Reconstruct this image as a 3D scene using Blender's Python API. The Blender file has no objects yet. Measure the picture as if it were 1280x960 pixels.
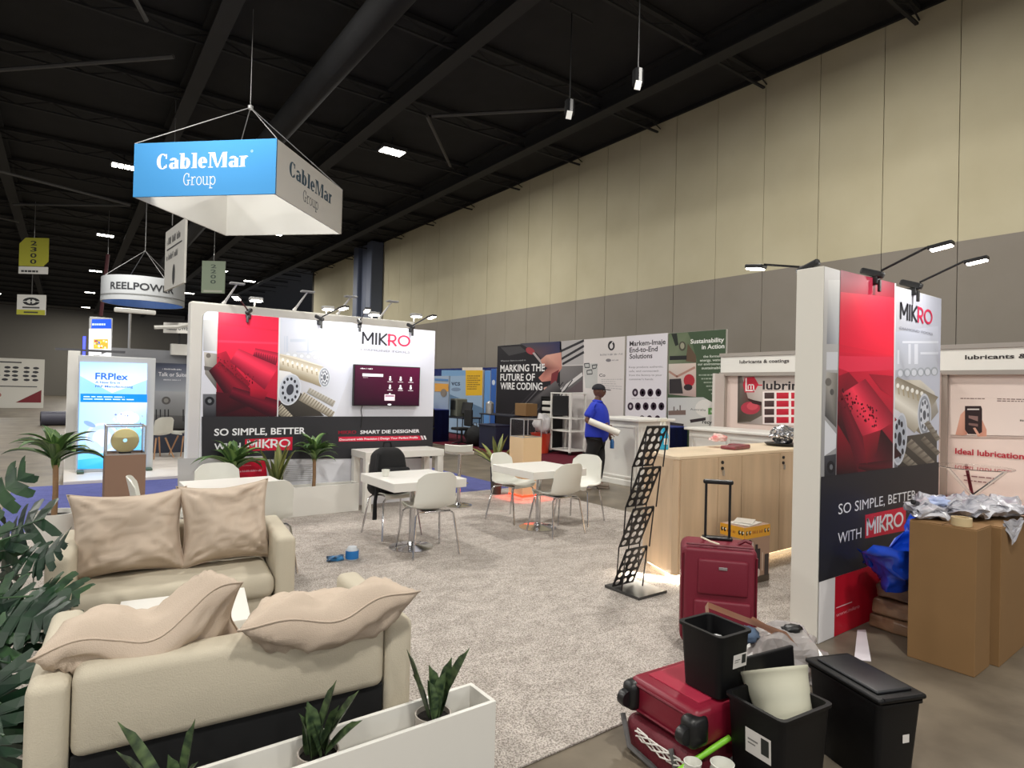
import bpy, bmesh, math, random
from mathutils import Vector, Matrix, noise
random.seed(7)
R = math.radians
PI = math.pi
scene = bpy.context.scene
COL = scene.collection

# ---------------------------------------------------------------- camera
CAM_H = 1.65; FPX = 761.9
_y, _p, _r = R(36.167), R(.575), R(1.436)
_f = Vector((math.sin(_y)*math.cos(_p), math.cos(_y)*math.cos(_p), math.sin(_p)))
_rt = Vector((math.cos(_y), -math.sin(_y), 0)); _up = _rt.cross(_f)
_rt, _up = math.cos(_r)*_rt+math.sin(_r)*_up, -math.sin(_r)*_rt+math.cos(_r)*_up
cam_data = bpy.data.cameras.new('camera'); cam = bpy.data.objects.new('camera', cam_data); COL.objects.link(cam)
M3 = Matrix((_rt, _up, -_f)).transposed()
cam.matrix_world = Matrix.Translation((0, 0, CAM_H)) @ M3.to_4x4()
cam_data.sensor_fit = 'HORIZONTAL'; cam_data.sensor_width = 36; cam_data.lens = FPX*36/1280
cam_data.clip_start = .05; cam_data.clip_end = 300
scene.camera = cam

# ---------------------------------------------------------------- world, exposure, large lights
world = bpy.data.worlds.new('world'); scene.world = world; world.use_nodes = True
world.node_tree.nodes['Background'].inputs[0].default_value = (.80, .86, 1, 1)
world.node_tree.nodes['Background'].inputs[1].default_value = .32
scene.view_settings.view_transform = 'Standard'; scene.view_settings.look = 'None'
scene.view_settings.gamma = 1; scene.view_settings.use_curve_mapping = False
scene.view_settings.exposure = 0.0
HALL_LAMP_W = 400
SPOT_W = 6
# rows of high bay lamps under the hall ceiling (x, y), each built further down with its own light
LAMPS = [(x, y) for x, ys in ((-10.9, (-7, 4.6, 16.2, 27.8)), (-4.8, (-12, -1.2, 10.4, 22, 64.5)),
         (1.3, (-12.3, -1.2, 10.2, 22.9, 34.4, 46.1, 57.8, 70)), (7.4, (-6.9, 4.6, 16.25, 28.5, 40.2, 52.2)), (9.62, (42.9,))) for y in ys]
LAMP_Z = 8.4

# ---------------------------------------------------------------- pixel -> world point on a real plane (used to measure positions)
def ray(x, y): return _f+_rt*((x-640)/FPX)-_up*((y-480)/FPX)
def onz(x, y, z=0.):
    d = ray(x, y); return Vector((0, 0, CAM_H))+d*((z-CAM_H)/d.z)
def ony(x, y, Y):
    d = ray(x, y); return Vector((0, 0, CAM_H))+d*(Y/d.y)
def onx(x, y, X):
    d = ray(x, y); return Vector((0, 0, CAM_H))+d*(X/d.x)

# ---------------------------------------------------------------- materials
def lin(c):
    return tuple(((v/255)/12.92 if v/255 <= .04045 else ((v/255+.055)/1.055)**2.4) for v in c)
_m = {}
def mat(name, rgb, rough=.5, metal=0., var=0., vs=5., bump=0., bs=60., emit=0., rgb2=None, trans=0., ior=1.45, coat=0., spec=None, stretch=None, detail=4):
    if name in _m: return _m[name]
    m = bpy.data.materials.new(name); m.use_nodes = True; _m[name] = m
    nt = m.node_tree; b = nt.nodes['Principled BSDF']
    c = (*lin(rgb), 1); b.inputs['Base Color'].default_value = c
    b.inputs['Roughness'].default_value = rough; b.inputs['Metallic'].default_value = metal
    if coat: b.inputs['Coat Weight'].default_value = coat
    if spec is not None: b.inputs['Specular IOR Level'].default_value = spec
    if trans: b.inputs['Transmission Weight'].default_value = trans; b.inputs['IOR'].default_value = ior
    if emit: b.inputs['Emission Color'].default_value = c; b.inputs['Emission Strength'].default_value = emit
    if var or bump:
        tc = nt.nodes.new('ShaderNodeTexCoord'); mp = nt.nodes.new('ShaderNodeMapping')
        nt.links.new(tc.outputs['Object'], mp.inputs[0])
        if stretch: mp.inputs['Scale'].default_value = stretch
    if var:
        n = nt.nodes.new('ShaderNodeTexNoise'); n.inputs['Scale'].default_value = vs; n.inputs['Detail'].default_value = detail
        nt.links.new(mp.outputs[0], n.inputs[0])
        rp = nt.nodes.new('ShaderNodeValToRGB'); nt.links.new(n.outputs[0], rp.inputs[0])
        c2 = lin(rgb2) if rgb2 else tuple(max(0, v*(1-var)) for v in c[:3])
        rp.color_ramp.elements[0].position = .35; rp.color_ramp.elements[1].position = .65
        rp.color_ramp.elements[0].color = (*c2, 1)
        rp.color_ramp.elements[1].color = c if rgb2 else (*[min(1, v*(1+var*.5)) for v in c[:3]], 1)
        nt.links.new(rp.outputs[0], b.inputs['Base Color'])
    if bump:
        n2 = nt.nodes.new('ShaderNodeTexNoise'); n2.inputs['Scale'].default_value = bs; n2.inputs['Detail'].default_value = 3
        nt.links.new(mp.outputs[0], n2.inputs[0])
        bp = nt.nodes.new('ShaderNodeBump'); bp.inputs['Strength'].default_value = bump; bp.inputs['Distance'].default_value = .01
        nt.links.new(n2.outputs[0], bp.inputs['Height']); nt.links.new(bp.outputs[0], b.inputs['Normal'])
    return m
def artmat(name, emit=0., rough=.45):
    if name in _m: return _m[name]
    m = bpy.data.materials.new(name); m.use_nodes = True; _m[name] = m; nt = m.node_tree; b = nt.nodes['Principled BSDF']
    a = nt.nodes.new('ShaderNodeAttribute'); a.attribute_name = 'Col'; nt.links.new(a.outputs['Color'], b.inputs['Base Color'])
    b.inputs['Roughness'].default_value = rough; b.inputs['Specular IOR Level'].default_value = .25
    if emit: nt.links.new(a.outputs['Color'], b.inputs['Emission Color']); b.inputs['Emission Strength'].default_value = emit
    return m
PRINT = artmat('printed_graphic'); BACKLIT = artmat('backlit_print', .9, .5); SCREEN = artmat('screen_print', .55, .25)

WHITE = mat('white_laminate', (226, 224, 218), .35)
WHITEW = mat('white_paint', (222, 219, 210), .5)
PLASTIC = mat('white_plastic', (224, 224, 216), .32)
CHROME = mat('chrome', (205, 205, 208), .14, 1.)
BLACK = mat('black_plastic', (16, 16, 18), .42)
BLACKF = mat('black_fabric', (13, 13, 16), .85, bump=.3, bs=90)
SOFA = mat('cream_upholstery', (194, 185, 166), .9, var=.06, vs=3, bump=.25, bs=220)
CUSH = mat('beige_linen', (194, 177, 160), .92, var=.05, vs=4, bump=.3, bs=260)
WOOD = mat('pale_oak_laminate', (200, 174, 144), .45, var=.12, vs=3, stretch=(3, 3, .35), detail=8)
CARD = mat('brown_cardboard', (132, 100, 62), .8, var=.04, vs=3)
ALU = mat('aluminium', (190, 190, 190), .35, .8)
GLASS = mat('clear_glass', (255, 255, 255), .02, trans=1., ior=1.1)
LENS = mat('lamp_lens', (255, 250, 238), .4, emit=14)
LENSW = mat('spot_lens', (255, 248, 235), .4, emit=22)
SOIL = mat('dark_soil', (28, 23, 20), .95, bump=.8, bs=60)
TRUNK = mat('cane_trunk', (150, 118, 86), .85, var=.2, vs=12, bump=.5, bs=40)
def leafmat(name, a, b, stretch=(14, 1, 1)):
    return mat(name, a, .45, var=.5, vs=2.2, rgb2=b, stretch=stretch)
LEAFS = leafmat('striped_green_leaf', (126, 156, 88), (42, 80, 42))
LEAFD = leafmat('dark_snake_leaf', (84, 104, 66), (34, 52, 36), (3, 20, 20))
LEAFY = leafmat('yellow_edged_leaf', (150, 150, 84), (52, 78, 44), (10, 2, 1))
MONST = mat('monstera_leaf_green', (26, 60, 34), .42, var=.4, vs=5, rgb2=(13, 36, 24))
MONST2 = mat('monstera_leaf_light', (58, 92, 52), .45, var=.4, vs=6, rgb2=(30, 56, 38))

# ---------------------------------------------------------------- mesh helpers
def tag(o, label=None, cat=None, group=None, kind=None):
    if label: o['label'] = label
    if cat: o['category'] = cat
    if group: o['group'] = group
    if kind: o['kind'] = kind
    return o
def obj(name, bm, m, parent=None, smooth=None, loc=None, rot=None):
    me = bpy.data.meshes.new(name)
    if smooth is None: smooth = False
    if smooth:
        for f in bm.faces: f.smooth = True
    bm.to_mesh(me); bm.free()
    if smooth == 'auto':
        try: me.set_sharp_from_angle(angle=R(40))
        except Exception: pass
    for q in (m if isinstance(m, (list, tuple)) else [m]): me.materials.append(q)
    o = bpy.data.objects.new(name, me); COL.objects.link(o)
    if parent: o.parent = parent
    if loc is not None: o.location = loc
    if rot is not None: o.rotation_euler = rot
    return o
def thing(name, label, cat, loc=(0, 0, 0), rz=0, group=None, rot=None):
    o = bpy.data.objects.new(name, None); COL.objects.link(o); o.empty_display_size = .1
    o.location = loc; o.rotation_euler = rot if rot else (0, 0, rz)
    return tag(o, label, cat, group)
def copy_tree(o, parent=None):
    c = o.copy(); COL.objects.link(c)
    if parent: c.parent = parent
    for ch in list(o.children): copy_tree(ch, c)
    return c
def inst(o, loc, rz, label=None, first=[None]):
    c = copy_tree(o); c.location = loc; c.rotation_euler = (0, 0, rz)
    if label: c['label'] = label
    return c
def B(): return bmesh.new()
def box(bm, c, s, bev=0., rot=None, segs=2, top=None):
    t = bmesh.new(); bmesh.ops.create_cube(t, size=1)
    for v in t.verts:
        k = top if (top and v.co.z > 0) else 1
        v.co = Vector((v.co.x*s[0]*k, v.co.y*s[1]*k, v.co.z*s[2]))
    if bev: bmesh.ops.bevel(t, geom=t.edges[:], offset=bev, segments=segs, profile=.5, affect='EDGES', clamp_overlap=True)
    mx = Matrix.Translation(c)
    if rot: mx = mx @ (rot if isinstance(rot, Matrix) else Matrix.Rotation(rot[2], 4, 'Z') @ Matrix.Rotation(rot[1], 4, 'Y') @ Matrix.Rotation(rot[0], 4, 'X'))
    t.transform(mx); merge(bm, t); return bm
def bx(bm, x0, x1, y0, y1, z0, z1, bev=0.):
    return box(bm, ((x0+x1)/2, (y0+y1)/2, (z0+z1)/2), (abs(x1-x0), abs(y1-y0), abs(z1-z0)), bev)
def merge(bm, t):
    me = bpy.data.meshes.new('tmp'); t.to_mesh(me); t.free(); bm.from_mesh(me); bpy.data.meshes.remove(me)
def tube(bm, pts, r, seg=8, caps=True, closed=False):
    pts = [Vector(p) for p in pts]; n = len(pts); rings = []
    rs = r if isinstance(r, (list, tuple)) else [r]*n
    prev = None
    for i, p in enumerate(pts):
        if closed: d = pts[(i+1) % n]-pts[i-1]
        else: d = (pts[min(i+1, n-1)]-pts[max(i-1, 0)])
        d.normalize()
        a = prev if prev is not None and abs(prev.dot(d)) < .95 else (Vector((0, 0, 1)) if abs(d.z) < .9 else Vector((1, 0, 0)))
        x = a.cross(d).normalized(); y = d.cross(x).normalized(); prev = y.cross(d).cross(d)*-1 if False else a
        rings.append([bm.verts.new(p+(x*math.cos(2*PI*k/seg)+y*math.sin(2*PI*k/seg))*rs[i]) for k in range(seg)])
    m = n if closed else n-1
    for i in range(m):
        A, C_ = rings[i], rings[(i+1) % n]
        for k in range(seg): bm.faces.new((A[k], A[(k+1) % seg], C_[(k+1) % seg], C_[k]))
    if caps and not closed:
        bm.faces.new(rings[0][::-1]); bm.faces.new(rings[-1])
    return bm
def lathe(bm, prof, seg=24, c=(0, 0, 0), sx=1, sy=1, rot=None):
    t = bmesh.new(); rings = []
    for r, z in prof:
        rings.append([t.verts.new((r*math.cos(2*PI*k/seg)*sx, r*math.sin(2*PI*k/seg)*sy, z)) for k in range(seg)] if r > 1e-5 else [t.verts.new((0, 0, z))])
    for A, D in zip(rings, rings[1:]):
        for k in range(seg):
            j = (k+1) % seg
            if len(A) == 1 and len(D) == 1: continue
            if len(A) == 1: t.faces.new((A[0], D[j], D[k]))
            elif len(D) == 1: t.faces.new((A[k], A[j], D[0]))
            else: t.faces.new((A[k], A[j], D[j], D[k]))
    bmesh.ops.recalc_face_normals(t, faces=t.faces[:])
    mx = Matrix.Translation(c)
    if rot: mx = mx @ rot
    t.transform(mx); merge(bm, t); return bm
def prism(bm, poly, z0, z1):
    lo = [bm.verts.new((x, y, z0)) for x, y in poly]; hi = [bm.verts.new((x, y, z1)) for x, y in poly]
    bm.faces.new(lo[::-1]); bm.faces.new(hi); n = len(poly)
    for i in range(n): bm.faces.new((lo[i], lo[(i+1) % n], hi[(i+1) % n], hi[i]))
    return bm
def blob(bm, c, s, seed=0, amp=.15, fr=2., sub=3, flat=None):
    t = bmesh.new(); bmesh.ops.create_icosphere(t, subdivisions=sub, radius=1)
    for v in t.verts:
        k = 1+amp*noise.noise(v.co*fr+Vector((seed, seed*2, 0)))*2
        v.co = Vector((v.co.x*s[0]*k, v.co.y*s[1]*k, v.co.z*s[2]*k))
        if flat is not None and v.co.z < flat: v.co.z = flat
    t.transform(Matrix.Translation(c)); merge(bm, t); return bm
def crumple(bm, amp, fr, seed=0):
    for v in bm.verts:
        p = v.co*fr+Vector((seed, seed, seed)); v.co += noise.noise_vector(p)*amp
    return bm

# ---------------------------------------------------------------- flat printing: polygons and lettering in thin layers on a plane
_fonts = {}
def text_tris(s, bold):
    k = (s, bold)
    if k in _fonts: return _fonts[k]
    cu = bpy.data.curves.new('t', 'FONT'); cu.body = s; cu.size = 1; cu.offset = .022 if bold else 0; cu.resolution_u = 3
    o = bpy.data.objects.new('t', cu); COL.objects.link(o)
    dg = bpy.context.evaluated_depsgraph_get()
    me = bpy.data.meshes.new_from_object(o.evaluated_get(dg)); me.calc_loop_triangles()
    vs = [v.co.copy() for v in me.vertices]; ts = [tuple(t.vertices) for t in me.loop_triangles]
    bpy.data.objects.remove(o); bpy.data.curves.remove(cu); bpy.data.meshes.remove(me)
    x0 = min(v.x for v in vs); x1 = max(v.x for v in vs)
    _fonts[k] = (vs, ts, x0, x1); return _fonts[k]
class Art:
    """o: a point of the plane, e: unit vector to the right, up: world z, n: towards the viewer"""
    def __init__(s, o, e, step=.00006, off=.002):
        s.o = Vector(o); s.e = Vector(e).normalized(); s.n = s.e.cross(Vector((0, 0, 1))).normalized(); s.z = Vector((0, 0, 1))
        s.bm = bmesh.new(); s.col = s.bm.verts.layers.float_color.new('Col'); s.k = off; s.step = step
    def px(s, x, y):
        d = ray(x, y); c0 = Vector((0, 0, CAM_H)); t = (s.o-c0).dot(s.n)/d.dot(s.n); q = c0+d*t-s.o
        return (q.dot(s.e), q.z)
    def v(s, u, w, c):
        v = s.bm.verts.new(s.o+s.e*u+s.z*w+s.n*s.k); v[s.col] = (*lin(c), 1); return v
    def poly(s, pts, c, up=True):
        s.k += s.step if up else 0
        cs = c if isinstance(c[0], (tuple, list)) else [c]*len(pts)
        try: return s.bm.faces.new([s.v(u, w, q) for (u, w), q in zip(pts, cs)])
        except ValueError: pass
    def pp(s, pts, c, up=True): return s.poly([s.px(*p) for p in pts], c, up)
    def rect(s, u0, w0, u1, w1, c, up=True): return s.poly([(u0, w0), (u1, w0), (u1, w1), (u0, w1)], c, up)
    def ell(s, cx, cy, rx, ry, c, n=18, up=True, a0=0, rot=0):
        ca, sa = math.cos(rot), math.sin(rot)
        pts = [(cx+rx*math.cos(a)*ca-ry*math.sin(a)*sa, cy+rx*math.cos(a)*sa+ry*math.sin(a)*ca) for a in [2*PI*i/n for i in range(n)]]
        return s.poly(pts, c, up)
    def pell(s, x, y, rx, ry, c, n=16, up=True, rot=0):
        ca, sa = math.cos(rot), math.sin(rot)
        return s.pp([(x+rx*math.cos(a)*ca-ry*math.sin(a)*sa, y+rx*math.cos(a)*sa+ry*math.sin(a)*ca) for a in [2*PI*i/n for i in range(n)]], c, up)
    def line(s, pts, w, c, up=True):
        """stroke in plane units"""
        s.k += s.step if up else 0
        for (a, b), (d, f) in zip(pts, pts[1:]):
            L = math.hypot(d-a, f-b) or 1; nx, ny = -(f-b)/L*w/2, (d-a)/L*w/2
            ex, ey = (d-a)/L*w*.2, (f-b)/L*w*.2
            s.poly([(a+nx-ex, b+ny-ey), (d+nx+ex, f+ny+ey), (d-nx+ex, f-ny+ey), (a-nx-ex, b-ny-ey)][::-1], c, False)
    def pline(s, pts, w, c, up=True): s.line([s.px(*p) for p in pts], w, c, up)
    def arc(s, cx, cy, rx, ry, a0, a1, tx, ty, c, n=14, up=True):
        s.k += s.step if up else 0
        for i in range(n):
            a, b = R(a0+(a1-a0)*i/n), R(a0+(a1-a0)*(i+1)/n)
            P = lambda t, k: (cx+(rx-tx*k)*math.cos(t), cy+(ry-ty*k)*math.sin(t))
            s.poly([P(a, 0), P(b, 0), P(b, 1), P(a, 1)], c, False)
    def text(s, t, u0, w0, width, cap, c, bold=False):
        vs, ts, x0, x1 = text_tris(t, bold); s.k += s.step
        sx = width/(x1-x0); sy = cap/.70
        q = [s.v(u0+(v.x-x0)*sx, w0+v.y*sy, c) for v in vs]
        for a, b, d in ts:
            try: s.bm.faces.new((q[a], q[b], q[d]))
            except ValueError: pass
    def ptext(s, t, a, b, caph, c, bold=False):
        """a,b: pixels of baseline start and end; caph: cap height in pixels at the start"""
        u0, w0 = s.px(*a); u1, w1 = s.px(*b); h = s.px(a[0], a[1]-caph)[1]-w0
        s.text(t, u0, w0, u1-u0, h, c, bold)
    def cyl(s, p0, p1, w0, w1, cm, ce, n=8, lit=.35):
        """a printed tube between two picture points (pixels), half widths in pixels, lighter along one line"""
        s.k += s.step; dx, dy = p1[0]-p0[0], p1[1]-p0[1]; L = math.hypot(dx, dy); nx, ny = -dy/L, dx/L
        def mixc(t): f = max(0, 1-abs(t-lit)/(.75))**1.2; return tuple(a*f+b*(1-f) for a, b in zip(cm, ce))
        for i in range(n):
            a, b = -1+2*i/n, -1+2*(i+1)/n; ca, cb = mixc((a+1)/2), mixc((b+1)/2)
            s.poly([s.px(p0[0]+nx*w0*a, p0[1]+ny*w0*a), s.px(p1[0]+nx*w1*a, p1[1]+ny*w1*a), s.px(p1[0]+nx*w1*b, p1[1]+ny*w1*b), s.px(p0[0]+nx*w0*b, p0[1]+ny*w0*b)], [ca, ca, cb, cb], False)
    def scr(s, u0, w0, width, cap, c):
        """lettering too small or blurred to read: a row of letter-sized marks"""
        s.k += s.step; r = random.Random(int(abs(u0*997+w0*131)*10)); u = u0
        while u < u0+width-cap*.3:
            if r.random() < .14: u += cap*.5; continue
            k = min(cap*r.uniform(.35, .7), u0+width-u); t = cap*.22
            s.rect(u, w0, u+t, w0+cap*r.choice((.7, 1)), c, False)
            if r.random() < .7: s.rect(u+k-t, w0, u+k, w0+cap*r.choice((.7, 1)), c, False)
            s.rect(u+t, w0+cap*r.choice((0, .35, .75)), u+k-t, w0+cap*r.choice((.2, .55, 1)), c, False); u += k+cap*.2
    def pscr(s, a, b, caph, c, bold=False):
        u0, w0 = s.px(*a); s.scr(u0, w0, s.px(*b)[0]-u0, s.px(a[0], a[1]-caph)[1]-w0, c)
    def lines(s, pts, rows, c, k=.35):
        """rows of unreadably small print inside a pixel quad (tl, tr, br, bl)"""
        s.k += s.step; tl, tr, br, bl = [Vector(s.px(*p)) for p in pts]
        for i in range(rows):
            a, b = (i+.2)/rows, (i+.2+k)/rows; e = random.uniform(.6, 1)
            A, D = tl.lerp(bl, a), tl.lerp(bl, b); P, Q = tr.lerp(br, a), tr.lerp(br, b)
            x = 0.
            while x < e:
                w = random.uniform(.05, .16); y = min(x+w, e)
                s.poly([tuple(D.lerp(Q, x)), tuple(D.lerp(Q, y)), tuple(A.lerp(P, y)), tuple(A.lerp(P, x))], c, False); x = y+.025
    def done(s, name='printed_graphic', m=None, parent=None):
        bmesh.ops.recalc_face_normals
        for f in s.bm.faces:
            f.normal_update()
            if f.normal.dot(s.n) < 0: f.normal_flip()
        o = obj(name, s.bm, m or PRINT)
        if parent:
            o.parent = parent; bpy.context.view_layer.update() if False else None
            o.matrix_parent_inverse = (Matrix.Translation(parent.location) @ parent.rotation_euler.to_matrix().to_4x4()).inverted()
        return o
XP = Vector((1, 0, 0)); YM = Vector((0, -1, 0))     # right-hand directions for a face turned to -Y and for one turned to -X

def strokes(a, glyphs, u0, w0, h, gap, wt, cols):
    """geometric sans letters as strokes; returns the end"""
    u = u0
    for ch, c in zip(glyphs, cols):
        if ch == 'M': W = .86*h; a.line([(u+wt/2, w0), (u+wt/2, w0+h), (u+W/2, w0+h*.3), (u+W-wt/2, w0+h), (u+W-wt/2, w0)], wt, c)
        elif ch == 'I': W = wt; a.line([(u+wt/2, w0), (u+wt/2, w0+h)], wt, c)
        elif ch == 'K': W = .6*h; a.line([(u+wt/2, w0), (u+wt/2, w0+h)], wt, c); a.line([(u+W, w0+h), (u+wt, w0+h*.48), (u+W, w0)], wt, c)
        elif ch == 'R':
            W = .62*h; a.line([(u+wt/2, w0), (u+wt/2, w0+h)], wt, c); a.line([(u, w0+h-wt/2), (u+W*.55, w0+h-wt/2)], wt, c); a.line([(u, w0+h*.4), (u+W*.55, w0+h*.4)], wt, c)
            a.arc(u+W*.55, w0+h*.7-wt*.2, h*.3, h*.3+wt*.2, -90, 90, wt, wt, c); a.line([(u+W*.5, w0+h*.4), (u+W, w0)], wt, c)
        elif ch == 'O': W = h*1.0; a.arc(u+W/2, w0+h/2, W/2, h/2, 0, 360, wt, wt, c, 28)
        u += W+gap
    return u-gap

def slab(a, word, u0, w0, x, width, c, wt=1.):
    """slab-serif letters: x = x-height; scaled to width"""
    adv = dict(C=.88, a=.78, b=.82, l=.45, e=.74, M=1.35, r=.62, G=1.0, o=.78, u=.86, p=.84)
    tot = sum(adv[k] for k in word)*x; k = width/tot; u = u0; s = x*k
    T = .2*wt; t = .085; cap = 1.42
    def rc(a0, b0, a1, b1): a.rect(u+a0*s, w0+b0*x, u+a1*s, w0+b1*x, c, False)
    def rg(cx, cy, rx, ry, a0, a1): a.arc(u+cx*s, w0+cy*x, rx*s, ry*x, a0, a1, T*s, t*x, c, 16, False)
    a.k += a.step
    for ch in word:
        if ch in 'CG':
            rg(.48, .71, .42, .73, 48, 320); rc(.68, .95, .78, 1.38)
            if ch == 'C': rc(.70, .1, .78, .42)
            else: rc(.62, .0, .62+T, .62); rc(.52, .55, .95, .64)
        elif ch == 'a': rg(.30, .28, .24, .3, 40, 330); rc(.44, 0, .44+T, .82); rc(.44, 0, .74, .09); rg(.36, .72, .28, .3, 30, 165)
        elif ch == 'b': rc(.08, 0, .08+T, cap); rc(0, cap-.09, .2, cap); rg(.44, .5, .32, .52, -150, 150)
        elif ch == 'l': rc(.12, 0, .12+T, cap); rc(.02, 0, .42, .09); rc(.02, cap-.09, .2, cap)
        elif ch == 'e': rg(.36, .5, .32, .52, 0, 318); rc(.1, .46, .66, .55)
        elif ch == 'M':
            rc(.1, 0, .2, cap); rc(0, 0, .34, .09); rc(0, cap-.09, .3, cap); rc(1.0, 0, 1.0+T, cap); rc(.9, 0, 1.3, .09); rc(1., cap-.09, 1.3, cap)
            a.poly([(u+.14*s, w0+cap*x), (u+(.14+T*1.2)*s, w0+cap*x), (u+.68*s, w0+.0*x), (u+.58*s, w0)], c, False)
            a.poly([(u+.58*s, w0), (u+.68*s, w0), (u+1.06*s, w0+cap*x), (u+.98*s, w0+cap*x)], c, False)
        elif ch == 'r': rc(.1, 0, .1+T, 1.); rc(0, 0, .42, .09); rc(0, .91, .2, 1.); rg(.44, .7, .24, .32, 40, 170)
        elif ch == 'o': rg(.38, .5, .34, .52, 0, 360)
        elif ch == 'u': rc(.08, .3, .08+T, 1.); rc(0, .91, .2, 1.); rc(.54, 0, .54+T, 1.); rc(.46, .91, .6, 1.); rc(.54, 0, .82, .09); rg(.36, .32, .28, .34, 180, 345)
        elif ch == 'p': rc(.08, -.42, .08+T, 1.); rc(0, -.42, .4, -.33); rc(0, .91, .2, 1.); rg(.44, .5, .32, .52, -150, 150)
        u += adv[ch]*s
# ================================================================ SETTING
def struct(name, bm, m, **k): return tag(obj(name, bm, m, **k), kind='structure')
concrete = mat('polished_concrete', (124, 114, 99), .40, var=.2, vs=1.8, rgb2=(90, 82, 71), detail=9, bump=.08, bs=30)
struct('floor', bx(B(), -30, 12.6, -16, 76, -.2, 0), concrete)
# ceiling with girders and joists
ceil_m = mat('dark_ceiling_paint', (20, 20, 22), .9, var=.3, vs=2)
beam_m = mat('dark_steel_paint', (30, 30, 31), .8)
beam_l = mat('grey_steel_paint', (70, 69, 68), .6)
ceiling = struct('ceiling', bx(B(), -30, 45, -16, 76, 8.9, 9.1), ceil_m)
for X in (-9.9, -5.85, -1.8, 2.2, 6.25, 10.3):
    bm = B(); bx(bm, X-.16, X+.16, -15, 75, 8.36, 8.40); bx(bm, X-.16, X+.16, -15, 75, 8.82, 8.88); bx(bm, X-.02, X+.02, -15, 75, 8.4, 8.82)
    obj('girder', bm, beam_m, ceiling)
for i in range(30):
    Yj = -13.5+3.03*i
    bm = B(); bx(bm, -29, 12.4, Yj-.05, Yj+.05, 8.78, 8.87); bx(bm, -29, 12.4, Yj-.03, Yj+.03, 8.52, 8.56)
    if 2 < Yj < 40:
        x = -4.
        while x < 12: tube(bm, [(x, Yj, 8.54), (x+.7, Yj, 8.8), (x+1.4, Yj, 8.54)], .018, 4); x += 1.4
    obj('joist', bm, beam_m, ceiling)
for a, b in (((7.25, 13.62, 8.5), (9.6, 11.2, 8.5)), ((-1.5, 17.4, 8.3), (1.6, 14.2, 8.3)), ((-1.89, 25.3, 8.2), (1.75, 26.8, 8.2)), ((-1.8, 29.8, 8.2), (1.75, 26.9, 8.2)),
             ((1.0, 12.9, 8.2), (-.3, 9.5, 8.2)), ((7.1, 13.6, 8.45), (9.3, 16.2, 8.45)), ((-5, 31, 8.2), (-1.8, 33, 8.2))):
    obj('brace', tube(B(), [a, b], .045, 6), beam_l, ceiling)
obj('duct', tube(B(), [(4.2, -10, 8.1), (4.2, 40, 8.1)], .28, 14), ceil_m, ceiling, smooth=True)

# big side wall of painted panels
pm = bpy.data.materials.new('painted_concrete_panel'); pm.use_nodes = True; nt = pm.node_tree; bs_ = nt.nodes['Principled BSDF']; bs_.inputs['Roughness'].default_value = .85
g = nt.nodes.new('ShaderNodeNewGeometry'); sx = nt.nodes.new('ShaderNodeSeparateXYZ'); nt.links.new(g.outputs['Position'], sx.inputs[0])
cmp_ = nt.nodes.new('ShaderNodeMath'); cmp_.operation = 'GREATER_THAN'; cmp_.inputs[1].default_value = 4.44; nt.links.new(sx.outputs['Z'], cmp_.inputs[0])
nz = nt.nodes.new('ShaderNodeTexNoise'); nz.inputs['Scale'].default_value = .9; nz.inputs['Detail'].default_value = 8; nt.links.new(g.outputs['Position'], nz.inputs[0])
mixc = nt.nodes.new('ShaderNodeMix'); mixc.data_type = 'RGBA'; nt.links.new(cmp_.outputs[0], mixc.inputs[0])
mixc.inputs[6].default_value = (*lin((140, 133, 124)), 1); mixc.inputs[7].default_value = (*lin((196, 188, 160)), 1)
mul = nt.nodes.new('ShaderNodeMix'); mul.data_type = 'RGBA'; mul.blend_type = 'MULTIPLY'; mul.inputs[0].default_value = 1
rp = nt.nodes.new('ShaderNodeValToRGB'); rp.color_ramp.elements[0].position = .3; rp.color_ramp.elements[0].color = (.9, .89, .86, 1); rp.color_ramp.elements[1].position = .7; rp.color_ramp.elements[1].color = (1, 1, 1, 1)
nt.links.new(nz.outputs[0], rp.inputs[0]); nt.links.new(mixc.outputs[2], mul.inputs[6]); nt.links.new(rp.outputs[0], mul.inputs[7]); nt.links.new(mul.outputs[2], bs_.inputs['Base Color'])
joint = mat('dark_joint', (62, 58, 50), .9)
wr = struct('wall_right', bx(B(), 12.56, 12.85, -16, 39.1, 0, 8.83), joint)
edges = [4.02+1.235*i for i in range(-16, 29)]
for i, (a, b) in enumerate(zip(edges, edges[1:])):
    d = random.uniform(0, .006); obj('wall_panel', bx(B(), 12.5+d, 12.565, a+.006, b-.006, 0, 8.8, ), pm, wr)
struct('trim_1', bx(B(), 12.44, 12.9, -16, 39.1, 8.8, 8.9), ceil_m)
farw = mat('far_wall_paint', (120, 116, 108), .9)
struct('wall_back', bx(B(), -30, 45, 75.7, 76, 0, 8.9), farw)
# column of steel pipes on the wall
cm = mat('blue_grey_steel', (84, 92, 112), .5)
t = thing('steel_column', 'tall blue-grey steel column of paired pipes standing against the beige hall wall', 'column', (12.15, 29.2, 0))
for dy, w in ((-.85, .32), (0, .2), (.75, .36)): obj('pipe', bx(B(), -w, w, dy-.3, dy+.3, 0, 8.78, .04), cm, t)
t = thing('speaker_box', '', 'box')
bpy.data.objects.remove(t)

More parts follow.
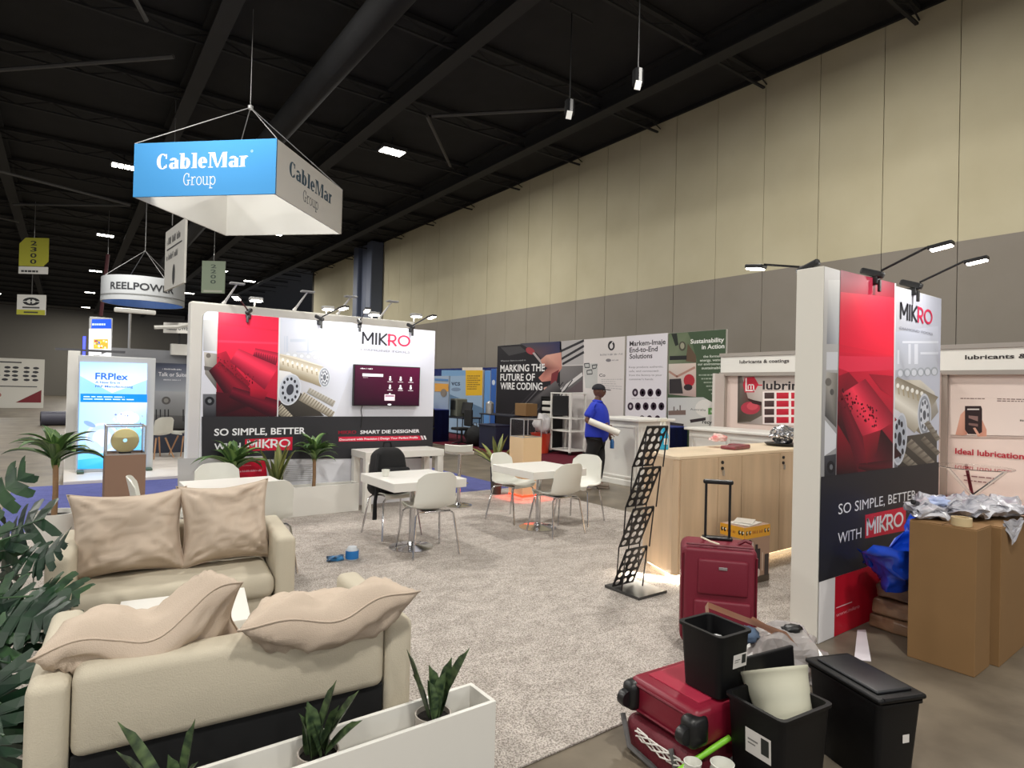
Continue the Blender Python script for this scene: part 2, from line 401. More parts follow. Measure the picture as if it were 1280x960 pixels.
# carpets
def noisecarpet(name, a, b, c, bump=.9):
    m = bpy.data.materials.new(name); m.use_nodes = True; n = m.node_tree; p = n.nodes['Principled BSDF']; p.inputs['Roughness'].default_value = .95; p.inputs['Specular IOR Level'].default_value = .15
    tc = n.nodes.new('ShaderNodeTexCoord')
    def nd(sc, de, di=0, st=(1, 1, 1)):
        mp = n.nodes.new('ShaderNodeMapping'); mp.inputs['Scale'].default_value = st; n.links.new(tc.outputs['Object'], mp.inputs[0])
        x = n.nodes.new('ShaderNodeTexNoise'); x.inputs['Scale'].default_value = sc; x.inputs['Detail'].default_value = de; x.inputs['Distortion'].default_value = di; n.links.new(mp.outputs[0], x.inputs[0]); return x
    fine = nd(120, 3); mid = nd(4.5, 6, 1.2, (1, 1.6, 1))
    r1 = n.nodes.new('ShaderNodeValToRGB'); r1.color_ramp.elements[0].position = .38; r1.color_ramp.elements[1].position = .60
    r1.color_ramp.elements[0].color = (*lin(b), 1); r1.color_ramp.elements[1].color = (*lin(a), 1); n.links.new(fine.outputs[0], r1.inputs[0])
    r2 = n.nodes.new('ShaderNodeValToRGB'); r2.color_ramp.elements[0].position = .35; r2.color_ramp.elements[1].position = .6
    r2.color_ramp.elements[0].color = (*[v/255 for v in c], 1); r2.color_ramp.elements[1].color = (1, 1, 1, 1); n.links.new(mid.outputs[0], r2.inputs[0])
    mx = n.nodes.new('ShaderNodeMix'); mx.data_type = 'RGBA'; mx.blend_type = 'MULTIPLY'; mx.inputs[0].default_value = 1
    n.links.new(r1.outputs[0], mx.inputs[6]); n.links.new(r2.outputs[0], mx.inputs[7]); n.links.new(mx.outputs[2], p.inputs['Base Color'])
    ad = n.nodes.new('ShaderNodeMath'); ad.operation = 'ADD'; n.links.new(fine.outputs[0], ad.inputs[0]); n.links.new(mid.outputs[0], ad.inputs[1])
    bp = n.nodes.new('ShaderNodeBump'); bp.inputs['Strength'].default_value = bump; bp.inputs['Distance'].default_value = .012; n.links.new(ad.outputs[0], bp.inputs['Height']); n.links.new(bp.outputs[0], p.inputs['Normal'])
    return m
GREYC = noisecarpet('grey_pile', (208, 200, 193), (144, 136, 129), (205, 203, 200))
BLUEC = noisecarpet('blue_pile', (98, 102, 156), (78, 82, 134), (215, 215, 220), .4)
REDC = noisecarpet('maroon_pile', (108, 34, 48), (80, 24, 38), (215, 215, 215), .4)
tag(obj('booth_carpet', bx(B(), -.5, 6.3, 2.11, 8.25, .001, .014, .004), GREYC), 'large grey mottled pile carpet under the white lounge furniture', 'carpet')
tag(obj('booth_carpet', bx(B(), -.6, 6.15, 8.27, 11.7, .001, .008), BLUEC), 'flat blue carpet in the gap behind the red and white exhibit wall', 'carpet')
tag(obj('booth_carpet', bx(B(), 8.9, 11.4, 9.9, 22, .001, .010), REDC), 'maroon carpet under the booths along the hall wall', 'carpet')
tag(obj('booth_carpet', bx(B(), 8.4, 11.4, -1.5, 7.9, .001, .010), REDC), 'maroon carpet in front of the lubricants booth', 'carpet')
tag(obj('raised_floor', bx(B(), .0, 6.3, 11.7, 15.6, .0, .06, .01), mat('white_floor_panel', (214, 208, 202), .35)), 'low white platform floor of the neighbouring booth beyond the blue carpet', 'platform')
STRIP = mat('white_tape', (226, 220, 226), .5)
tag(obj('floor_strip', prism(B(), [(4.59, 2.04), (4.65, 2.01), (4.13, 1.75), (4.06, 1.82)], .001, .006), STRIP), 'white strip lying on the concrete beside the tall booth panel', 'strip')

# ================================================================ HALL LAMPS
hm = mat('lamp_housing', (60, 60, 62), .5)
vis = {(7.4, 16.25): 'round bright high bay lamp right of the hanging blue sign', (1.3, 22.9): 'high bay lamp just left of the hanging blue sign', (7.4, 28.5): 'high bay lamp showing under the lower edge of the hanging blue sign',
       (1.3, 34.4): 'nearest of the high bay lamps above the left aisle, right of the yellow sign', (1.3, 46.1): 'second high bay lamp receding above the left aisle', (1.3, 57.8): 'third high bay lamp receding above the left aisle',
       (1.3, 70): 'farthest high bay lamp of the row above the left aisle', (9.62, 42.9): 'very bright high bay lamp behind the clip lights of the white exhibit wall', (7.4, 52.2): 'distant high bay lamp beside the ring sign',
       (-4.8, 64.5): 'distant high bay lamp at the left edge of the hall', (7.4, 40.2): 'high bay lamp above the left end of the white exhibit wall'}
def lamp(x, y):
    t = thing('high_bay_lamp', vis.get((x, y), 'hall ceiling high bay lamp outside the photographed view'), 'lamp', (x, y, LAMP_Z), group=None if (x, y) in vis else 'hall lamps outside the view')
    if (x, y) not in vis: t['group'] = 'hall lamps outside the view'
    bm = B(); box(bm, (0, 0, .09), (.74, .46, .12), .02); tube(bm, [(0, 0, .1), (0, 0, .45)], .02, 6); obj('housing', bm, hm, t)
    bm = B()
    for i in range(4): box(bm, (-.255+.17*i, 0, .02), (.13, .4, .02), .004)
    obj('lens', bm, LENS, t)
    if y < 80:
        ld = bpy.data.lights.new('hall_lamp_light', 'AREA'); ld.shape = 'RECTANGLE'; ld.size = .7; ld.size_y = .5; ld.energy = HALL_LAMP_W; ld.color = (1, .965, .895)
        lo = bpy.data.objects.new('hall_lamp_light', ld); COL.objects.link(lo); lo.parent = t; lo.location = (0, 0, -.02)
for x, y in LAMPS: lamp(x, y)

# small stage lights under the ceiling
for i, (p, lb) in enumerate((((7.2, 8.3, 6.6), 'black stage light with a small white lens hanging below the dark ceiling'), ((7.44, 6.89, 6.66), 'rightmost stage light under the ceiling, with a tilted white flap'))):
    t = thing('stage_light', lb, 'light', p)
    bm = B(); tube(bm, [(0, 0, .05), (.02, .02, .3)], .09, 10); tube(bm, [(0, 0, .2), (0, 0, 1.9)], .012, 5); obj('housing', bm, BLACK, t)
    obj('lens', box(B(), (-.06, -.06, .0), (.10, .03, .14), .005, rot=(.3, .2, -.7)), mat('pale_flap', (226, 226, 222), .4, emit=.15), t)
    obj('mount', tube(B(), [(-.5, 0, 1.9), (.5, 0, 1.9)], .02, 6), beam_m, t)

# ================================================================ HANGING SIGNS
P0 = Vector((0, 0, CAM_H))+ray(346, 173)*10.2
A0 = R(44.4); L_ = Vector((-math.cos(A0), math.sin(A0), 0)); G_ = Vector((math.sin(A0), math.cos(A0), 0)); SL = 2.64; SH = .93
sign = thing('hanging_sign', 'open square hanging sign with a blue front face and white sides, hung by wires', 'sign', tuple(P0+(L_+G_)*SL/2-Vector((0, 0, SH))))
inv = Matrix.Translation(-Vector(sign.location))
def panel_between(a, b, z0, z1, th, m, name, parent, inward):
    bm = B(); n = inward*th
    q = [a, b, b+n, a+n]; prism(bm, [(p.x, p.y) for p in q], z0, z1); bm.normal_update(); bmesh.ops.recalc_face_normals(bm, faces=bm.faces[:])
    o = obj(name, bm, m, parent); o.matrix_parent_inverse = inv; return o
bluep = mat('blue_sign_fabric', (74, 146, 204), .6); whitep = mat('white_sign_fabric', (214, 212, 206), .6)
zt = P0.z; zb = zt-SH; a = P0; b = P0+L_*SL; c = P0+L_*SL+G_*SL; d = P0+G_*SL
for (p, q, m, nn) in ((a, b, [bluep], G_), (b, c, [whitep], -L_), (c, d, [whitep], -G_), (d, a, [whitep], L_)):
    panel_between(p, q, zb, zt, .03, m[0], 'face_panel', sign, nn)
ar = Art(b+(-G_)*.0, -L_); ar.k = .003
ar.rect(0, zb-zt, SL, 0, (62, 144, 206)); slab(ar, 'CableMar', .42, -.46, .185, 1.72, (236, 236, 240), 1.35); slab(ar, 'Group', .94, -.75, .145, .62, (226, 230, 236), .5)
ar.arc(2.2, -.2, .02, .02, 0, 360, .006, .006, (226, 230, 236), 10)
o = ar.done('printed_face', PRINT); o.parent = sign; o.matrix_parent_inverse = inv
ar = Art(a, G_); ar.k = .003
slab(ar, 'CableMar', .42, -.46, .185, 1.72, (74, 96, 112), 1.35); slab(ar, 'Group', .94, -.75, .145, .62, (84, 92, 100), .5)
o = ar.done('printed_face', PRINT); o.parent = sign; o.matrix_parent_inverse = inv
wire = mat('steel_wire', (150, 150, 150), .4, .6)
ctr = (a+c)/2; apex = Vector((ctr.x, ctr.y, 6.95))
bm = B()
for q in (a, b, c, d): tube(bm, [Vector((q.x, q.y, zt)), apex], .009, 5)
tube(bm, [apex, apex+Vector((0, 0, 1.9))], .007, 5)
o = obj('suspension_wire', bm, wire, sign); o.matrix_parent_inverse = inv
bm = B(); lathe(bm, [(0, -.06), (.05, -.03), (.05, .03), (0, .06)], 10, tuple(apex)); o = obj('shackle', bm, ALU, sign); o.matrix_parent_inverse = inv

def board(name, label, cat, p_tl, p_br, depth, m, th=.03, e=None, zc=0):
    """a flat hanging board facing the aisle: corners measured at a depth, real size follows"""
    c0 = Vector((0, 0, CAM_H)); A = c0+ray(*p_tl)*depth; Bp = c0+ray(*p_br)*depth
    e = Vector(e or (_rt.x, _rt.y, 0)).normalized(); w = (Bp-A).dot(e); h = A.z-Bp.z
    mid = A+e*(w/2); t = thing(name, label, cat, (mid.x, mid.y, Bp.z), math.atan2(e.y, e.x))
    return t, A, e, w, h
t, A, e, w, h = board('aisle_sign', 'yellow hanging aisle sign reading 2300 at the left', 'sign', (25, 297), (60, 343), 25, None)
bm = B(); poly = [(-w/2, h*.22), (w/2, h*.22), (w/2, h-.0), (-w/2+.28, h), (-w/2, h-.28)]
poly = [(-w/2, h*.22), (w/2-.2, h*.22), (w/2, h*.22+.2), (w/2, h), (-w/2+.25, h), (-w/2, h-.25)]
vs1 = [bm.verts.new((x, .02, z)) for x, z in poly]; vs0 = [bm.verts.new((x, -.02, z)) for x, z in poly]
bm.faces.new(vs0); bm.faces.new(vs1[::-1])
for i in range(len(poly)): bm.faces.new((vs0[i], vs1[i], vs1[(i+1) % 6], vs0[(i+1) % 6]))
bmesh.ops.recalc_face_normals(bm, faces=bm.faces[:])
obj('board', bm, mat('yellow_sign', (186, 184, 52), .6), t); obj('lower_strip', box(B(), (0, 0, h*.1), (w, .04, h*.2)), WHITE, t)
def local_art(t, th=.024): # art in the local x/z plane of a thing that faces local -y
    e = Vector((math.cos(t.rotation_euler.z), math.sin(t.rotation_euler.z), 0)); a = Art(Vector(t.location), e, off=th); return a
ar = local_art(t)
for i, ch in enumerate('2300'): ar.text(ch, -.13, h*.82-i*h*.17-.04, .26, h*.12, (52, 54, 40), True)
ar.lines([(27, 337), (58, 338), (58, 341), (27, 340)], 1, (60, 60, 60), .8); ar.done(parent=t)
obj('suspension_wire', tube(B(), [(0, 0, h), (0, 0, 8.9-t.location.z)], .01, 4), wire, t)
t2, A, e, w, h = board('aisle_sign', 'small white and yellow sign with a black oval emblem, hung below the 2300 sign', 'sign', (22, 368), (57, 394), 25, None)
obj('board', box(B(), (0, 0, h/2), (w, .04, h)), WHITE, t2)
ar = local_art(t2); ar.rect(-w/2, 0, w/2, h*.25, (190, 188, 70)); ar.ell(0, h*.66, w*.3, h*.2, (40, 40, 42)); ar.ell(0, h*.66, w*.16, h*.11, (225, 225, 220)); ar.rect(-w*.03, h*.5, w*.03, h*.82, (40, 40, 42)); ar.rect(-w*.3, h*.64, w*.3, h*.68, (225, 225, 220))
ar.rect(-w*.3, h*.32, w*.3, h*.4, (90, 90, 90)); ar.rect(-w*.25, h*.08, w*.25, h*.16, (80, 80, 60)); ar.done(parent=t2)
obj('suspension_wire', tube(B(), [(0, 0, h), (0, 0, t.location.z-t2.location.z)], .02, 4), beam_l, t2)
t3, A, e, w, h = board('aisle_sign', 'greyish green hanging aisle sign behind the white exhibit wall', 'sign', (253, 326), (281, 367), 24, None)
obj('board', box(B(), (0, 0, h/2), (w, .04, h)), mat('grey_green_sign', (112, 124, 104), .6), t3)
ar = local_art(t3)
for i, ch in enumerate('2200'): ar.text(ch, -.11, h*.78-i*h*.16, .22, h*.11, (62, 72, 64), True)
ar.rect(-w*.4, h*.03, w*.4, h*.09, (150, 152, 140)); ar.done(parent=t3)
obj('suspension_wire', tube(B(), [(0, 0, h), (0, 0, 8.9-t3.location.z)], .012, 4), wire, t3)
# ring sign
c0 = Vector((0, 0, CAM_H)); rc_ = c0+ray(180, 366)*22; rr = 45/FPX*22; rh = 29/FPX*22
t = thing('ring_sign', 'white round ring sign with dark lettering hanging over the left aisle', 'sign', (rc_.x, rc_.y, rc_.z-rh/2))
bm = B(); n = 48
for rad in (rr, rr-.04):
    lo = [bm.verts.new((rad*math.cos(2*PI*k/n), rad*math.sin(2*PI*k/n), 0)) for k in range(n)]; hi = [bm.verts.new((rad*math.cos(2*PI*k/n), rad*math.sin(2*PI*k/n), rh)) for k in range(n)]
    for k in range(n): bm.faces.new((lo[k], lo[(k+1) % n], hi[(k+1) % n], hi[k]))
    if rad == rr: o1, h1 = lo, hi
for k in range(n): bm.faces.new((o1[k], lo[k], lo[(k+1) % n], o1[(k+1) % n])); bm.faces.new((h1[k], h1[(k+1) % n], hi[(k+1) % n], hi[k]))
obj('ring', bm, mat('white_ring_fabric', (196, 200, 204), .6), t, smooth='auto')
def cyl_text(s, ang0, width, z0, cap, c, bold, rad):
    vs, ts, x0, x1 = text_tris(s, bold); bm = bmesh.new(); cl = bm.verts.layers.float_color.new('Col'); k = width/(x1-x0); q = []
    for v in vs:
        a_ = ang0+(v.x-x0)*k/rad; vv = bm.verts.new((rad*math.cos(a_), rad*math.sin(a_), z0+v.y*cap/.7)); vv[cl] = (*lin(c), 1); q.append(vv)
    for f in ts:
        try: bm.faces.new([q[i] for i in f])
        except ValueError: pass
    return bm
face = math.atan2(-rc_.y, -rc_.x)
obj('lettering', cyl_text('REELPOWER', face-.85, 1.62*rr, rh*.42, rh*.28, (60, 62, 66), True, rr+.006), PRINT, t)
obj('lettering_line', lathe(B(), [(rr+.006, rh*.2), (rr+.006, rh*.25)], 48), mat('grey_print', (130, 132, 132), .6), t)
obj('inner_band', lathe(B(), [(rr-.05, .0), (rr-.05, rh*.9)], 48), mat('blue_inner_band', (60, 92, 150), .6), t)
bm = B()
for k in range(4): tube(bm, [(rr*math.cos(k*PI/2+.4), rr*math.sin(k*PI/2+.4), rh), (0, 0, rh+1.1)], .01, 4)
tube(bm, [(0, 0, rh+1.1), (0, 0, 8.5-t.location.z)], .01, 4); obj('suspension_wire', bm, wire, t)
# slanted white sign partly behind the blue one
e = Vector((_f.x, _f.y, 0)).normalized()*-.75+Vector((_rt.x, _rt.y, 0))*.66; e.normalize()
q = c0+ray(206, 330)*16
t = thing('hanging_sign', 'narrow white hanging sign seen edge-on just below the blue sign', 'sign', (q.x, q.y, q.z-.72), math.atan2(e.y, e.x))
obj('board', bx(B(), 0, 2.0, -.0, .05, .0, 1.55), whitep, t)
ar = local_art(t, .003); ar.scr(.2, 1.16, 1.5, .18, (70, 70, 72)); ar.rect(.2, 1.02, 1.75, 1.06, (70, 70, 72)); ar.scr(.2, .76, 1.2, .16, (90, 90, 92)); ar.ell(1.0, .32, .14, .26, (70, 70, 72)); ar.done(parent=t)
obj('suspension_wire', tube(B(), [(.7, 0, 1.6), (.7, 0, 8.9-t.location.z)], .01, 4), wire, t)
t, A, e, w, h = board('booth_sign', 'small white rectangular sign with dark lettering above the far dark booth', 'sign', (205, 403), (242, 417), 22, None)
obj('board', box(B(), (0, 0, h/2), (w, .05, h)), whitep, t); ar = local_art(t, .03); ar.text('REELPOWER', -w*.38, h*.3, w*.8, h*.4, (70, 74, 78), True); ar.done(parent=t)
obj('post', tube(B(), [(0, .05, 0), (0, .05, -t.location.z)], .03, 6), beam_m, t)
q = onz(126, 400, 4.2)
t = thing('drop_pole', 'slim maroon pole hanging from the ceiling left of the ring sign', 'pole', tuple(c0+ray(126, 395)*26)); o = t
tb = c0+ray(135, 318)*26; obj('shaft', tube(B(), [(0, 0, 0), tuple(tb-Vector(t.location))], .07, 8), mat('maroon_paint', (86, 36, 44), .6), t)
obj('hook', tube(B(), [tuple(tb-Vector(t.location)), tuple(tb-Vector(t.location)+Vector((0, 0, 2.6)))], .012, 5), wire, t)
# ================================================================ RED AND WHITE EXHIBIT WALL (back) and its printed picture
RED = (222, 34, 62); DK = (50, 50, 54)
def cable_picture(a, P, red_clip):
    """P maps picture coordinates (0..1 across the printed picture, 0..1 down) to plane units"""
    pass
wall = thing('exhibit_wall', 'wide exhibit wall printed with a red band, cables and a dark lower band', 'display wall', (2.85, 8.03, 0))
WX0, WX1, WT = 1.29, 4.41, 2.5
bm = B(); pts = [(WX0, .0), (WX1, .0), (WX1, WT)]+[(WX0+.07-.07*math.sin(k*PI/10), WT-.07+.07*math.cos(k*PI/10)) for k in range(0, 6)]
f0 = [bm.verts.new((x-2.85, -.03, z)) for x, z in pts]; f1 = [bm.verts.new((x-2.85, .04, z)) for x, z in pts]
bm.faces.new(f0); bm.faces.new(f1[::-1])
for i in range(len(pts)): bm.faces.new((f0[i], f1[i], f1[(i+1) % len(pts)], f0[(i+1) % len(pts)]))
bmesh.ops.recalc_face_normals(bm, faces=bm.faces[:])
obj('panel', bm, WHITEW, wall)
a = Art((0, 8.0, 0), XP)
q = lambda X, Y: (230+X/4, 340+Y/4)
def Q(*l): return [q(x, y) for x, y in l]
a.poly([(x, z) for x, z in pts], [(206, 210, 226) if z > 1 else (226, 226, 230) for x, z in pts])
a.pp(Q((480, 230), (850, 255), (850, 460), (750, 724), (480, 724)), [(196, 202, 216), (214, 218, 234), (214, 218, 234), (222, 226, 238), (190, 190, 196)])
a.pp(Q((96, 240), (168, 240), (168, 395), (96, 395)), [(186, 188, 190), (190, 192, 194), (210, 210, 212), (160, 162, 168)])
a.pp(Q((100, 400), (168, 410), (165, 590), (105, 510)), [(190, 186, 180), (150, 146, 140), (80, 80, 82), (130, 126, 122)])
a.pell(*q(122, 418), 3, 3, (110, 104, 100)); a.pp(Q((100, 470), (165, 480), (165, 500), (102, 490)), (90, 88, 88))
a.pp(Q((94, 610), (162, 610), (162, 724), (94, 724)), [(112, 114, 122), (112, 114, 122), (44, 44, 50), (44, 44, 50)]); a.pell(*q(128, 645), 6, 5.5, (30, 32, 38)); a.pell(*q(128, 645), 2.5, 2.5, (120, 124, 130))
# pale machinery behind
for X0, X1, Y0, Y1 in ((510, 520, 320, 420), (530, 610, 335, 350), (615, 625, 330, 410), (640, 720, 345, 352), (500, 505, 320, 400), (560, 640, 395, 402), (640, 735, 392, 398)): a.pp(Q((X0, Y0), (X1, Y0), (X1, Y1), (X0, Y1)), (184, 192, 208))
for X in range(520, 720, 34): a.pell(*q(X, 412+(X-520)*.1), 4, 3.4, (196, 200, 208)); a.pell(*q(X, 414+(X-520)*.1), 2.4, 2, (216, 220, 230))
# second cable
a.pp(Q((440, 400), (560, 425), (690, 470), (700, 575), (600, 545), (475, 500)), [(206, 196, 178), (216, 210, 196), (228, 226, 220), (150, 140, 122), (170, 156, 130), (180, 164, 136)])
a.cyl(q(440, 440), q(700, 527), 9, 12.5, (232, 226, 212), (140, 128, 104))
for i in range(8):
    x = 490+i*24; y = 436+i*7.5; a.pp(Q((x, y), (x+7, y+2), (x+10, y+30), (x+3, y+28)), (176, 164, 140)); a.pell(*q(x+4, y+2), 1.6, 2.2, (240, 238, 232))
a.pell(*q(702, 527), 7.3, 13, (208, 214, 224), 22); a.pell(*q(702, 527), 6.2, 11.4, (150, 156, 168), 22, rot=0); a.pell(*q(702, 527), 5, 9.6, (214, 218, 226), 22); a.pell(*q(702, 527), 2, 4, (110, 114, 124))
for k in range(9): t_ = k*PI*2/9; a.pell(702/4+230+3.7*math.cos(t_), 340+527/4+7*math.sin(t_), .9, 1.7, (90, 94, 106), 8, up=(k == 0))
# dark between cables, rope cables
a.pp(Q((470, 640), (580, 600), (700, 720), (470, 724)), [(60, 58, 56), (80, 76, 70), (66, 62, 58), (46, 44, 44)])
def rope(X0, Y0, X1, Y1, w0, w1, ca, cb, n):
    dx, dy = X1-X0, Y1-Y0; L = math.hypot(dx, dy); nx, ny = -dy/L, dx/L
    a.pp(Q((X0+nx*w0, Y0+ny*w0), (X1+nx*w1, Y1+ny*w1), (X1-nx*w1, Y1-ny*w1), (X0-nx*w0, Y0-ny*w0)), [cb, cb, ca, ca])
    a.k += a.step
    for i in range(n):
        t0 = (i+.1)/n; t1 = (i+.45)/n; w = w0+(w1-w0)*t0
        a.pp(Q((X0+dx*t0+nx*w, Y0+dy*t0+ny*w), (X0+dx*t1+nx*w, Y0+dy*t1+ny*w), (X0+dx*(t1+.3/n)-nx*w, Y0+dy*(t1+.3/n)-ny*w), (X0+dx*(t0+.3/n)-nx*w, Y0+dy*(t0+.3/n)-ny*w)), cb, False)
rope(620, 590, 750, 660, 14, 16, (196, 192, 184), (150, 146, 138), 10)
rope(585, 620, 745, 716, 24, 18, (206, 200, 188), (128, 120, 106), 13)
rope(470, 680, 545, 745, 26, 16, (196, 188, 172), (110, 102, 90), 8)
# white end of the big cable
a.pp(Q((470, 490), (530, 500), (560, 520), (520, 660), (470, 640)), [(232, 232, 234), (226, 226, 230), (210, 210, 216), (150, 150, 156), (170, 170, 176)])
a.pell(*q(528, 588), 14, 20, (206, 210, 220), 28, rot=.25); a.pell(*q(528, 588), 12.6, 18.4, (184, 190, 202), 28, rot=.25); a.pell(*q(530, 588), 4.6, 7, (64, 66, 76), 20, rot=.2)
for k in range(12): t_ = k*PI/6+.2; a.pell(230+529/4+9.2*math.cos(t_), 340+588/4+13.6*math.sin(t_), 1.5, 2.2, (44, 46, 56), 10, up=(k == 0))
# red band
a.pp(Q((172, 200), (474, 228), (470, 400), (165, 385)), [(196, 34, 66), (206, 36, 66), (232, 40, 72), (226, 38, 70)])
a.pp(Q((165, 385), (470, 400), (468, 722), (160, 724)), [(226, 40, 70), (230, 40, 70), (130, 20, 44), (44, 22, 32)])
a.pp(Q((173, 250), (470, 290), (470, 300), (173, 262)), (206, 34, 64)); a.pp(Q((170, 340), (470, 352), (470, 362), (170, 352)), (238, 58, 88))
a.pp(Q((165, 410), (210, 395), (250, 470), (330, 560), (250, 660), (165, 600)), [(196, 34, 60), (170, 30, 54), (150, 24, 48), (130, 20, 42), (60, 20, 32), (110, 22, 40)])
a.cyl(q(150, 470), q(300, 640), 9, 16, (150, 26, 48), (44, 16, 26), lit=.3)
a.cyl(q(250, 415), q(438, 530), 10, 17, (250, 58, 90), (120, 20, 44), 10, .35)
if 0: a.pp(Q((245, 425), (330, 405), (440, 455), (470, 490), (468, 640), (330, 590), (290, 500)), [(240, 44, 74), (226, 38, 68), (236, 40, 70), (244, 52, 84), (170, 24, 50), (206, 32, 60), (214, 34, 64)])
a.cyl(q(350, 400), q(468, 436), 5, 8, (214, 44, 74), (90, 18, 38))
for i in range(10): x = 362+i*11; a.pp(Q((x, 398+i*3), (x+3, 399+i*3), (x+1, 420+i*4), (x-2, 418+i*4)), (96, 20, 40), up=(i == 0))
for i in range(60):
    x = random.uniform(170, 350); y = random.uniform(420, 480)+(x-170)*.55; a.pell(*q(x, y), .8, 1., (random.randint(90, 150), 18, 36), 6, up=(i == 0))
a.pp(Q((160, 600), (260, 610), (330, 660), (468, 640), (468, 722), (160, 724)), [(70, 18, 32), (80, 18, 32), (50, 16, 26), (96, 18, 36), (60, 16, 26), (38, 16, 24)])
a.cyl(q(235, 600), q(466, 690), 7, 12, (120, 22, 44), (36, 14, 24))
a.pp(Q((330, 575), (420, 600), (400, 640), (330, 620)), [(190, 28, 54), (170, 26, 50), (110, 20, 40), (140, 22, 44)])
a.pp(Q((474, 228), (482, 229), (470, 722), (464, 722)), (212, 214, 220))
# dark band and lettering
a.pp(Q((88, 723), (1245, 722), (1240, 930), (88, 938)), DK)
WH = (236, 236, 240)
a.ptext('SO SIMPLE, BETTER', q(150, 818), q(606, 808), 8.5, WH, True)
a.ptext('WITH', q(150, 892), q(282, 890), 8.5, WH, True)
a.pp(Q((305, 836), (542, 824), (540, 890), (303, 894)), (206, 34, 62))
def mik(a, p0, p1, hpx, wt, cols, gap=.12):
    u0, w0 = a.px(*p0); u1, w1 = a.px(*p1); h = a.px(p0[0], p0[1]-hpx)[1]-w0
    tot = (.86+.6+.62+1.0)*h+wt*h+4*gap*h; k = (u1-u0)/tot
    n0 = len(a.bm.verts); strokes(a, 'MIKRO', u0, w0, h, gap*h, wt*h, cols); a.bm.verts.ensure_lookup_table()
    for v in a.bm.verts[n0:]:
        d = (v.co-a.o).dot(a.e)-u0; v.co += a.e*d*(k-1)
mik(a, q(314, 882), q(530, 878), 10.5, .17, [WH]*5)
mik(a, q(888, 358), q(1130, 372), 14.6, .14, [(48, 48, 54)]*3+[(208, 44, 84)]*2)
a.ptext('DIAMOND TOOLS', q(884, 392), q(1128, 408), 2.6, (130, 132, 144))
a.ptext('MIKRO', q(770, 810), q(860, 809), 4, (150, 30, 52), True)
a.ptext('SMART DIE DESIGNER', q(880, 809), q(1176, 804), 4.2, WH, True)
a.pp(Q((772, 824), (1176, 818), (1186, 840), (772, 848)), (206, 40, 70)); a.pp(Q((1180, 818), (1190, 818), (1199, 838), (1189, 839)), (230, 200, 208)); a.pp(Q((1196, 818), (1204, 818), (1212, 837), (1204, 838)), WH)
a.ptext('Document with Precision | Design Your Perfect Profile', q(776, 843), q(1168, 835), 2.6, WH, True)
# lower part: red box, printed brick-like machine lines
q3 = lambda X, Y: (200+X/4.571, 560+Y/4.571)
a.pp([q3(100, 60), q3(600, 45), q3(600, 230), q3(100, 240)], [(188, 188, 190), (206, 206, 208), (222, 222, 222), (200, 200, 200)])
a.pp([q3(410, 60), q3(600, 55), q3(612, 165), q3(420, 178)], (196, 24, 52)); a.pscr(q3(430, 140), q3(582, 132), 2.4, (226, 170, 180)); a.pp([q3(470, 100), q3(520, 98), q3(520, 100), q3(470, 102)], (226, 170, 180))
a.k += a.step
for i in range(9):
    y = 98+i*11; a.pp([q3(715, y), q3(890-(i % 3)*14, y-5), q3(890-(i % 3)*14, y-1), q3(715, y+4)], (176, 176, 178), False)
a.done(parent=wall)
# clip-on arm lights
def arm_light(name_label, base, reach, drop=.12, m=BLACK, lit=True, yaw=0, watt=SPOT_W, tgt=None, group=None):
    """base: on the top edge; the arm rises forward to a flat lamp head"""
    t = thing('arm_spotlight', name_label, 'spotlight', base, yaw)
    obj('clamp', box(box(box(B(), (0, 0, -.02), (.05, .09, .06), .008), (0, -.05, -.06), (.03, .02, .09), .005), (0, 0, .04), (.05, .17, .05), .015, rot=(.35, 0, 0)), m, t)
    e0 = Vector((0, -.06, .05)); e1 = Vector((0, -reach, .05+drop)); obj('arm', tube(B(), [e0, e1], .009, 6), m, t)
    obj('lamp_head', box(B(), tuple(e1+Vector((0, -.07, -.005))), (.075, .15, .03), .008, rot=(-.15, 0, 0)), m, t)
    if lit:
        obj('lens', box(B(), tuple(e1+Vector((0, -.075, -.023))), (.06, .125, .012), .003, rot=(-.15, 0, 0)), LENSW, t)
        ld = bpy.data.lights.new('spot_light', 'AREA'); ld.size = .08; ld.energy = watt; ld.color = (1, .97, .93)
        lo = bpy.data.objects.new('spot_light', ld); COL.objects.link(lo); lo.parent = t; lo.location = e1+Vector((0, -.08, -.045)); lo.rotation_euler = (R(38), 0, 0)
    return t
POS = ['first from the left', 'second from the left', 'third from the left', 'rightmost']
for i, (px_, py_) in enumerate(((311, 386), (399, 397), (449, 402), (513, 409))):
    p = ony(px_, py_, 8.0); arm_light('black clip-on arm light on the back exhibit wall, '+POS[i], (p.x, 7.99, 2.5), .42, .1, yaw=(-.5, .3, -.2, .15)[i])
# neighbouring booth white wall behind, its lights
nb = thing('booth_wall', 'tall plain white booth wall standing behind the printed exhibit wall', 'display wall', (4.0, 11.86, 0))
x0 = ony(239, 373, 11.8).x; x1 = ony(518, 400, 11.8).x
bm = B(); box(bm, ((x0+x1)/2-4.0, .1, 1.53), (x1-x0, .3, 3.06), .03); obj('panel', bm, WHITEW, nb)
nl = [(279, 372, 'leftmost'), (367, 380, 'second from the left'), (421, 387, 'third from the left'), (473, 390, 'rightmost')]
for px_, py_, w_ in nl:
    p = ony(px_, py_, 11.9); t = thing('arm_spotlight', 'white arm light standing on the plain white booth wall, '+w_, 'spotlight', (p.x, 11.86, 3.06))
    obj('stem', tube(B(), [(0, 0, 0), (.03, -.02, .06), (.16, -.25, .34)], [.04, .022, .014], 7), WHITE, t); obj('lamp_head', box(B(), (.16, -.28, .35), (.24, .14, .03), .008), mat('grey_lamp_head', (150, 150, 150), .5), t)
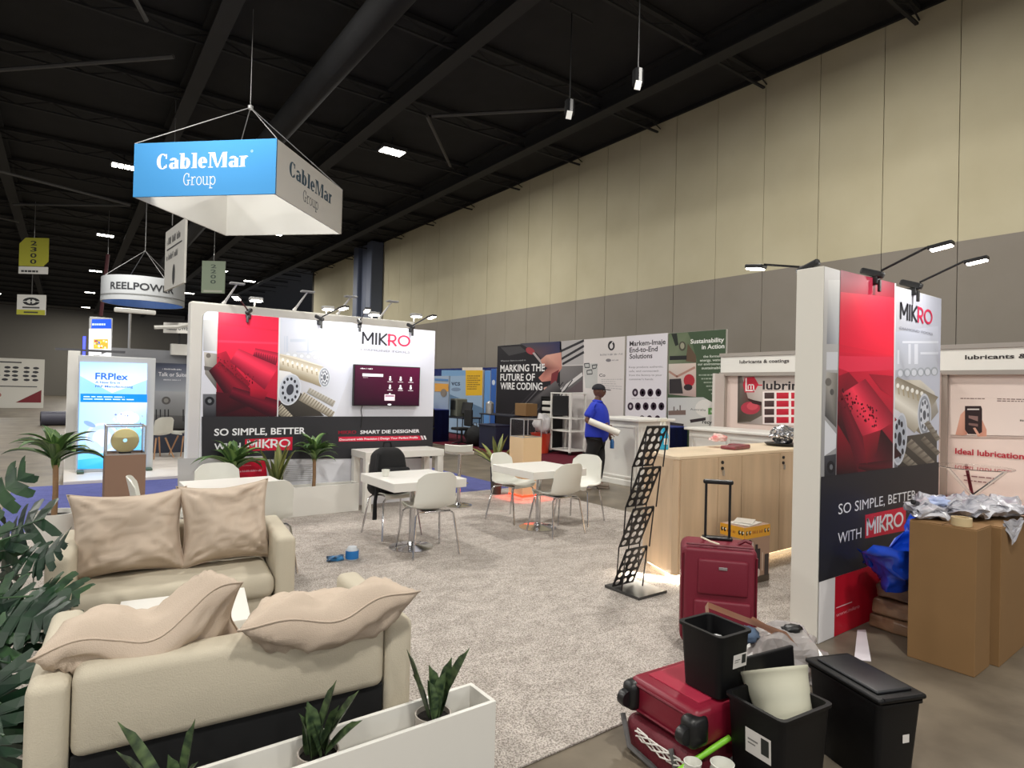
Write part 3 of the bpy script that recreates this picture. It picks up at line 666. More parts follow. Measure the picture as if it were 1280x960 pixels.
for px_, py_, w_ in ((320, 374, 'above the red band'), (410, 385, 'left of the middle'), (467, 392, 'above the lettering'), (520, 394, 'at the right end')):
    p = ony(px_, py_, 12.4); t = thing('flood_light', 'bright small floodlight behind the white booth wall, '+w_, 'light', (p.x, 12.4, p.z))
    obj('lamp_head', box(B(), (0, 0, 0), (.24, .16, .07), .02), mat('grey_lamp_head', (150, 150, 150), .5), t); obj('lens', box(B(), (0, -.02, -.04), (.2, .14, .02), .005), LENSW, t)
    obj('post', tube(B(), [(0, .1, 0), (0, .1, -p.z+.06)], .02, 6), ALU, t)
# television
tv = thing('television', 'wall-mounted television with a dark maroon menu screen on the white exhibit wall', 'television', (3.67, 7.955, 1.67))
pa, pb = ony(442.5, 454.5, 7.93), ony(524.5, 508, 7.93)
cx, cz = (pa.x+pb.x)/2, 1.665; tw, th = 1.0, .565
tv.location = (cx, 7.955, cz)
obj('frame', box(B(), (0, 0, 0), (tw, .05, th), .006), BLACK, tv)
a = Art((cx, 7.928, 0), XP); z0, z1 = cz-th/2+.012, cz+th/2-.012; s0, s1 = -tw/2+.012, tw/2-.012
a.poly([(s0, z0), (s1, z0), (s1, z1), (s0, z1)], [(30, 14, 26), (44, 16, 34), (84, 24, 54), (66, 22, 46)])
X = lambda f_: s0+(s1-s0)*f_; Z_ = lambda f_: z1-(z1-z0)*f_
a.text('mikro', X(.08), Z_(.09), .07, .018, WH, True); a.scr(X(.17), Z_(.09), .1, .016, WH)
a.rect(X(.11), Z_(.27), X(.42), Z_(.2), WH); a.scr(X(.12), Z_(.31), .07, .009, (190, 170, 180))
for r_ in range(3):
    for c_ in range(3):
        if r_ == 2 and c_ > 0: continue
        u, w = X(.53+.165*c_), Z_(.35+.22*r_); a.ell(u, w+.045, .014, .012, WH, up=(c_ == 0)); a.ell(u, w+.018, .018, .016, WH, up=False)
        a.rect(u-.03 if (r_, c_) in ((1, 1),) else u-.014, w-.004, u+.03 if (r_, c_) in ((1, 1),) else u+.014, w+.01, WH, False); a.rect(u-.04, w-.026, u+.04, w-.018, (200, 190, 196), False)
a.rect(X(.45), Z_(.88), X(.61), Z_(.72), (224, 206, 214)); a.rect(X(.46), Z_(.78), X(.60), Z_(.74), (150, 110, 130))
a.ell(X(.53), z0+.01, .03, .012, WH); a.done('screen', SCREEN, parent=tv)
obj('cable', tube(B(), [(-.36, .0, -th/2), (-.38, -.01, -th/2-.06), (-.36, 0, -th/2-.14), (-.37, .0, -th/2-.3)], .006, 5), BLACK, tv)

# ================================================================ TALL PANEL AT THE RIGHT (same booth)
col = thing('exhibit_column', 'tall white panel at the right printed with red band, cables and dark lettering band', 'display wall', (5.1, 2.17, 0))
CX0, CX1, CY0, CY1 = 4.1, 6.12, 2.08, 2.27
obj('panel', box(B(), ((CX0+CX1)/2-5.1, (CY0+CY1)/2-2.17, 1.27), (CX1-CX0, CY1-CY0, 2.54), .004), WHITEW, col)
a = Art((0, CY0, 0), XP)
c6 = lambda X, Y: (960+X/4, 290+Y/4); c1 = lambda X, Y: (960+X/4, 500+Y/4)
ux = lambda px_: ony(px_, 480, CY0).x
E0, E1 = CX0+.004, CX1-.004
a.poly([(E0, 1.12), (E1, 1.12), (E1, 2.536), (E0, 2.536)], [(150, 150, 152), (210, 214, 230), (196, 200, 216), (188, 186, 184)])
a.pp([c6(300, 240), c6(358, 240), c6(350, 560), c6(292, 560)], [(196, 196, 194), (200, 200, 198), (176, 180, 188), (130, 132, 140)])
a.pp([c6(292, 600), c6(348, 600), c6(346, 690), c6(290, 690)], (202, 204, 210)); a.pp([c6(290, 700), c6(346, 705), c1(340, 140), c1(283, 80)], [(176, 172, 166), (120, 116, 110), (90, 88, 86), (70, 70, 74)])
a.pell(*c6(300, 750), 4, 5, (110, 106, 102)); a.pell(*c6(318, 800), 2.5, 4, (86, 84, 84))
a.pp([c1(283, 100), c1(340, 170), c1(338, 240), c1(280, 280)], (218, 220, 226)); a.pp([c1(280, 280), c1(338, 270), c1(336, 380), c1(280, 390)], [(70, 72, 80), (60, 62, 68), (40, 42, 48), (36, 38, 42)]); a.pell(*c1(312, 335), 5, 8, (28, 30, 36)); a.pell(*c1(314, 335), 2, 3.5, (110, 114, 120))
# right part: pale machines, cables
a.pp([c6(632, 500), c6(850, 470), c6(848, 700), c6(630, 690)], [(186, 192, 208), (206, 210, 226), (196, 200, 212), (196, 200, 210)])
for X0, X1, Y0, Y1 in ((700, 712, 560, 660), (730, 748, 560, 660), (645, 655, 590, 660), (760, 850, 600, 612), (670, 850, 545, 556)): a.pp([c6(X0, Y0), c6(X1, Y0), c6(X1, Y1), c6(X0, Y1)], (222, 226, 238))
for i, X in enumerate(range(660, 850, 34)): a.pell(*c6(X, 705-(X-660)*.05), 4.6, 5.6, (170, 176, 186), up=(i == 0)); 
for i, X in enumerate(range(660, 850, 34)): a.pell(*c6(X, 707-(X-660)*.05), 3.0, 4, (212, 216, 226), up=(i == 0))
a.pp([c6(625, 740), c6(760, 740), c6(830, 800), c1(850, 60), c1(760, 170), c1(620, 60)], [(196, 186, 166), (214, 208, 196), (222, 220, 216), (160, 156, 150), (130, 120, 104), (178, 164, 140)])
a.cyl(c6(600, 790), c1(790, 75), 20, 27, (232, 228, 218), (120, 110, 92), 10, .6)
for i in range(6): x = 645+i*24; y = 770+i*8; a.pp([c6(x, y), c6(x+8, y+2), c6(x+12, y+44), c6(x+4, y+40)], (170, 156, 130), up=(i == 0))
for i in range(6): x = 647+i*24; a.pell(*c6(x, 768+i*8), 2, 3, (238, 236, 230), 10, up=(i == 0))
for rx, ry, cc in ((8.5, 27, (206, 210, 220)), (7.2, 24, (150, 156, 168)), (5.6, 20, (212, 216, 226))): a.pell(*c1(780, 75), rx, ry, cc, 24)
for k in range(9): t_ = k*PI*2/9; a.pell(960+780/4+4.4*math.cos(t_), 500+75/4+16*math.sin(t_), 1.1, 3, (80, 84, 96), 8, up=(k == 0))
a.pell(*c1(780, 75), 2, 6, (90, 94, 104))
a.pp([c1(690, 180), c1(760, 170), c1(842, 150), c1(842, 322), c1(760, 335), c1(640, 352)], [(70, 66, 62), (84, 80, 74), (90, 86, 80), (60, 58, 54), (56, 54, 50), (50, 48, 46)])
q = c1
for ar_ in ((700, 210, 820, 320, 22, 16, (150, 142, 130), (110, 102, 92), 5), (790, 110, 850, 200, 14, 12, (156, 150, 140), (120, 112, 100), 4), (770, 190, 850, 270, 14, 12, (140, 132, 120), (104, 96, 86), 4), (655, 270, 745, 345, 22, 16, (150, 142, 130), (104, 98, 88), 5)): rope(*ar_)
a.pp([c6(620, 880), c6(650, 895), c1(680, 80), c1(670, 260), c1(640, 345), c1(618, 330)], [(222, 222, 226), (214, 214, 220), (180, 182, 192), (120, 122, 130), (100, 102, 110), (120, 120, 128)])
for rx, ry, cc in ((9, 33, (204, 208, 218)), (8, 30, (178, 184, 196))): a.pell(*c1(656, 195), rx, ry, cc, 28, rot=.08)
for k in range(10): t_ = k*PI/5+.2; a.pell(960+655/4+5.4*math.cos(t_), 500+195/4+21*math.sin(t_), 1.6, 4, (44, 46, 56), 10, up=(k == 0))
a.pell(*c1(655, 195), 2.6, 9, (54, 56, 66), 16)
# red band
a.pp([c6(360, 190), c6(630, 256), c6(626, 620), c6(352, 600)], [(128, 30, 54), (140, 34, 56), (236, 40, 66), (212, 32, 60)])
a.pp([c6(360, 300), c6(630, 330), c6(626, 620), c6(352, 560)], [(206, 36, 64), (232, 40, 68), (240, 42, 68), (214, 34, 62)])
a.pp([c6(352, 600), c6(626, 620), c1(620, 345), c1(338, 375)], [(206, 32, 60), (232, 40, 68), (76, 16, 34), (34, 18, 24)])
a.pp([c6(352, 620), c6(620, 625), c6(620, 690), c6(400, 700), c6(350, 680)], (222, 50, 78))
a.pp([c6(350, 720), c6(400, 700), c6(490, 800), c1(560, 120), c1(470, 330), c1(345, 120)], [(150, 26, 46), (140, 24, 44), (120, 20, 40), (110, 20, 38), (46, 16, 26), (56, 18, 28)])
a.cyl(c6(385, 830), c1(560, 330), 11, 30, (120, 22, 42), (40, 14, 24), 10, .7)
a.cyl(c6(425, 770), c1(560, 150), 17, 24, (252, 60, 88), (120, 20, 40), 12, .6)
if 0: a.pp([c6(415, 740), c6(470, 720), c6(600, 850), c1(622, 30), c1(618, 200), c1(540, 150), c6(440, 880)], [(206, 32, 58), (232, 40, 66), (236, 40, 66), (240, 50, 78), (196, 28, 54), (190, 26, 50), (190, 28, 52)])
a.cyl(c1(450, 330), c1(616, 345), 3, 12, (90, 18, 34), (34, 12, 20))
a.pp([c1(470, 180), c1(560, 150), c1(540, 260), c1(490, 320)], [(150, 26, 46), (140, 22, 42), (100, 18, 34), (110, 20, 36)])
a.pp([c6(500, 710), c6(622, 720), c6(622, 830), c6(560, 790)], [(150, 24, 46), (170, 28, 50), (190, 30, 56), (150, 24, 44)])
for i in range(70):
    x = random.uniform(355, 540); y = random.uniform(760, 860)+(x-355)*.7; a.pell(*c6(x, y), 1, 1.5, (random.randint(70, 130), 16, 32), 6, up=(i == 0))
a.pp([c6(630, 256), c6(637, 257), c1(627, 345), c1(620, 345)], (214, 216, 222))
# dark band
a.poly([(E0, .62), (E1, .62), (E1, 1.12), (E0, 1.12)], (36, 37, 42)); a.k += .0
w_top = a.px(1100, 587.5)[1]; w_bot = a.px(1040, 722)[1]
a.rect(E0, w_bot, E1, w_top, (40, 41, 46))
a.ptext('SO SIMPLE, BETTER', c1(348, 572), c1(735, 497), 13.2, WH, False)
a.ptext('WITH', c1(345, 718), c1(462, 692), 13.5, WH, False)
a.pp([c1(482, 574), c1(686, 532), c1(684, 652), c1(482, 692)], (206, 36, 62)); mik(a, c1(488, 676), c1(672, 640), 20, .16, [WH]*5, .08)
mik(a, c6(656, 432), c6(818, 452), 20, .15, [(48, 48, 54)]*3+[(208, 44, 84)]*2, .1)
a.ptext('DIAMOND TOOLS', c6(655, 486), c6(820, 505), 3.2, (130, 132, 144))
a.rect(E0, .004, E1, w_bot, (226, 224, 224)); u_ = a.px(1042, 760)[0]
a.rect(u_, .004, u_+.95, w_bot, (186, 20, 42)); cc = lambda X, Y: (980+X/8, 680+Y/8)
a.pp([cc(512, 632), cc(670, 572), cc(670, 582), cc(512, 642)], (226, 190, 196)); a.ptext('www.mikro', cc(512, 728), cc(745, 640), 5, (214, 150, 160))
a.done(parent=col)
for i, (X_, lb, yw) in enumerate(((4.83, 'black clip-on arm light above the red band of the tall right panel', 0), (5.52, 'black clip-on arm light above the lettering of the tall right panel', 0))):
    arm_light(lb, (X_, CY0+.01, 2.55), .36, .13, yaw=R(4), watt=SPOT_W*.8)
t = arm_light('black clip-on arm light pointing away at the back of the tall right panel', (4.25, CY1, 2.54), .34, .06, yaw=PI, watt=SPOT_W*.5)
# ================================================================ LUBRICANTS BOOTH along the hall wall
lb = thing('lubricants_booth', 'white framed booth along the hall wall with a lubricants and coatings header', 'booth', (11.3, 3.9, 0))
def lbo(name, bm, m): 
    bm.transform(Matrix.Translation((-11.3, -3.9, 0))); return obj(name, bm, m, lb)
lbo('back_panel', bx(B(), 11.2, 11.3, .0, 7.75, .0, 2.1), mat('pale_pink_panel', (226, 208, 200), .5))
lbo('header_panel', bx(B(), 10.1, 11.3, -.02, 7.78, 2.12, 2.5, .004) if False else bx(B(), 11.12, 11.25, -.02, 7.78, 2.12, 2.46, .004), WHITE)
for z0_, z1_ in ((2.06, 2.13), (2.46, 2.53)): lbo('rail', bx(B(), 11.1, 11.3, -.05, 7.8, z0_, z1_), mat('silver_rail', (178, 170, 162), .3, .5))
for y in (.0, 3.72, 5.75, 7.7): lbo('post', bx(B(), 11.13, 11.2, y-.04, y+.04, 0, 2.1), mat('silver_rail', (178, 170, 162)))
lbo('side_panel', bx(B(), 10.8, 11.2, 7.68, 7.74, 0, 2.1), mat('booth_side_panel', (208, 200, 194), .5))
lbo('side_panel', bx(B(), 10.5, 11.2, 3.76, 3.80, 0, 2.1), mat('pale_pink_panel', (226, 208, 200)))
lbo('base_strip', bx(B(), 11.16, 11.2, .04, 3.68, 0.05, .17), mat('red_base_strip', (156, 50, 62), .5))
a = Art((11.19, 0, 0), YM)
a.k = .075
a.ptext('lubricants & coatings', (927, 454.5), (989, 453.5), 4, (70, 64, 62), True)
a.ptext('lubricants & coatings', (1208.5, 449.5), (1350, 444), 5.2, (52, 48, 48), True)
a.k = .002
def L8(*l): return [(860+x/6.4, 410+y/6.4) for x, y in l]
a.pp(L8((400, 370), (900, 360), (900, 790), (395, 760)), [(176, 164, 158), (196, 184, 178), (220, 210, 206), (120, 110, 104)])
a.pp(L8((400, 380), (430, 380), (480, 560), (590, 600), (590, 700), (500, 750), (398, 755)), [(90, 82, 78), (120, 112, 106), (96, 70, 66), (110, 60, 60), (100, 92, 84), (96, 90, 78), (70, 64, 56)])
a.pell(860+500/6.4, 410+640/6.4, 12, 8, (176, 62, 78)); a.pell(860+515/6.4, 410+625/6.4, 7, 5, (206, 84, 96))
a.pp(L8((470, 565), (590, 590), (590, 620), (520, 605)), (60, 40, 40))
a.pp(L8((455, 395), (530, 390), (565, 450), (530, 515), (455, 515), (440, 455)), (190, 40, 62)); a.pp(L8((556, 452), (595, 452), (595, 462), (556, 462)), (190, 40, 62))
for r_ in ((460, 400, 470, 505), (470, 495, 536, 505), (478, 450, 486, 490), (478, 450, 530, 458), (500, 450, 508, 490), (522, 450, 530, 505)): a.pp(L8((r_[0], r_[1]), (r_[2], r_[1]), (r_[2], r_[3]), (r_[0], r_[3])), (240, 232, 230), up=(r_[0] == 460))
a.ptext('lubrimetal', (860+598/6.4, 410+490/6.4), (860+1130/6.4, 410+482/6.4), 10.5, (48, 44, 46), True)
a.pp(L8((598, 508), (1100, 500), (1100, 780), (598, 770)), (236, 226, 224))
for j in range(4):
    for i in range(5):
        x = 612+i*112; y = 517+j*65; cc_ = (84, 66, 66) if i == 0 else (196, 46, 66); w_ = 78 if i == 0 else 98
        if i > 0: x = 708+(i-1)*118
        a.pp(L8((x, y), (x+w_, y-1), (x+w_, y+48), (x, y+49)), [cc_, cc_, tuple(max(0, v-22) for v in cc_), tuple(max(0, v-10) for v in cc_)], up=(i+j == 0))
R1 = lambda X, Y: (1160+X/4.8, 460+Y/4.8)
a.pp([R1(135, 40), R1(760, 40), R1(760, 410), R1(135, 400)], [(214, 198, 190), (220, 204, 198), (230, 216, 210), (230, 216, 208)])
a.pp([R1(135, 405), R1(760, 415), R1(760, 425), R1(135, 415)], (190, 172, 164))
a.pp([R1(165, 400), R1(195, 280), R1(225, 250), R1(235, 400), R1(205, 405)], [(206, 150, 130), (220, 170, 150), (210, 160, 140), (180, 120, 104), (200, 150, 130)])
a.pp([R1(270, 360), R1(320, 300), R1(352, 370), R1(352, 410), R1(300, 412)], [(220, 170, 150), (214, 160, 140), (206, 150, 130), (210, 156, 136), (196, 140, 120)])
a.pp([R1(222, 228), R1(318, 228), R1(325, 245), R1(325, 385), R1(300, 398), R1(240, 396), R1(222, 370)], (52, 40, 42))
a.pp([R1(236, 244), R1(308, 244), R1(308, 252), R1(236, 252)], (220, 214, 212)); a.pp([R1(244, 285), R1(300, 290), R1(300, 320), R1(244, 300)], (140, 112, 108)); a.pp([R1(244, 330), R1(300, 335), R1(300, 352), R1(244, 342)], (130, 100, 96))
a.pp([R1(270, 360), R1(285, 358), R1(312, 402), R1(298, 408)], (214, 162, 142))
a.lines([R1(195, 178), R1(360, 180), R1(360, 188), R1(195, 186)], 1, (120, 100, 96), .7); a.lines([R1(415, 180), R1(620, 184), R1(620, 208), R1(415, 204)], 2, (120, 100, 96), .5)
a.ptext('Ideal lubrication', (1194, 567), (1280, 573), 7, (178, 44, 60), True)
a.lines([R1(215, 636), R1(480, 662), R1(480, 720), R1(215, 690)], 2, (140, 100, 100), .25)
a.pscr(R1(552, 320), R1(590, 320), 2.2, (60, 50, 50), True)
a.done(parent=lb)
tag(obj('raised_floor', bx(B(), 8.9, 11.3, -.2, 7.75, .010, .03), mat('pale_booth_floor', (222, 200, 184), .45)), 'pale floor panels of the lubricants booth', 'platform')
# glass table in it
t = thing('glass_table', 'round glass table on crossed chrome legs before the pale pink graphic', 'table', (10.2, 3.05, .03))
obj('glass_top', lathe(B(), [(0, .70), (.46, .70), (.46, .715), (0, .715)], 32), GLASS, t)
for k in range(3):
    a_ = k*2*PI/3+.5; obj('leg', tube(B(), [(.38*math.cos(a_), .38*math.sin(a_), .70), (-.3*math.cos(a_), -.3*math.sin(a_), .0)], .022, 8), CHROME if k else mat('dark_red_metal', (110, 26, 40), .3, .5), t)
obj('rim', tube(B(), [(.46*math.cos(k*PI/16), .46*math.sin(k*PI/16), .708) for k in range(32)], .008, 6, closed=True), CHROME, t)
def cabinet(name, label, x0, x1, y0, y1, h, m=WHITE, cat='counter'):
    """white moulded counter: body, panelled fronts, plinth, overhanging top"""
    t = thing(name, label, cat, ((x0+x1)/2, (y0+y1)/2, 0)); w, d = x1-x0, y1-y0
    obj('body', box(B(), (0, 0, .08+(h-.12)/2), (w-.06, d-.06, h-.12), .006), m, t)
    obj('plinth', box(B(), (0, 0, .05), (w, d, .1), .008), m, t)
    obj('counter_top', box(B(), (0, 0, h-.025), (w+.08, d+.08, .05), .012), m, t)
    for side in ('y', 'x'):
        bm = B(); L = w if side == 'y' else d; n = max(1, round(L/.8))
        for i in range(n):
            c_ = -L/2+.06+(L-.12)*(i+.5)/n; pw = (L-.12)/n-.08; hz = (h-.3)
            for (du, dz, su, sz) in ((0, hz/2, pw, .035), (0, -hz/2, pw, .035), (-pw/2, 0, .035, hz), (pw/2, 0, .035, hz)):
                p = (c_+du, -d/2+.024, h/2+dz) if side == 'y' else (-w/2+.024, c_+du, h/2+dz)
                box(bm, p, (su, .02, sz) if side == 'y' else (.02, su, sz), .004)
        obj('moulding', bm, m, t)
    return t
cabinet('display_counter', 'white panelled counter in front of the lubricants booth behind the oak counter', 9.3, 10.1, 5.5, 7.2, 1.05)
cabinet('display_counter', 'white panelled counter beside the standing man in the blue shirt', 8.05, 8.95, 7.25, 8.35, 1.2)

# ================================================================ CODING BOOTH back wall banners (face the aisle)
BX = 11.2
def banner(name, label, px0, px1, ytop0, ytop1, z0=.05, base=(40, 40, 44), cat='banner', X=BX):
    p0, p1 = onx(px0, ytop0, X), onx(px1, ytop1, X); h = (p0.z+p1.z)/2
    t = thing(name, label, cat, (X+.03, (p0.y+p1.y)/2, 0)); L = p0.y-p1.y
    obj('panel', bx(B(), -.028, .03, -L/2+.005, L/2-.005, z0, h), mat('banner_board', (200, 196, 190), .6), t)
    obj('foot', box(box(B(), (0, -L/2+.15, .025), (.4, .06, .05), .01), (0, L/2-.15, .025), (.4, .06, .05), .01), ALU, t)
    a = Art((X, 0, 0), YM); a.rect(-p0.y+.006, z0, -p1.y-.006, h-.003, base); return t, a
B3 = lambda *l: [(540+x/5.818, 400+y/5.818) for x, y in l]; B4 = lambda *l: [(700+x/5.818, 400+y/5.818) for x, y in l]
t, a = banner('banner_panel', 'black banner panel reading marking the future of wire coding with a hand picking wires', 622, 701.5, 432, 426.5, base=(34, 32, 36))
a.pp(B3((640, 170), (940, 155), (945, 300), (800, 290), (760, 240)), [(70, 70, 78), (44, 48, 86), (60, 60, 90), (60, 50, 60), (90, 70, 74)])
a.pp(B3((500, 200), (640, 190), (690, 230), (560, 260)), (66, 64, 66)); a.pell(540+715/5.818, 400+225/5.818, 6, 4, (150, 60, 66), rot=.5); a.pp(B3((730, 240), (745, 235), (830, 340), (815, 345)), (170, 160, 160))
a.pp(B3((790, 290), (830, 255), (940, 235), (945, 350), (880, 440), (800, 450), (775, 420), (840, 350), (800, 320)), [(196, 140, 124), (214, 164, 146), (206, 150, 136), (190, 130, 118), (170, 100, 92), (196, 130, 116), (206, 140, 126), (130, 80, 76), (180, 120, 106)])
a.pp(B3((810, 490), (870, 480), (880, 505), (820, 525)), (206, 160, 146)); a.pp(B3((870, 390), (925, 360), (900, 480), (860, 490)), (120, 50, 56))
for i in range(9):
    x = 560+i*34; a.pline(B3((x, 700), (x+190, 500-i*8)), .035, (96, 92, 96) if i % 2 else (54, 50, 54), up=(i == 0))
a.pp(B3((700, 600), (900, 440), (945, 520), (780, 640), (640, 690)), [(44, 42, 44), (110, 106, 108), (50, 48, 50), (60, 58, 60), (40, 38, 40)])
a.ptext('Wherever there is a need to', B3((500, 304))[0], B3((682, 298))[0], 2, (170, 170, 172)); W2 = (228, 226, 226)
a.ptext('MARKING THE', B3((497, 376))[0], B3((820, 366))[0], 8.2, W2, True); a.ptext('FUTURE OF', B3((497, 440))[0], B3((748, 434))[0], 8.2, W2, True); a.ptext('WIRE CODING', B3((497, 502))[0], B3((803, 503))[0], 8.2, W2, True)
a.done(parent=t)
t, a = banner('banner_panel', 'white banner panel with grey wire pictures and an oval emblem, behind the man', 702, 781.5, 426.8, 420, base=(216, 210, 208))
a.pp(B4((0, 155), (172, 145), (172, 325), (0, 330)), (176, 172, 172))
for p in (((0, 230), (172, 150)), ((0, 290), (172, 190)), ((20, 320), (172, 235))): a.pline(B4(*p), .07, (50, 48, 52), up=(p[0][1] == 230))
a.pp(B4((0, 335), (168, 330), (168, 525), (0, 530)), [(130, 126, 126), (110, 106, 106), (84, 80, 84), (96, 92, 92)]); a.pp(B4((0, 500), (160, 380), (166, 405), (0, 535)), (206, 202, 202)); a.pp(B4((40, 525), (166, 430), (166, 525)), (96, 84, 88))
a.pp(B4((170, 320), (275, 315), (272, 480), (235, 498), (185, 495)), (190, 190, 188)); 
for p in (((178, 318), (212, 315), (215, 345), (182, 345)), ((235, 330), (270, 325), (262, 350), (238, 355)), ((196, 368), (232, 362), (235, 392), (198, 395))):
    a.pline(B4(*p, p[0]), .025, (54, 54, 58))
a.pell(700+374/5.818, 400+187/5.818, 4.3, 6, (40, 38, 42)); a.pell(700+374/5.818, 400+190/5.818, 2.2, 3.4, (214, 210, 210)); a.pline(B4((372, 175), (385, 160)), .03, (214, 210, 210))
a.pscr(B4((292, 260))[0], B4((455, 252))[0], 2.2, (150, 146, 150)); a.pell(700+353/5.818, 400+293/5.818, 3.4, 2, (130, 126, 130)); a.pscr(B4((378, 298))[0], B4((430, 295))[0], 1.8, (150, 146, 150))
a.ptext('Co', B4((285, 412))[0], B4((330, 410))[0], 3.6, (90, 84, 90), True); a.lines(B4((300, 428), (460, 425), (455, 515), (300, 500)), 5, (170, 166, 168), .25); a.done(parent=t)
t, a = banner('banner_panel', 'white banner panel listing end-to-end solutions with rows of dark round icons', 783.5, 835, 419.5, 416.6, base=(220, 216, 222))
W3 = (62, 56, 62)
a.ptext('Markem-Imaje', B4((506, 190))[0], B4((768, 182))[0], 6, W3, True); a.ptext('End-to-End', B4((506, 236))[0], B4((710, 229))[0], 6, W3, True); a.ptext('Solutions', B4((506, 282))[0], B4((672, 275))[0], 6, W3, True)
for i, s_ in enumerate(('Keep products authentic,', 'safe, and connected-', 'from the factory to your', "customer's hands.")): a.ptext(s_, B4((502, 350+i*29))[0], B4(((750, 722, 742, 682)[i], 346+i*28))[0], 2.4, (110, 104, 112))
for row, (y, xs) in enumerate(((528, (547, 601, 657, 716)), (628, (513, 567, 624, 681, 738)), (722, (597, 651, 709)))):
    for i, x in enumerate(xs):
        a.pell(700+x/5.818, 400+(y)/5.818, 3.7, 5, (52, 36, 52), 14, up=(i == 0)); a.pell(700+x/5.818, 400+(y)/5.818, 1.5, 2.4, (190, 180, 190), 8, up=(i == 0))
a.lines(B4((520, 568), (740, 566), (740, 574), (520, 578)), 1, (180, 174, 182), .4); a.done(parent=t)
t, a = banner('banner_panel', 'green banner panel reading sustainability in action with factory pictures', 836, 908, 416.6, 411.4, base=(66, 84, 62))
a.pp(B4((790, 100), (930, 90), (960, 160), (1000, 310), (790, 320)), [(96, 110, 84), (104, 116, 90), (90, 104, 80), (84, 98, 74), (120, 128, 104)])
a.pell(700+890/5.818, 400+190/5.818, 4.5, 6, (74, 72, 62)); a.pell(700+890/5.818, 400+188/5.818, 2.6, 4, (150, 148, 128)); a.pp(B4((810, 100), (850, 98), (862, 180), (840, 190)), (40, 44, 40))
a.pp(B4((930, 170), (990, 260), (990, 310), (915, 300)), (96, 78, 62)); a.pp(B4((798, 262), (922, 258), (922, 288), (798, 292)), (40, 40, 40))
a.pp(B4((790, 320), (990, 312), (990, 560), (790, 540)), [(206, 196, 186), (210, 190, 180), (176, 150, 144), (150, 140, 134)])
a.pp(B4((795, 430), (880, 425), (895, 535), (795, 535)), (54, 50, 52)); a.pell(700+940/5.818, 400+440/5.818, 7, 8, (170, 46, 56)); a.pell(700+932/5.818, 400+490/5.818, 5.5, 4, (50, 40, 44)); a.pline(B4((795, 375), (850, 412), (980, 345)), .05, (170, 130, 116))
a.pp(B4((785, 565), (1190, 560), (1190, 780), (785, 785)), [(190, 190, 190), (196, 196, 190), (206, 204, 196), (200, 196, 190)])
a.pell(700+1065/5.818, 400+640/5.818, 14, 11, (216, 212, 206), rot=0); a.pp(B4((1040, 560), (1190, 560), (1190, 640), (1110, 600)), (66, 84, 62))
for x, h_ in ((800, 30), (825, 60), (850, 40), (870, 70), (900, 24)): a.pp(B4((x, 690-h_), (x+9, 690-h_), (x+9, 690), (x, 690)), (110, 100, 98), up=(x == 800))
a.pp(B4((788, 660), (915, 655), (915, 690), (788, 692)), (120, 100, 92)); a.pp(B4((788, 740), (900, 755), (900, 780), (788, 778)), (60, 54, 56)); a.pp(B4((945, 725), (1060, 708), (1060, 730), (950, 748)), (54, 46, 48))
a.ptext('Australia', B4((948, 656))[0], B4((1060, 655))[0], 2.6, (60, 60, 60)); a.pp(B4((1078, 640), (1170, 636), (1170, 684), (1078, 688)), (96, 150, 80)); a.pscr(B4((1095, 672))[0], B4((1150, 670))[0], 3, (206, 224, 196), True)
a.ptext('recycle', B4((1035, 752))[0], B4((1150, 750))[0], 4.5, (50, 50, 50), True)
a.ptext('Sustainability', B4((950, 172))[0], B4((1194, 162))[0], 5.4, (226, 226, 222), True); a.ptext('in Action', B4((1032, 212))[0], B4((1196, 204))[0], 5.4, (226, 226, 222), True)
for i, s_ in enumerate(('the formula', 'energy, water', 'our environment', 'sustainable')): a.ptext(s_, B4(((1042, 1018, 1002, 1030)[i], 274+i*28))[0], B4((1180, 272+i*28))[0], 3, (196, 202, 190), True)
for i in range(6): a.lines(B4((1010+i*18, 392+i*27), (1178, 390+i*27), (1178, 408+i*27), (1010+i*18, 410+i*27)), 1, (150, 160, 144), .55)
a.done(parent=t)

# ---- blue draped booth at the left of them
DRAPE = mat('blue_drape', (36, 52, 122), .85, bump=.2, bs=20)
def drape(x0, y0, x1, y1, z0, z1, n=40, amp=.03, th=.0):
    bm = B(); L = math.hypot(x1-x0, y1-y0); nx, ny = -(y1-y0)/L, (x1-x0)/L; lo, hi = [], []
    for i in range(n*2+1):
        f = i/(n*2); w_ = math.sin(f*n*2)*amp; x, y = x0+(x1-x0)*f+nx*w_, y0+(y1-y0)*f+ny*w_
        lo.append(bm.verts.new((x, y, z0))); hi.append(bm.verts.new((x+nx*w_*-.5, y+ny*w_*-.5, z1)))
    for i in range(n*2): bm.faces.new((lo[i], lo[i+1], hi[i+1], hi[i]))
    r_ = bmesh.ops.solidify(bm, geom=bm.faces[:], thickness=.01); return bm
tag(obj('drape_wall', drape(11.9, 17.0, 11.9, 25.5, .0, 2.42, 60), DRAPE, smooth=True), 'blue pleated drape wall behind the light blue display boards', 'drape')
t, a = banner('display_board', 'light blue display board with a yellow flyer hung on it, against the blue drape', 552, 604, 463.5, 462.5, base=(150, 176, 202), X=11.45)
a.pp(B3((70, 365), (370, 365), (370, 400), (70, 410)), (120, 160, 200)); a.pp(B3((130, 540), (370, 640), (370, 760), (130, 700)), (96, 126, 156)); a.ptext('vcs', B3((140, 475))[0], B3((205, 462))[0], 6, (50, 64, 90), True)
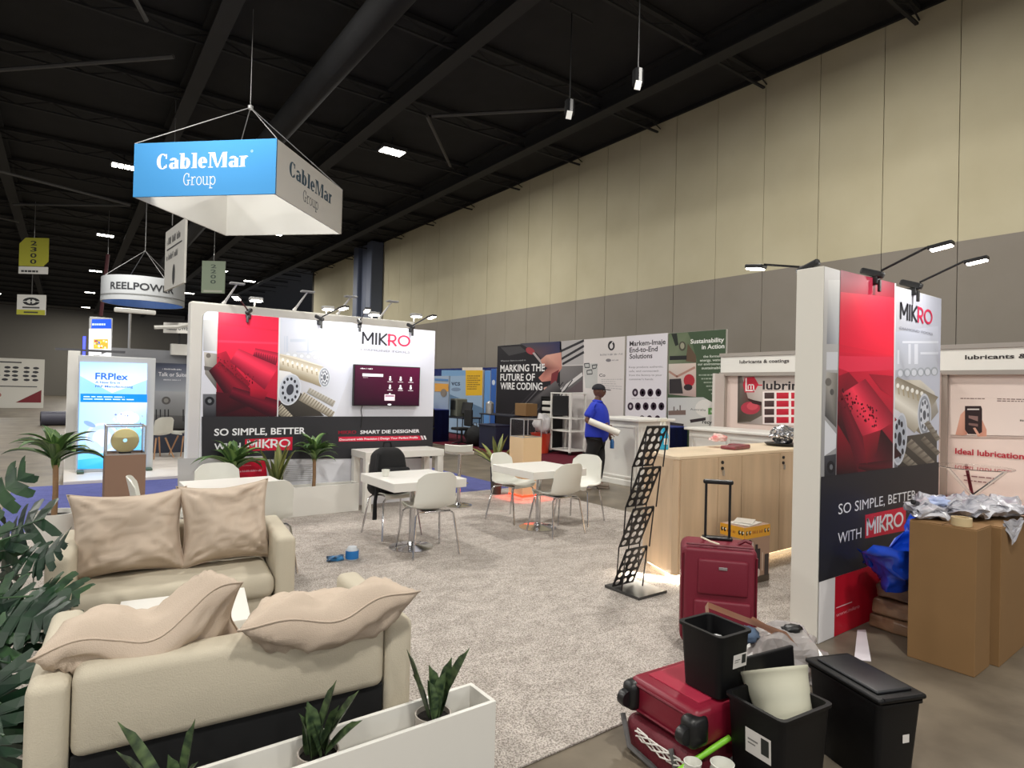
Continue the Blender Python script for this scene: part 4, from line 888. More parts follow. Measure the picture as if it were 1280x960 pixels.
a.pell(540+175/5.818, 400+505/5.818, 6, 2.4, (120, 140, 165)); a.pp(B3((245, 365), (370, 365), (365, 548), (245, 550)), (222, 176, 40)); a.pp(B3((220, 345), (368, 345), (368, 366), (220, 366)), (226, 214, 196)); a.lines(B3((255, 400), (355, 400), (355, 510), (255, 510)), 7, (140, 110, 40), .5); a.done(parent=t)
t, a = banner('display_board', 'narrow blue display board standing right of the yellow flyer', 606, 613.5, 463, 463, base=(96, 146, 206), X=11.4); a.done(parent=t)
t, a = banner('display_board', 'narrow dark blue board with a white mark beside the black banner', 614, 621, 461, 461, base=(52, 96, 170), X=11.4); a.pell(617, 478, 2, 3.4, (200, 210, 226)); a.done(parent=t)
t = thing('pull_up_banner', 'pale grey pull-up banner with an orange picture at the right edge of the printed wall', 'banner', (9.6, 18.0, 0))
obj('panel', bx(B(), -.02, .02, -.9, .9, .95, 1.0), ALU, t); p = onx(541, 470, 9.6); q_ = onx(562, 474, 9.6)
t.location = (9.6, (p.y+q_.y)/2, 0); L = p.y-q_.y; bpy.data.objects.remove(t.children[0])
obj('panel', bx(B(), -.02, .02, -L/2, L/2, .0, p.z), mat('pale_blue_panel', (150, 166, 186), .6), t)
a = Art((9.575, 0, 0), YM); a.pp(B3((20, 460), (120, 465), (120, 520), (20, 520)), (214, 156, 74)); a.pell(540+85/5.818, 400+530/5.818, 4, 5, (130, 120, 110)); a.pp(B3((20, 425), (118, 430), (118, 445), (20, 440)), (90, 130, 180)); a.done(parent=t)
def drape_table(x0, x1, y0, y1, h, label, m=DRAPE):
    t = thing('draped_table', label, 'table', ((x0+x1)/2, (y0+y1)/2, 0)); w, d = x1-x0, y1-y0
    obj('tabletop', box(B(), (0, 0, h-.015), (w, d, .03), .008), m if m is not DRAPE else DRAPE, t)
    sk = drape(-w/2, -d/2, -w/2, d/2, .01, h-.02, int(d*14), .015)
    s2 = drape(-w/2, -d/2, w/2, -d/2, .01, h-.02, int(w*14), .015); merge(sk, s2); obj('skirt', sk, m, t, smooth=True)
    return t
drape_table(8.9, 9.6, 16.4, 18.2, 1.0, 'counter-high table with blue pleated skirt at the right edge of the printed wall')
drape_table(10.4, 11.0, 8.5, 9.6, .95, 'blue draped table before the green banner, behind the oak counter')
def simple_table(name, label, x, y, w, d, h, m, leg=BLACK, cat='table', rz=0):
    t = thing(name, label, cat, (x, y, 0), rz); obj('tabletop', box(B(), (0, 0, h-.02), (w, d, .04), .006), m, t)
    for sx_ in (-1, 1):
        for sy_ in (-1, 1): obj('leg', tube(B(), [(sx_*(w/2-.05), sy_*(d/2-.05), h-.03), (sx_*(w/2-.03), sy_*(d/2-.03), 0)], .016, 6), leg, t)
    return t
simple_table('folding_table', 'dark topped folding table before the black banner', 10.2, 14.3, .6, 1.7, .95, mat('dark_tabletop', (36, 38, 50), .5))
simple_table('folding_table', 'dark folding table between the blue drape and the black banner', 10.0, 16.4, .7, 1.4, .78, mat('dark_tabletop', (36, 38, 50), .5))
t = thing('machine_box', 'grey-green tabletop machine on the folding table by the blue boards', 'machine', (10.0, 16.5, .78)); obj('body', box(B(), (0, 0, .28), (.4, .4, .56), .03), mat('grey_green_case', (120, 122, 110), .5), t); obj('face', box(B(), (-.2, 0, .36), (.02, .3, .3), .01), mat('dark_face', (50, 52, 50), .4), t)
t = thing('monitor', 'black monitor tilted on the folding table left of the black banner', 'monitor', (10.0, 16.0, .78)); obj('screen', box(B(), (0, 0, .28), (.04, .44, .36), .01, rot=(0, .2, .2)), BLACK, t); obj('stand', tube(B(), [(.05, 0, .25), (.08, 0, .01)], .03, 8), BLACK, t)
t = thing('cardboard_box', 'small brown cardboard box on the dark table below the wire coding banner', 'box', (10.3, 13.4, .95)); obj('carton', box(B(), (0, 0, .17), (.4, .5, .34), .01), CARD, t); obj('tape', box(B(), (0, 0, .342), (.4, .06, .004)), mat('pale_tape', (200, 180, 140), .4), t)
for i, (x, y, lb_) in enumerate(((9.25, 17.3, 'small silver canister on the blue skirted counter beside the printed wall'), (10.1, 14.9, 'small silver canister on the dark table behind the display case'))):
    t = thing('canister', lb_, 'canister', (x, y, 1.0 if i == 0 else .95)); obj('body', lathe(B(), [(0, 0), (.12, 0), (.12, .3), (.05, .36), (0, .36)], 16), ALU, t, smooth='auto')
for i, (x, y, lb_) in enumerate(((10.3, 15.3, 'black office chair beside the black banner'), (9.2, 15.6, 'dark chair tucked at the blue draped counter'))):
    t = thing('office_chair', lb_, 'chair', (x-.9, y, 0), .5*i)
    obj('seat', box(B(), (0, 0, .48), (.48, .48, .08), .03), BLACKF, t); obj('backrest', box(B(), (.22, 0, .8), (.06, .44, .5), .03), BLACKF, t); obj('pedestal', tube(B(), [(0, 0, .45), (0, 0, .1)], .03, 8), BLACK, t)
    for k in range(5): obj('leg', tube(B(), [(0, 0, .1), (.28*math.cos(k*1.257), .28*math.sin(k*1.257), .05)], .02, 5), BLACK, t)
# shelf cart, bins behind the man
t = thing('shelf_cart', 'white wheeled shelf cart with a dark screen, left of the man in the blue shirt', 'cart', (10.7, 12.1, 0))
for sx_ in (-.25, .25):
    for sy_ in (-.38, .38): obj('post', bx(B(), sx_-.025, sx_+.025, sy_-.025, sy_+.025, .08, 1.62), WHITE, t); obj('caster', lathe(B(), [(0, 0), (.04, .0), (.04, .04), (0, .05)], 10, (sx_, sy_, .03)), BLACK, t)
for z in (.12, .62, .95, 1.6): obj('shelf', box(B(), (0, 0, z), (.56, .82, .035), .006), WHITE, t)
obj('screen', box(B(), (-.27, 0, 1.28), (.05, .6, .52), .01), BLACK, t)
for i in range(3):
    t = thing('folded_stack', '%s white folded stack leaning in the rack left of the shelf cart' % ('lowest', 'middle', 'topmost')[i], 'boxes', (10.82, 12.95, .935+i*.17)); obj('bundle', box(B(), (0, 0, .05), (.3, .42, .1), .01), WHITEW, t)
t = thing('rack', 'dark rack holding white folded stacks', 'rack', (10.85, 12.95, 0)); 
for z in (.4, .92, 1.09, 1.26, 1.43): obj('shelf', box(B(), (0, 0, z), (.36, .5, .03)), BLACK, t)
for sy_ in (-.25, .25): obj('post', bx(B(), -.18, .18, sy_-.015, sy_+.015, 0, 1.5), BLACK, t)
t = thing('bucket', 'orange-red plastic bucket below the white plastic bag', 'bucket', (10.2, 12.6, .01)); obj('body', lathe(B(), [(0, 0), (.2, 0), (.26, .5), (.28, .52), (.25, .5), (.19, .03), (0, .03)], 20), mat('orange_plastic', (206, 66, 42), .45), t, smooth='auto'); obj('handle', tube(B(), [(0, .26*math.cos(k*PI/8), .5+.12*math.sin(k*PI/8)) for k in range(9)], .01, 5), ALU, t)
t = thing('plastic_bag', 'translucent white plastic bag bulging above the orange bucket', 'bag', (10.25, 12.6, .53)); obj('bag_film', blob(B(), (0, 0, .24), (.2, .26, .26), 3, .22, 2.5), mat('cloudy_film', (200, 196, 196), .4), t, smooth=True)
t = thing('storage_bin', 'dark blue storage bin by the dark table behind the display case', 'bin', (9.6, 13.9, .01)); obj('body', box(B(), (0, 0, .32), (.5, .8, .64), .03), mat('navy_plastic', (26, 30, 56), .5), t); obj('lid', box(B(), (0, 0, .66), (.54, .84, .05), .015), mat('navy_plastic', (26, 30, 56)), t)
t = thing('suitcase_bag', 'black bag on the floor at the feet of the banner, behind the display case', 'bag', (9.6, 14.9, .01)); obj('body', blob(B(), (0, 0, .28), (.25, .4, .3), 5, .1, 2, flat=-.28), BLACKF, t, smooth=True); obj('handle', tube(B(), [(0, -.12, .5), (0, -.08, .66), (0, .08, .66), (0, .12, .5)], .015, 6), BLACK, t)

# ================================================================ NEIGHBOURING BOOTH AT THE LEFT
lbx = thing('light_box', 'tall backlit display reading FRPlex with blue and white picture, grey frame', 'light box', (.73, 12.75, .06), 0)
pL, pR = ony(100, 595, 12.7), ony(185, 590, 12.7); w_ = pR.x-pL.x; hL = ony(100, 451, 12.7).z
lbx.location = ((pL.x+pR.x)/2, 12.75, .06); obj('frame', box(B(), (0, .03, (hL+.1-.06)/2), (w_+.14, .14, hL+.1-.06), .01), mat('silver_frame', (196, 198, 198), .4), lbx)
obj('foot', box(box(B(), (-w_/2, -.0, .02), (.1, .5, .04), .01), (w_/2, 0, .02), (.1, .5, .04), .01), mat('green_foot', (70, 90, 76), .6), lbx)
a = Art((0, 12.7, 0), XP, off=.01); S5 = lambda X, Y: (X/4, 440+Y/4)
a.pp([S5(400, 48), S5(735, 58), S5(725, 578), S5(388, 585)], [(150, 196, 250), (170, 204, 250), (80, 180, 248), (110, 190, 250)])
a.pp([S5(400, 48), S5(735, 58), S5(735, 140), S5(560, 205), S5(400, 120)], [(150, 196, 250), (176, 208, 250), (200, 220, 252), (210, 226, 252), (190, 214, 252)])
a.pp([S5(400, 250), S5(735, 250), S5(728, 400), S5(560, 520), S5(390, 470)], [(170, 200, 240), (200, 216, 246), (120, 196, 250), (190, 212, 240), (160, 200, 244)])
a.ptext('FRPlex', S5(476, 136), S5(640, 136), 8.2, (38, 96, 200), True); a.ptext('A New Era in', S5(476, 156), S5(600, 156), 2.6, (60, 100, 170), True); a.ptext('FRP Manufacturing', S5(476, 176), S5(664, 178), 2.6, (60, 100, 170), True)
a.pp([S5(402, 208), S5(735, 212), S5(735, 252), S5(402, 250)], (16, 126, 226)); a.lines([S5(418, 218), S5(700, 222), S5(715, 246), S5(416, 242)], 2, (206, 228, 250), .4)
for rx, ry, cc_ in ((21, 19, (196, 210, 232)), (18, 16, (172, 192, 224)), (12, 11, (200, 214, 236))): a.pell(*S5(510, 430), rx, ry, cc_, 26)
a.pell(*S5(448, 360), 8, 3, (130, 160, 206), rot=.4); a.pell(*S5(470, 470), 12, 6, (176, 196, 226), rot=.6); a.pell(*S5(640, 330), 14, 8, (226, 234, 246))
for i in range(26): a.pell(*S5(random.uniform(570, 715), random.uniform(290, 410)), random.uniform(.5, 1.6), random.uniform(.5, 1.6), random.choice([(120, 130, 170), (170, 180, 210), (90, 110, 170), (240, 244, 250)]), 7, up=(i == 0))
a.pp([S5(390, 540), S5(560, 520), S5(728, 500), S5(725, 578), S5(388, 585)], [(60, 170, 240), (90, 190, 248), (70, 176, 246), (40, 160, 240), (50, 160, 236)])
a.done('backlit_graphic', BACKLIT, parent=lbx)
t = thing('light_tower', 'slim lit tower with a blue crown and a small poster, above the backlit FRPlex display', 'light box', (.6, 14.1, .06))
pA, pB_ = ony(112, 398, 14), ony(141, 398, 14); X0_, X1_ = pA.x, pB_.x; t.location = ((X0_+X1_)/2, 14.2, .06); w_ = X1_-X0_
obj('body', box(B(), (0, 0, 1.39), (w_, .4, 2.78), .01), mat('silver_frame', (196, 198, 198)), t)
T4 = lambda X, Y: (X/4, 260+Y/4)
a = Art((0, 14.0, 0), XP, off=.004); a.pp([T4(460, 556), T4(556, 556), T4(556, 602), T4(456, 602)], (36, 84, 226)); a.lines([T4(460, 574), T4(552, 574), T4(552, 590), T4(460, 590)], 1, (190, 210, 250), .6)
a.pp([T4(446, 604), T4(556, 604), T4(556, 750), T4(444, 750)], (236, 236, 240)); a.pp([T4(468, 656), T4(540, 656), T4(540, 704), T4(468, 704)], (226, 166, 60))
for i in range(22): a.pp([T4(x_ := random.uniform(470, 530), y_ := random.uniform(660, 695)), T4(x_+9, y_), T4(x_+9, y_+8), T4(x_, y_+8)], random.choice([(220, 60, 50), (240, 200, 70), (90, 150, 90), (250, 240, 220), (90, 110, 190)]), up=(i == 0))
a.ell(a.px(*T4(515, 722))[0], a.px(*T4(515, 722))[1], .05, .05, (90, 90, 92), 3); a.pp([T4(466, 736), T4(500, 736), T4(500, 740), T4(466, 740)], (120, 120, 120)); a.done('backlit_graphic', BACKLIT, parent=t)
obj('blue_light_tube', bx(B(), -w_/2-.09, -w_/2-.05, -.18, -.14, 1.2, 2.4), mat('blue_led', (60, 70, 255), .4, emit=3), t)
t = thing('portal_frame', 'white square portal frame left of the backlit display, with small hooks', 'frame', (.11, 13.3, .0)); ph = 2.15
obj('post', bx(B(), -.1, .08, -.08, .08, 0, ph, .01), WHITE, t); obj('beam', bx(B(), -.28, .75, -.05, .05, ph, ph+.04), mat('dark_frame', (80, 80, 84), .5), t)
for z in (.9, 1.45): obj('hook', tube(B(), [(.2, -.05, z), (.2, -.14, z), (.2, -.14, z+.4)], .03, 6), ALU, t)
tb = thing('wall_poster', 'dark poster with white handwriting-style lettering behind the far wooden-legged chairs', 'poster', (1.9, 15.5, .06))
a = Art((0, 15.5, 0), XP); F5 = lambda X, Y: (180+X/6, 440+Y/6)
pA, pB_ = ony(190, 455, 15.5), ony(236, 455, 15.5); tb.location = ((pA.x+pB_.x)/2+.1, 15.52, .06)
obj('panel', box(B(), (0, .02, 1.0), (pB_.x-pA.x+.3, .05, 2.0), .005), mat('dark_blue_panel', (60, 66, 84), .6), tb)
a.pp([F5(60, 100), F5(338, 96), F5(338, 300), F5(60, 290)], [(66, 72, 92), (70, 76, 96), (150, 154, 162), (140, 146, 156)]); a.pp([F5(60, 290), F5(338, 300), F5(338, 480), F5(60, 470)], [(150, 152, 158), (156, 158, 162), (120, 120, 122), (110, 112, 114)]); a.pp([F5(60, 470), F5(338, 480), F5(338, 600), F5(60, 590)], [(96, 96, 98), (90, 90, 92), (54, 52, 54), (60, 58, 60)])
a.pscr(F5(138, 132), F5(290, 132), 1.7, (214, 214, 220)); a.ptext('Talk or Suite', F5(108, 180), F5(318, 184), 5, (226, 226, 232)); a.pscr(F5(146, 212), F5(274, 212), 1.5, (196, 196, 204))
a.pell(*F5(166, 364), 5.6, 5, (86, 84, 84)); a.pell(*F5(166, 364), 3, 2.8, (130, 128, 126))
for i, x in enumerate((88, 118, 152, 178, 290, 312)): a.pp([F5(x, 430), F5(x+9, 430), F5(x+9, 520), F5(x, 520)], (44, 44, 48), up=(i == 0))
a.pp([F5(60, 570), F5(330, 575), F5(330, 592), F5(60, 588)], (34, 32, 34)); a.done(parent=tb)
t = thing('booth_wall', 'white wall pieces and shelf box above the dark poster panel', 'display wall', (2.1, 15.9, .06)); obj('panel', bx(B(), -1.4, 1.4, 0, .1, 0, 2.3), mat('grey_booth_panel', (150, 152, 158), .6), t)
obj('shelf_box', bx(B(), -.2, .45, -.2, 0, 2.2, 2.45), WHITE, t); obj('side_piece', bx(B(), .2, .5, -.2, 0, 1.9, 2.25), WHITE, t)
t = thing('booth_fascia', 'white fascia bar high over the neighbouring booth with a curved strip', 'fascia', (1.28, 17, 3.3)); obj('bar', box(B(), (0, 0, 0), (.85, .1, .11), .03), WHITE, t); obj('post', tube(B(), [(-.1, .03, 0), (-.1, .03, -3.3)], .03, 8), ALU, t); obj('curved_strip', tube(B(), [(.4, 0, -.35), (.9, 0, -.3), (1.2, 0, -.2)], .05, 6), WHITE, t)
# far left: poster board, rolled carpets
t = thing('poster_board', 'white poster board printed with rows of dark logos, far off at the left edge', 'poster', (-2.6, 42.8, 0), 0)
obj('board', box(B(), (0, 0, 1.35), (3.2, .1, 2.7)), WHITEW, t); a = local_art(t, .055)
for r_ in range(4):
    for i in range(7): a.ell(-1.3+i*.42+random.uniform(-.06, .06), 2.2-r_*.22, .14, .07, (70, 70, 74), 8, up=(r_+i == 0))
a.rect(-.6, 2.45, .6, 2.52, (80, 80, 80)); a.rect(-1.2, 1.15, 1.3, 1.2, (80, 80, 80)); a.poly([(.4, .3), (1.5, .3), (1.5, 1.0)], (130, 50, 56)); a.ell(-.6, .7, .4, .2, (180, 120, 110)); a.done(parent=t)
for i, (x, y, r_, L, m_, lb_, rz) in enumerate(((.40, 27.0, .25, 2.2, (70, 70, 84), 'dark rolled carpet wrapped in film lying on the floor behind the portal frame', .1), (-3.6, 30, .2, 3.0, (130, 128, 128), 'pale grey rolled carpet lying at the left edge', .05), (-4.6, 34, .2, 2.6, (40, 40, 42), 'black rolled carpet behind the pale one at the left edge', .1))):
    t = thing('carpet_roll', lb_, 'roll', (x, y, r_ if i else r_), rz); obj('roll', lathe(B(), [(0, -L/2), (r_, -L/2), (r_, L/2), (0, L/2)], 20, rot=Matrix.Rotation(PI/2, 4, 'Y')), mat('roll_%d' % i, m_, .5), t, smooth='auto'); obj('core', lathe(B(), [(0, -L/2-.005), (r_*.45, -L/2-.005), (r_*.45, -L/2+.01)], 14, rot=Matrix.Rotation(PI/2, 4, 'Y')), mat('roll_core', (24, 24, 30), .8), t)
def wood_chair(x, y, rz, label):
    t = thing('shell_chair', label, 'chair', (x, y, .06), rz, group='white shell chairs with wooden legs'); shell(t, .03)
    for sx_ in (-1, 1):
        for sy_ in (-1, 1): obj('leg', tube(B(), [(sx_*.1, sy_*.1, .42), (sx_*.22, sy_*.22, 0)], [.018, .012], 7), mat('beech_leg', (196, 150, 112), .5), t)
# ================================================================ FURNITURE
def shell(t, dz=0., m=None):
    """one-piece moulded seat shell, open to +y, back at -y"""
    prof = [(.225, .432), (.20, .452), (.12, .452), (0, .440), (-.10, .442), (-.165, .465), (-.205, .52), (-.228, .60), (-.245, .69), (-.262, .77), (-.275, .825)]
    wid = [.36, .41, .44, .45, .45, .45, .445, .43, .42, .41, .37]
    bm = B(); nt_ = 12; rows = []; P = []; 
    for (y0, z0), (y1, z1), w0, w1 in zip(prof, prof[1:], wid, wid[1:]):
        P += [(y0, z0, w0), ((y0+y1)/2, (z0+z1)/2, (w0+w1)/2)]
    P.append((prof[-1][0], prof[-1][1], wid[-1])); n = len(P)
    for i, (y, z, w) in enumerate(P):
        s = i/(n-1); row = []
        for j in range(nt_+1):
            u = -1+2*j/nt_; e = abs(u)**2.2
            back = max(0, min(1, (s-.45)/.2)); seat = 1-back
            yy = y+back*.055*e; zz = z+seat*.035*e*(1 if s > .15 else s/.15)
            if s > .86: zz -= (s-.86)/.14*.05*abs(u)**5
            if s < .1: yy -= (.1-s)/.1*.05*abs(u)**4
            row.append(bm.verts.new((u*w/2, yy, zz+dz)))
        rows.append(row)
    for i in range(n-1):
        for j in range(nt_): bm.faces.new((rows[i][j], rows[i][j+1], rows[i+1][j+1], rows[i+1][j]))
    bmesh.ops.recalc_face_normals(bm, faces=bm.faces[:]); bmesh.ops.solidify(bm, geom=bm.faces[:], thickness=.012)
    return obj('seat_shell', bm, m or PLASTIC, t, smooth='auto')
def chrome_chair(label):
    t = thing('dining_chair', label, 'chair', group='white shell chairs with chrome legs'); shell(t)
    for sx_ in (-1, 1):
        for sy_ in (-1, 1):
            obj('leg', tube(B(), [(sx_*.08, sy_*.13, .425), (sx_*.17, sy_*.15, .425), (sx_*.20, sy_*.165, .40), (sx_*.245, sy_*.235-.0, 0)], .0105, 8), CHROME, t, smooth='auto')
    obj('under_frame', box(B(), (0, 0, .425), (.2, .3, .012), .003), CHROME, t)
    return t
ch0 = chrome_chair('')
CH = [(2.96, 5.42, -.08, 'white shell chair at the middle table, its back to the viewer'),
      (2.97, 6.27, PI+.08, 'white shell chair at the middle table carrying the black backpack'),
      (4.60, 6.22, PI+.25, 'white shell chair at the left of the right-hand table'),
      (4.63, 5.40, .02, 'white shell chair at the right-hand table, nearest with its back to the viewer'),
      (5.28, 5.72, PI/2+.35, 'white shell chair right of the right-hand table, next to the walking man'),
      (1.25, 6.50, PI, 'white shell chair behind the left table, before the potted dracaena'),
      (1.40, 5.58, .06, 'white shell chair at the left table just behind the far sofa'),
      (.70, 6.06, -PI/2-.1, 'white shell chair at the left end of the left table, beside the brown podium')]
for i, (x, y, rz, l_) in enumerate(CH):
    c_ = ch0 if i == 0 else copy_tree(ch0); c_.location = (x, y, .012); c_.rotation_euler = (0, 0, rz); c_['label'] = l_
wood_chair(1.56, 14.55, .5, 'white shell chair with wooden legs beside the backlit display, in front of the dark poster')
wood_chair(2.12, 14.9, PI/2+.4, 'white shell chair with wooden legs turned sideways, half hidden by the white booth wall')
def cafe_table(x, y, label, rz=0, w=.80, d=.80):
    t = thing('cafe_table', label, 'table', (x, y, .012), rz, group='white square tables on chrome pedestals')
    obj('tabletop', box(B(), (0, 0, .69), (w, d, .085), .004), WHITE, t)
    obj('pedestal', tube(B(), [(0, 0, .65), (0, 0, .05)], .03, 16), CHROME, t, smooth='auto')
    obj('base_plate', lathe(B(), [(0, .07), (.035, .065), (.05, .035), (.15, .018), (.225, .01), (.225, 0), (0, 0)], 32), CHROME, t, smooth='auto')
    return t
cafe_table(2.90, 5.65, 'middle white square table with the backpack chair beside it')
cafe_table(4.60, 5.70, 'right-hand white square table among three white chairs')
cafe_table(1.25, 5.86, 'left white square table partly hidden behind the far sofa')
t = thing('small_cup', 'small white cup upside down on the middle table', 'cup', tuple(onz(482, 595, .746))); obj('bowl', lathe(B(), [(0, .0), (.03, 0), (.036, .03), (.042, .065), (.036, .065), (.028, .01), (0, .01)], 18), PLASTIC, t, smooth='auto')
# sofas
def sofa(label, loc, rz):
    """seat faces -y; origin at the centre of the front edge"""
    W, D = 1.32, .78; t = thing('sofa', label, 'sofa', loc, rz)
    for s in (-1, 1):
        a_ = obj('arm', box(B(), (s*(W/2-.06), D/2, .335), (.12, D, .63), .035, segs=4), SOFA, t, smooth='auto')
    obj('backrest', box(B(), (0, D-.075, .525), (W-.245, .15, .29), .04, segs=4), SOFA, t, smooth='auto')
    bm = box(B(), (0, .31, .345), (W-.245, .64, .155), .06, segs=5); obj('seat_cushion', bm, SOFA, t, smooth='auto')
    obj('base', box(B(), (0, .33, .20), (W-.25, .60, .15), .02), SOFA, t)
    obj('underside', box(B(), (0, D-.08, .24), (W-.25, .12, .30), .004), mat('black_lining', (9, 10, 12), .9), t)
    for sx_ in (-1, 1):
        for y in (.08, D-.08): obj('foot', tube(B(), [(sx_*(W/2-.06), y, .03), (sx_*(W/2-.06), y, 0)], .02, 8), BLACK, t)
    return t
sr = R(-7)
def at(loc, rz, p):
    c_, s_ = math.cos(rz), math.sin(rz); return (loc[0]+p[0]*c_-p[1]*s_, loc[1]+p[0]*s_+p[1]*c_, p[2])
SB = (.58, 4.10, .014); sofa('cream two-seat sofa facing the viewer across the low white table', SB, sr)
SA = (.635, 3.185, .014); sra = R(-4.5); sofa('cream two-seat sofa in the foreground, seen from behind', SA, sra+PI)
def cushion(label, w, h, t_, mtx, seed, bend=0., wr_=.012, twist=0., group=None, pinch=.15, sag=0., dip=0., wob=.03):
    bm = B(); N = 34; vt = {}
    for s in (1, -1):
        for i in range(N+1):
            for j in range(N+1):
                u, v = -1+2*i/N, -1+2*j/N
                if s == -1 and (i in (0, N) or j in (0, N)): vt[(s, i, j)] = vt[(1, i, j)]; continue
                e = max(0, (1-abs(u)**3.0)*(1-abs(v)**3.0)); z = s*t_/2*e**.48
                x = u*w/2*(1-pinch*(1-v*v)*abs(u)**2); y = v*h/2*(1-pinch*(1-u*u)*abs(v)**2)
                p = Vector((x, y, z)); q = Vector((u*1.3+seed, v*1.3, s*.7+seed*.3))
                d = noise.noise(q*1.4)*1.4; rg_ = 1-abs(noise.noise(Vector((u*2.2+v*1.1+seed, v*4.2-u*1.2, s+seed))))*2.
                # folds running in from the corners
                cr = 0
                for cu, cv in ((1, 1), (1, -1), (-1, 1), (-1, -1)):
                    dx, dy = u-cu, v-cv; rr_ = math.hypot(dx, dy); an = math.atan2(dy, dx); cr += math.exp(-rr_*1.7)*math.sin(an*11+seed*3+cu)
                z2 = z+s*(wr_*(d*.9+max(0, rg_-.45)*1.6)+wr_*1.5*cr)*min(1, e*2.5)
                y += bend*u*u*h; z2 += wob*noise.noise(Vector((u*1.5+seed*2, v*1.2, 5)))*2-dip*math.exp(-((u-.05)/.4)**2)*(.5+.5*v); z2 += -sag*(u*u)*.2*w+twist*u*v*h
                vt[(s, i, j)] = bm.verts.new((x, y, z2))
        for i in range(N):
            for j in range(N):
                f = [vt[(s, i, j)], vt[(s, i+1, j)], vt[(s, i+1, j+1)], vt[(s, i, j+1)]]
                try: bm.faces.new(f if s == 1 else f[::-1])
                except ValueError: pass
    t = thing('cushion', label, 'cushion'); t.matrix_world = mtx
    rim = [vt[(1, i, 0)].co.copy() for i in range(N)]+[vt[(1, N, j)].co.copy() for j in range(N)]+[vt[(1, N-i, N)].co.copy() for i in range(N)]+[vt[(1, 0, N-j)].co.copy() for j in range(N)]
    o = obj('cover', bm, CUSH, t, smooth=True); obj('piping', tube(B(), rim, .0045, 5, closed=True), CUSH, t, smooth=True)
    pts = [tuple(vt[(1, i, 0)].co) if False else None for i in range(0)]
    return t
def frame(loc, x, y):
    """matrix with the cushion's width along x and height along y"""
    x = Vector(x).normalized(); y = Vector(y); y = (y-x*y.dot(x)).normalized(); z = x.cross(y)
    return Matrix.Translation(loc) @ Matrix((x, y, z)).transposed().to_4x4()
cx_, sx2 = math.cos(sr), math.sin(sr)
bk = lambda x, y, z: Vector(at(SB, sr, (x, y, z)))
xd = Vector((cx_, sx2, 0)); yd = Vector((-sx2, cx_, 0))
cushion('left large beige cushion on the far sofa, one corner sticking up', .66, .54, .26, frame(bk(-.29, .44, .68), xd+Vector((0, 0, .03)), Vector((0, 0, 1))*1+yd*.32), 1.3, wr_=.020)
cushion('right large beige cushion on the far sofa, creased', .58, .55, .26, frame(bk(.27, .44, .70), xd+Vector((0, 0, .05)), Vector((0, 0, 1))*1+yd*.32), 4.1, wr_=.022)
fa = lambda x, y, z: Vector(at(SA, sr+PI, (x, y, z)))
# foreground pair slumped over the back of the near sofa
cushion('rumpled beige cushion slumped over the left of the near sofa back, one end raised', .66, .46, .22, frame(onz(187, 786, .76)+yd*.17-Vector((0, 0, .085)), xd+Vector((0, 0, .13)), Vector((0, 0, .56))-yd*.82), 7.7, wr_=.022, twist=-.085, wob=-.03, dip=-.04)
cushion('plump beige cushion lying over the right of the near sofa back', .70, .46, .21, frame(onz(418, 757, .78)+yd*.17-Vector((0, 0, .095)), xd+Vector((0, 0, .05)), Vector((0, 0, .42))-yd*.88), 2.4, wr_=.018, dip=-.05, wob=-.015)
# low table
ct = onz(290, 737, .47)
t = thing('coffee_table', 'low white square table between the two cream sofas', 'table', (.52, 3.52, .014), R(-9)); obj('tabletop', box(B(), (0, 0, .44), (.60, .52, .05), .004), WHITE, t)
for sx_ in (-1, 1):
    for sy_ in (-1, 1): obj('leg', box(B(), (sx_*.27, sy_*.23, .21), (.05, .05, .42), .003), WHITE, t)
obj('lower_shelf', box(B(), (0, 0, .14), (.5, .42, .02), .003), WHITE, t)
# planter boxes
def trough(label, x0, x1, y0, y1, h, th=.018):
    t = thing('planter_box', label, 'planter', ((x0+x1)/2, (y0+y1)/2, .014)); w, d = x1-x0, y1-y0
    obj('long_side', bx(B(), -w/2, w/2, -d/2, -d/2+th, 0, h, .002), WHITE, t); obj('long_side', bx(B(), -w/2, w/2, d/2-th, d/2, 0, h, .002), WHITE, t)
    obj('end_panel', bx(B(), -w/2, -w/2+th, -d/2+th, d/2-th, 0, h), WHITE, t); obj('end_panel', bx(B(), w/2-th, w/2, -d/2+th, d/2-th, 0, h), WHITE, t)
    obj('bottom', bx(B(), -w/2+th, w/2-th, -d/2+th, d/2-th, .12, .14), WHITE, t); return t
trough('long low white planter box in the foreground holding three potted snake plants', -.42, 1.455, 2.045, 2.235, .362)
trough('long low white planter box before the printed exhibit wall', 1.35, 3.15, 7.66, 7.90, .36)
# leaves
def leaf_bm(L, W, droop, n=10, fold=.25, tip=1.6, wave=0.):
    bm = B(); rows = []; pos = Vector((0, 0, 0)); ang = 0.
    for i in range(n+1):
        s = i/n; w = W*(math.sin(PI*min(1, s*.92+.08))**.7)*(1-s**tip*.6) if s < 1 else .001
        w = W*max(.02, (4*(s*.9+.06)*(1-(s*.9+.06)))**.6)*(1 if s < .8 else 1-(s-.8)/.2*.9)
        up_ = Vector((0, -math.sin(ang), math.cos(ang)))
        f = fold*w
        rows.append([bm.verts.new(pos+Vector((-w/2, 0, 0))+up_*f+Vector((0, 0, wave*math.sin(s*9)))), bm.verts.new(pos), bm.verts.new(pos+Vector((w/2, 0, 0))+up_*f-Vector((0, 0, wave*math.sin(s*9))))])
        ang = -droop*(s**1.3); d = Vector((0, math.cos(ang), math.sin(ang))); pos = pos+d*(L/n)
    for A, D in zip(rows, rows[1:]):
        bm.faces.new((A[0], A[1], D[1], D[0])); bm.faces.new((A[1], A[2], D[2], D[1]))
    return bm
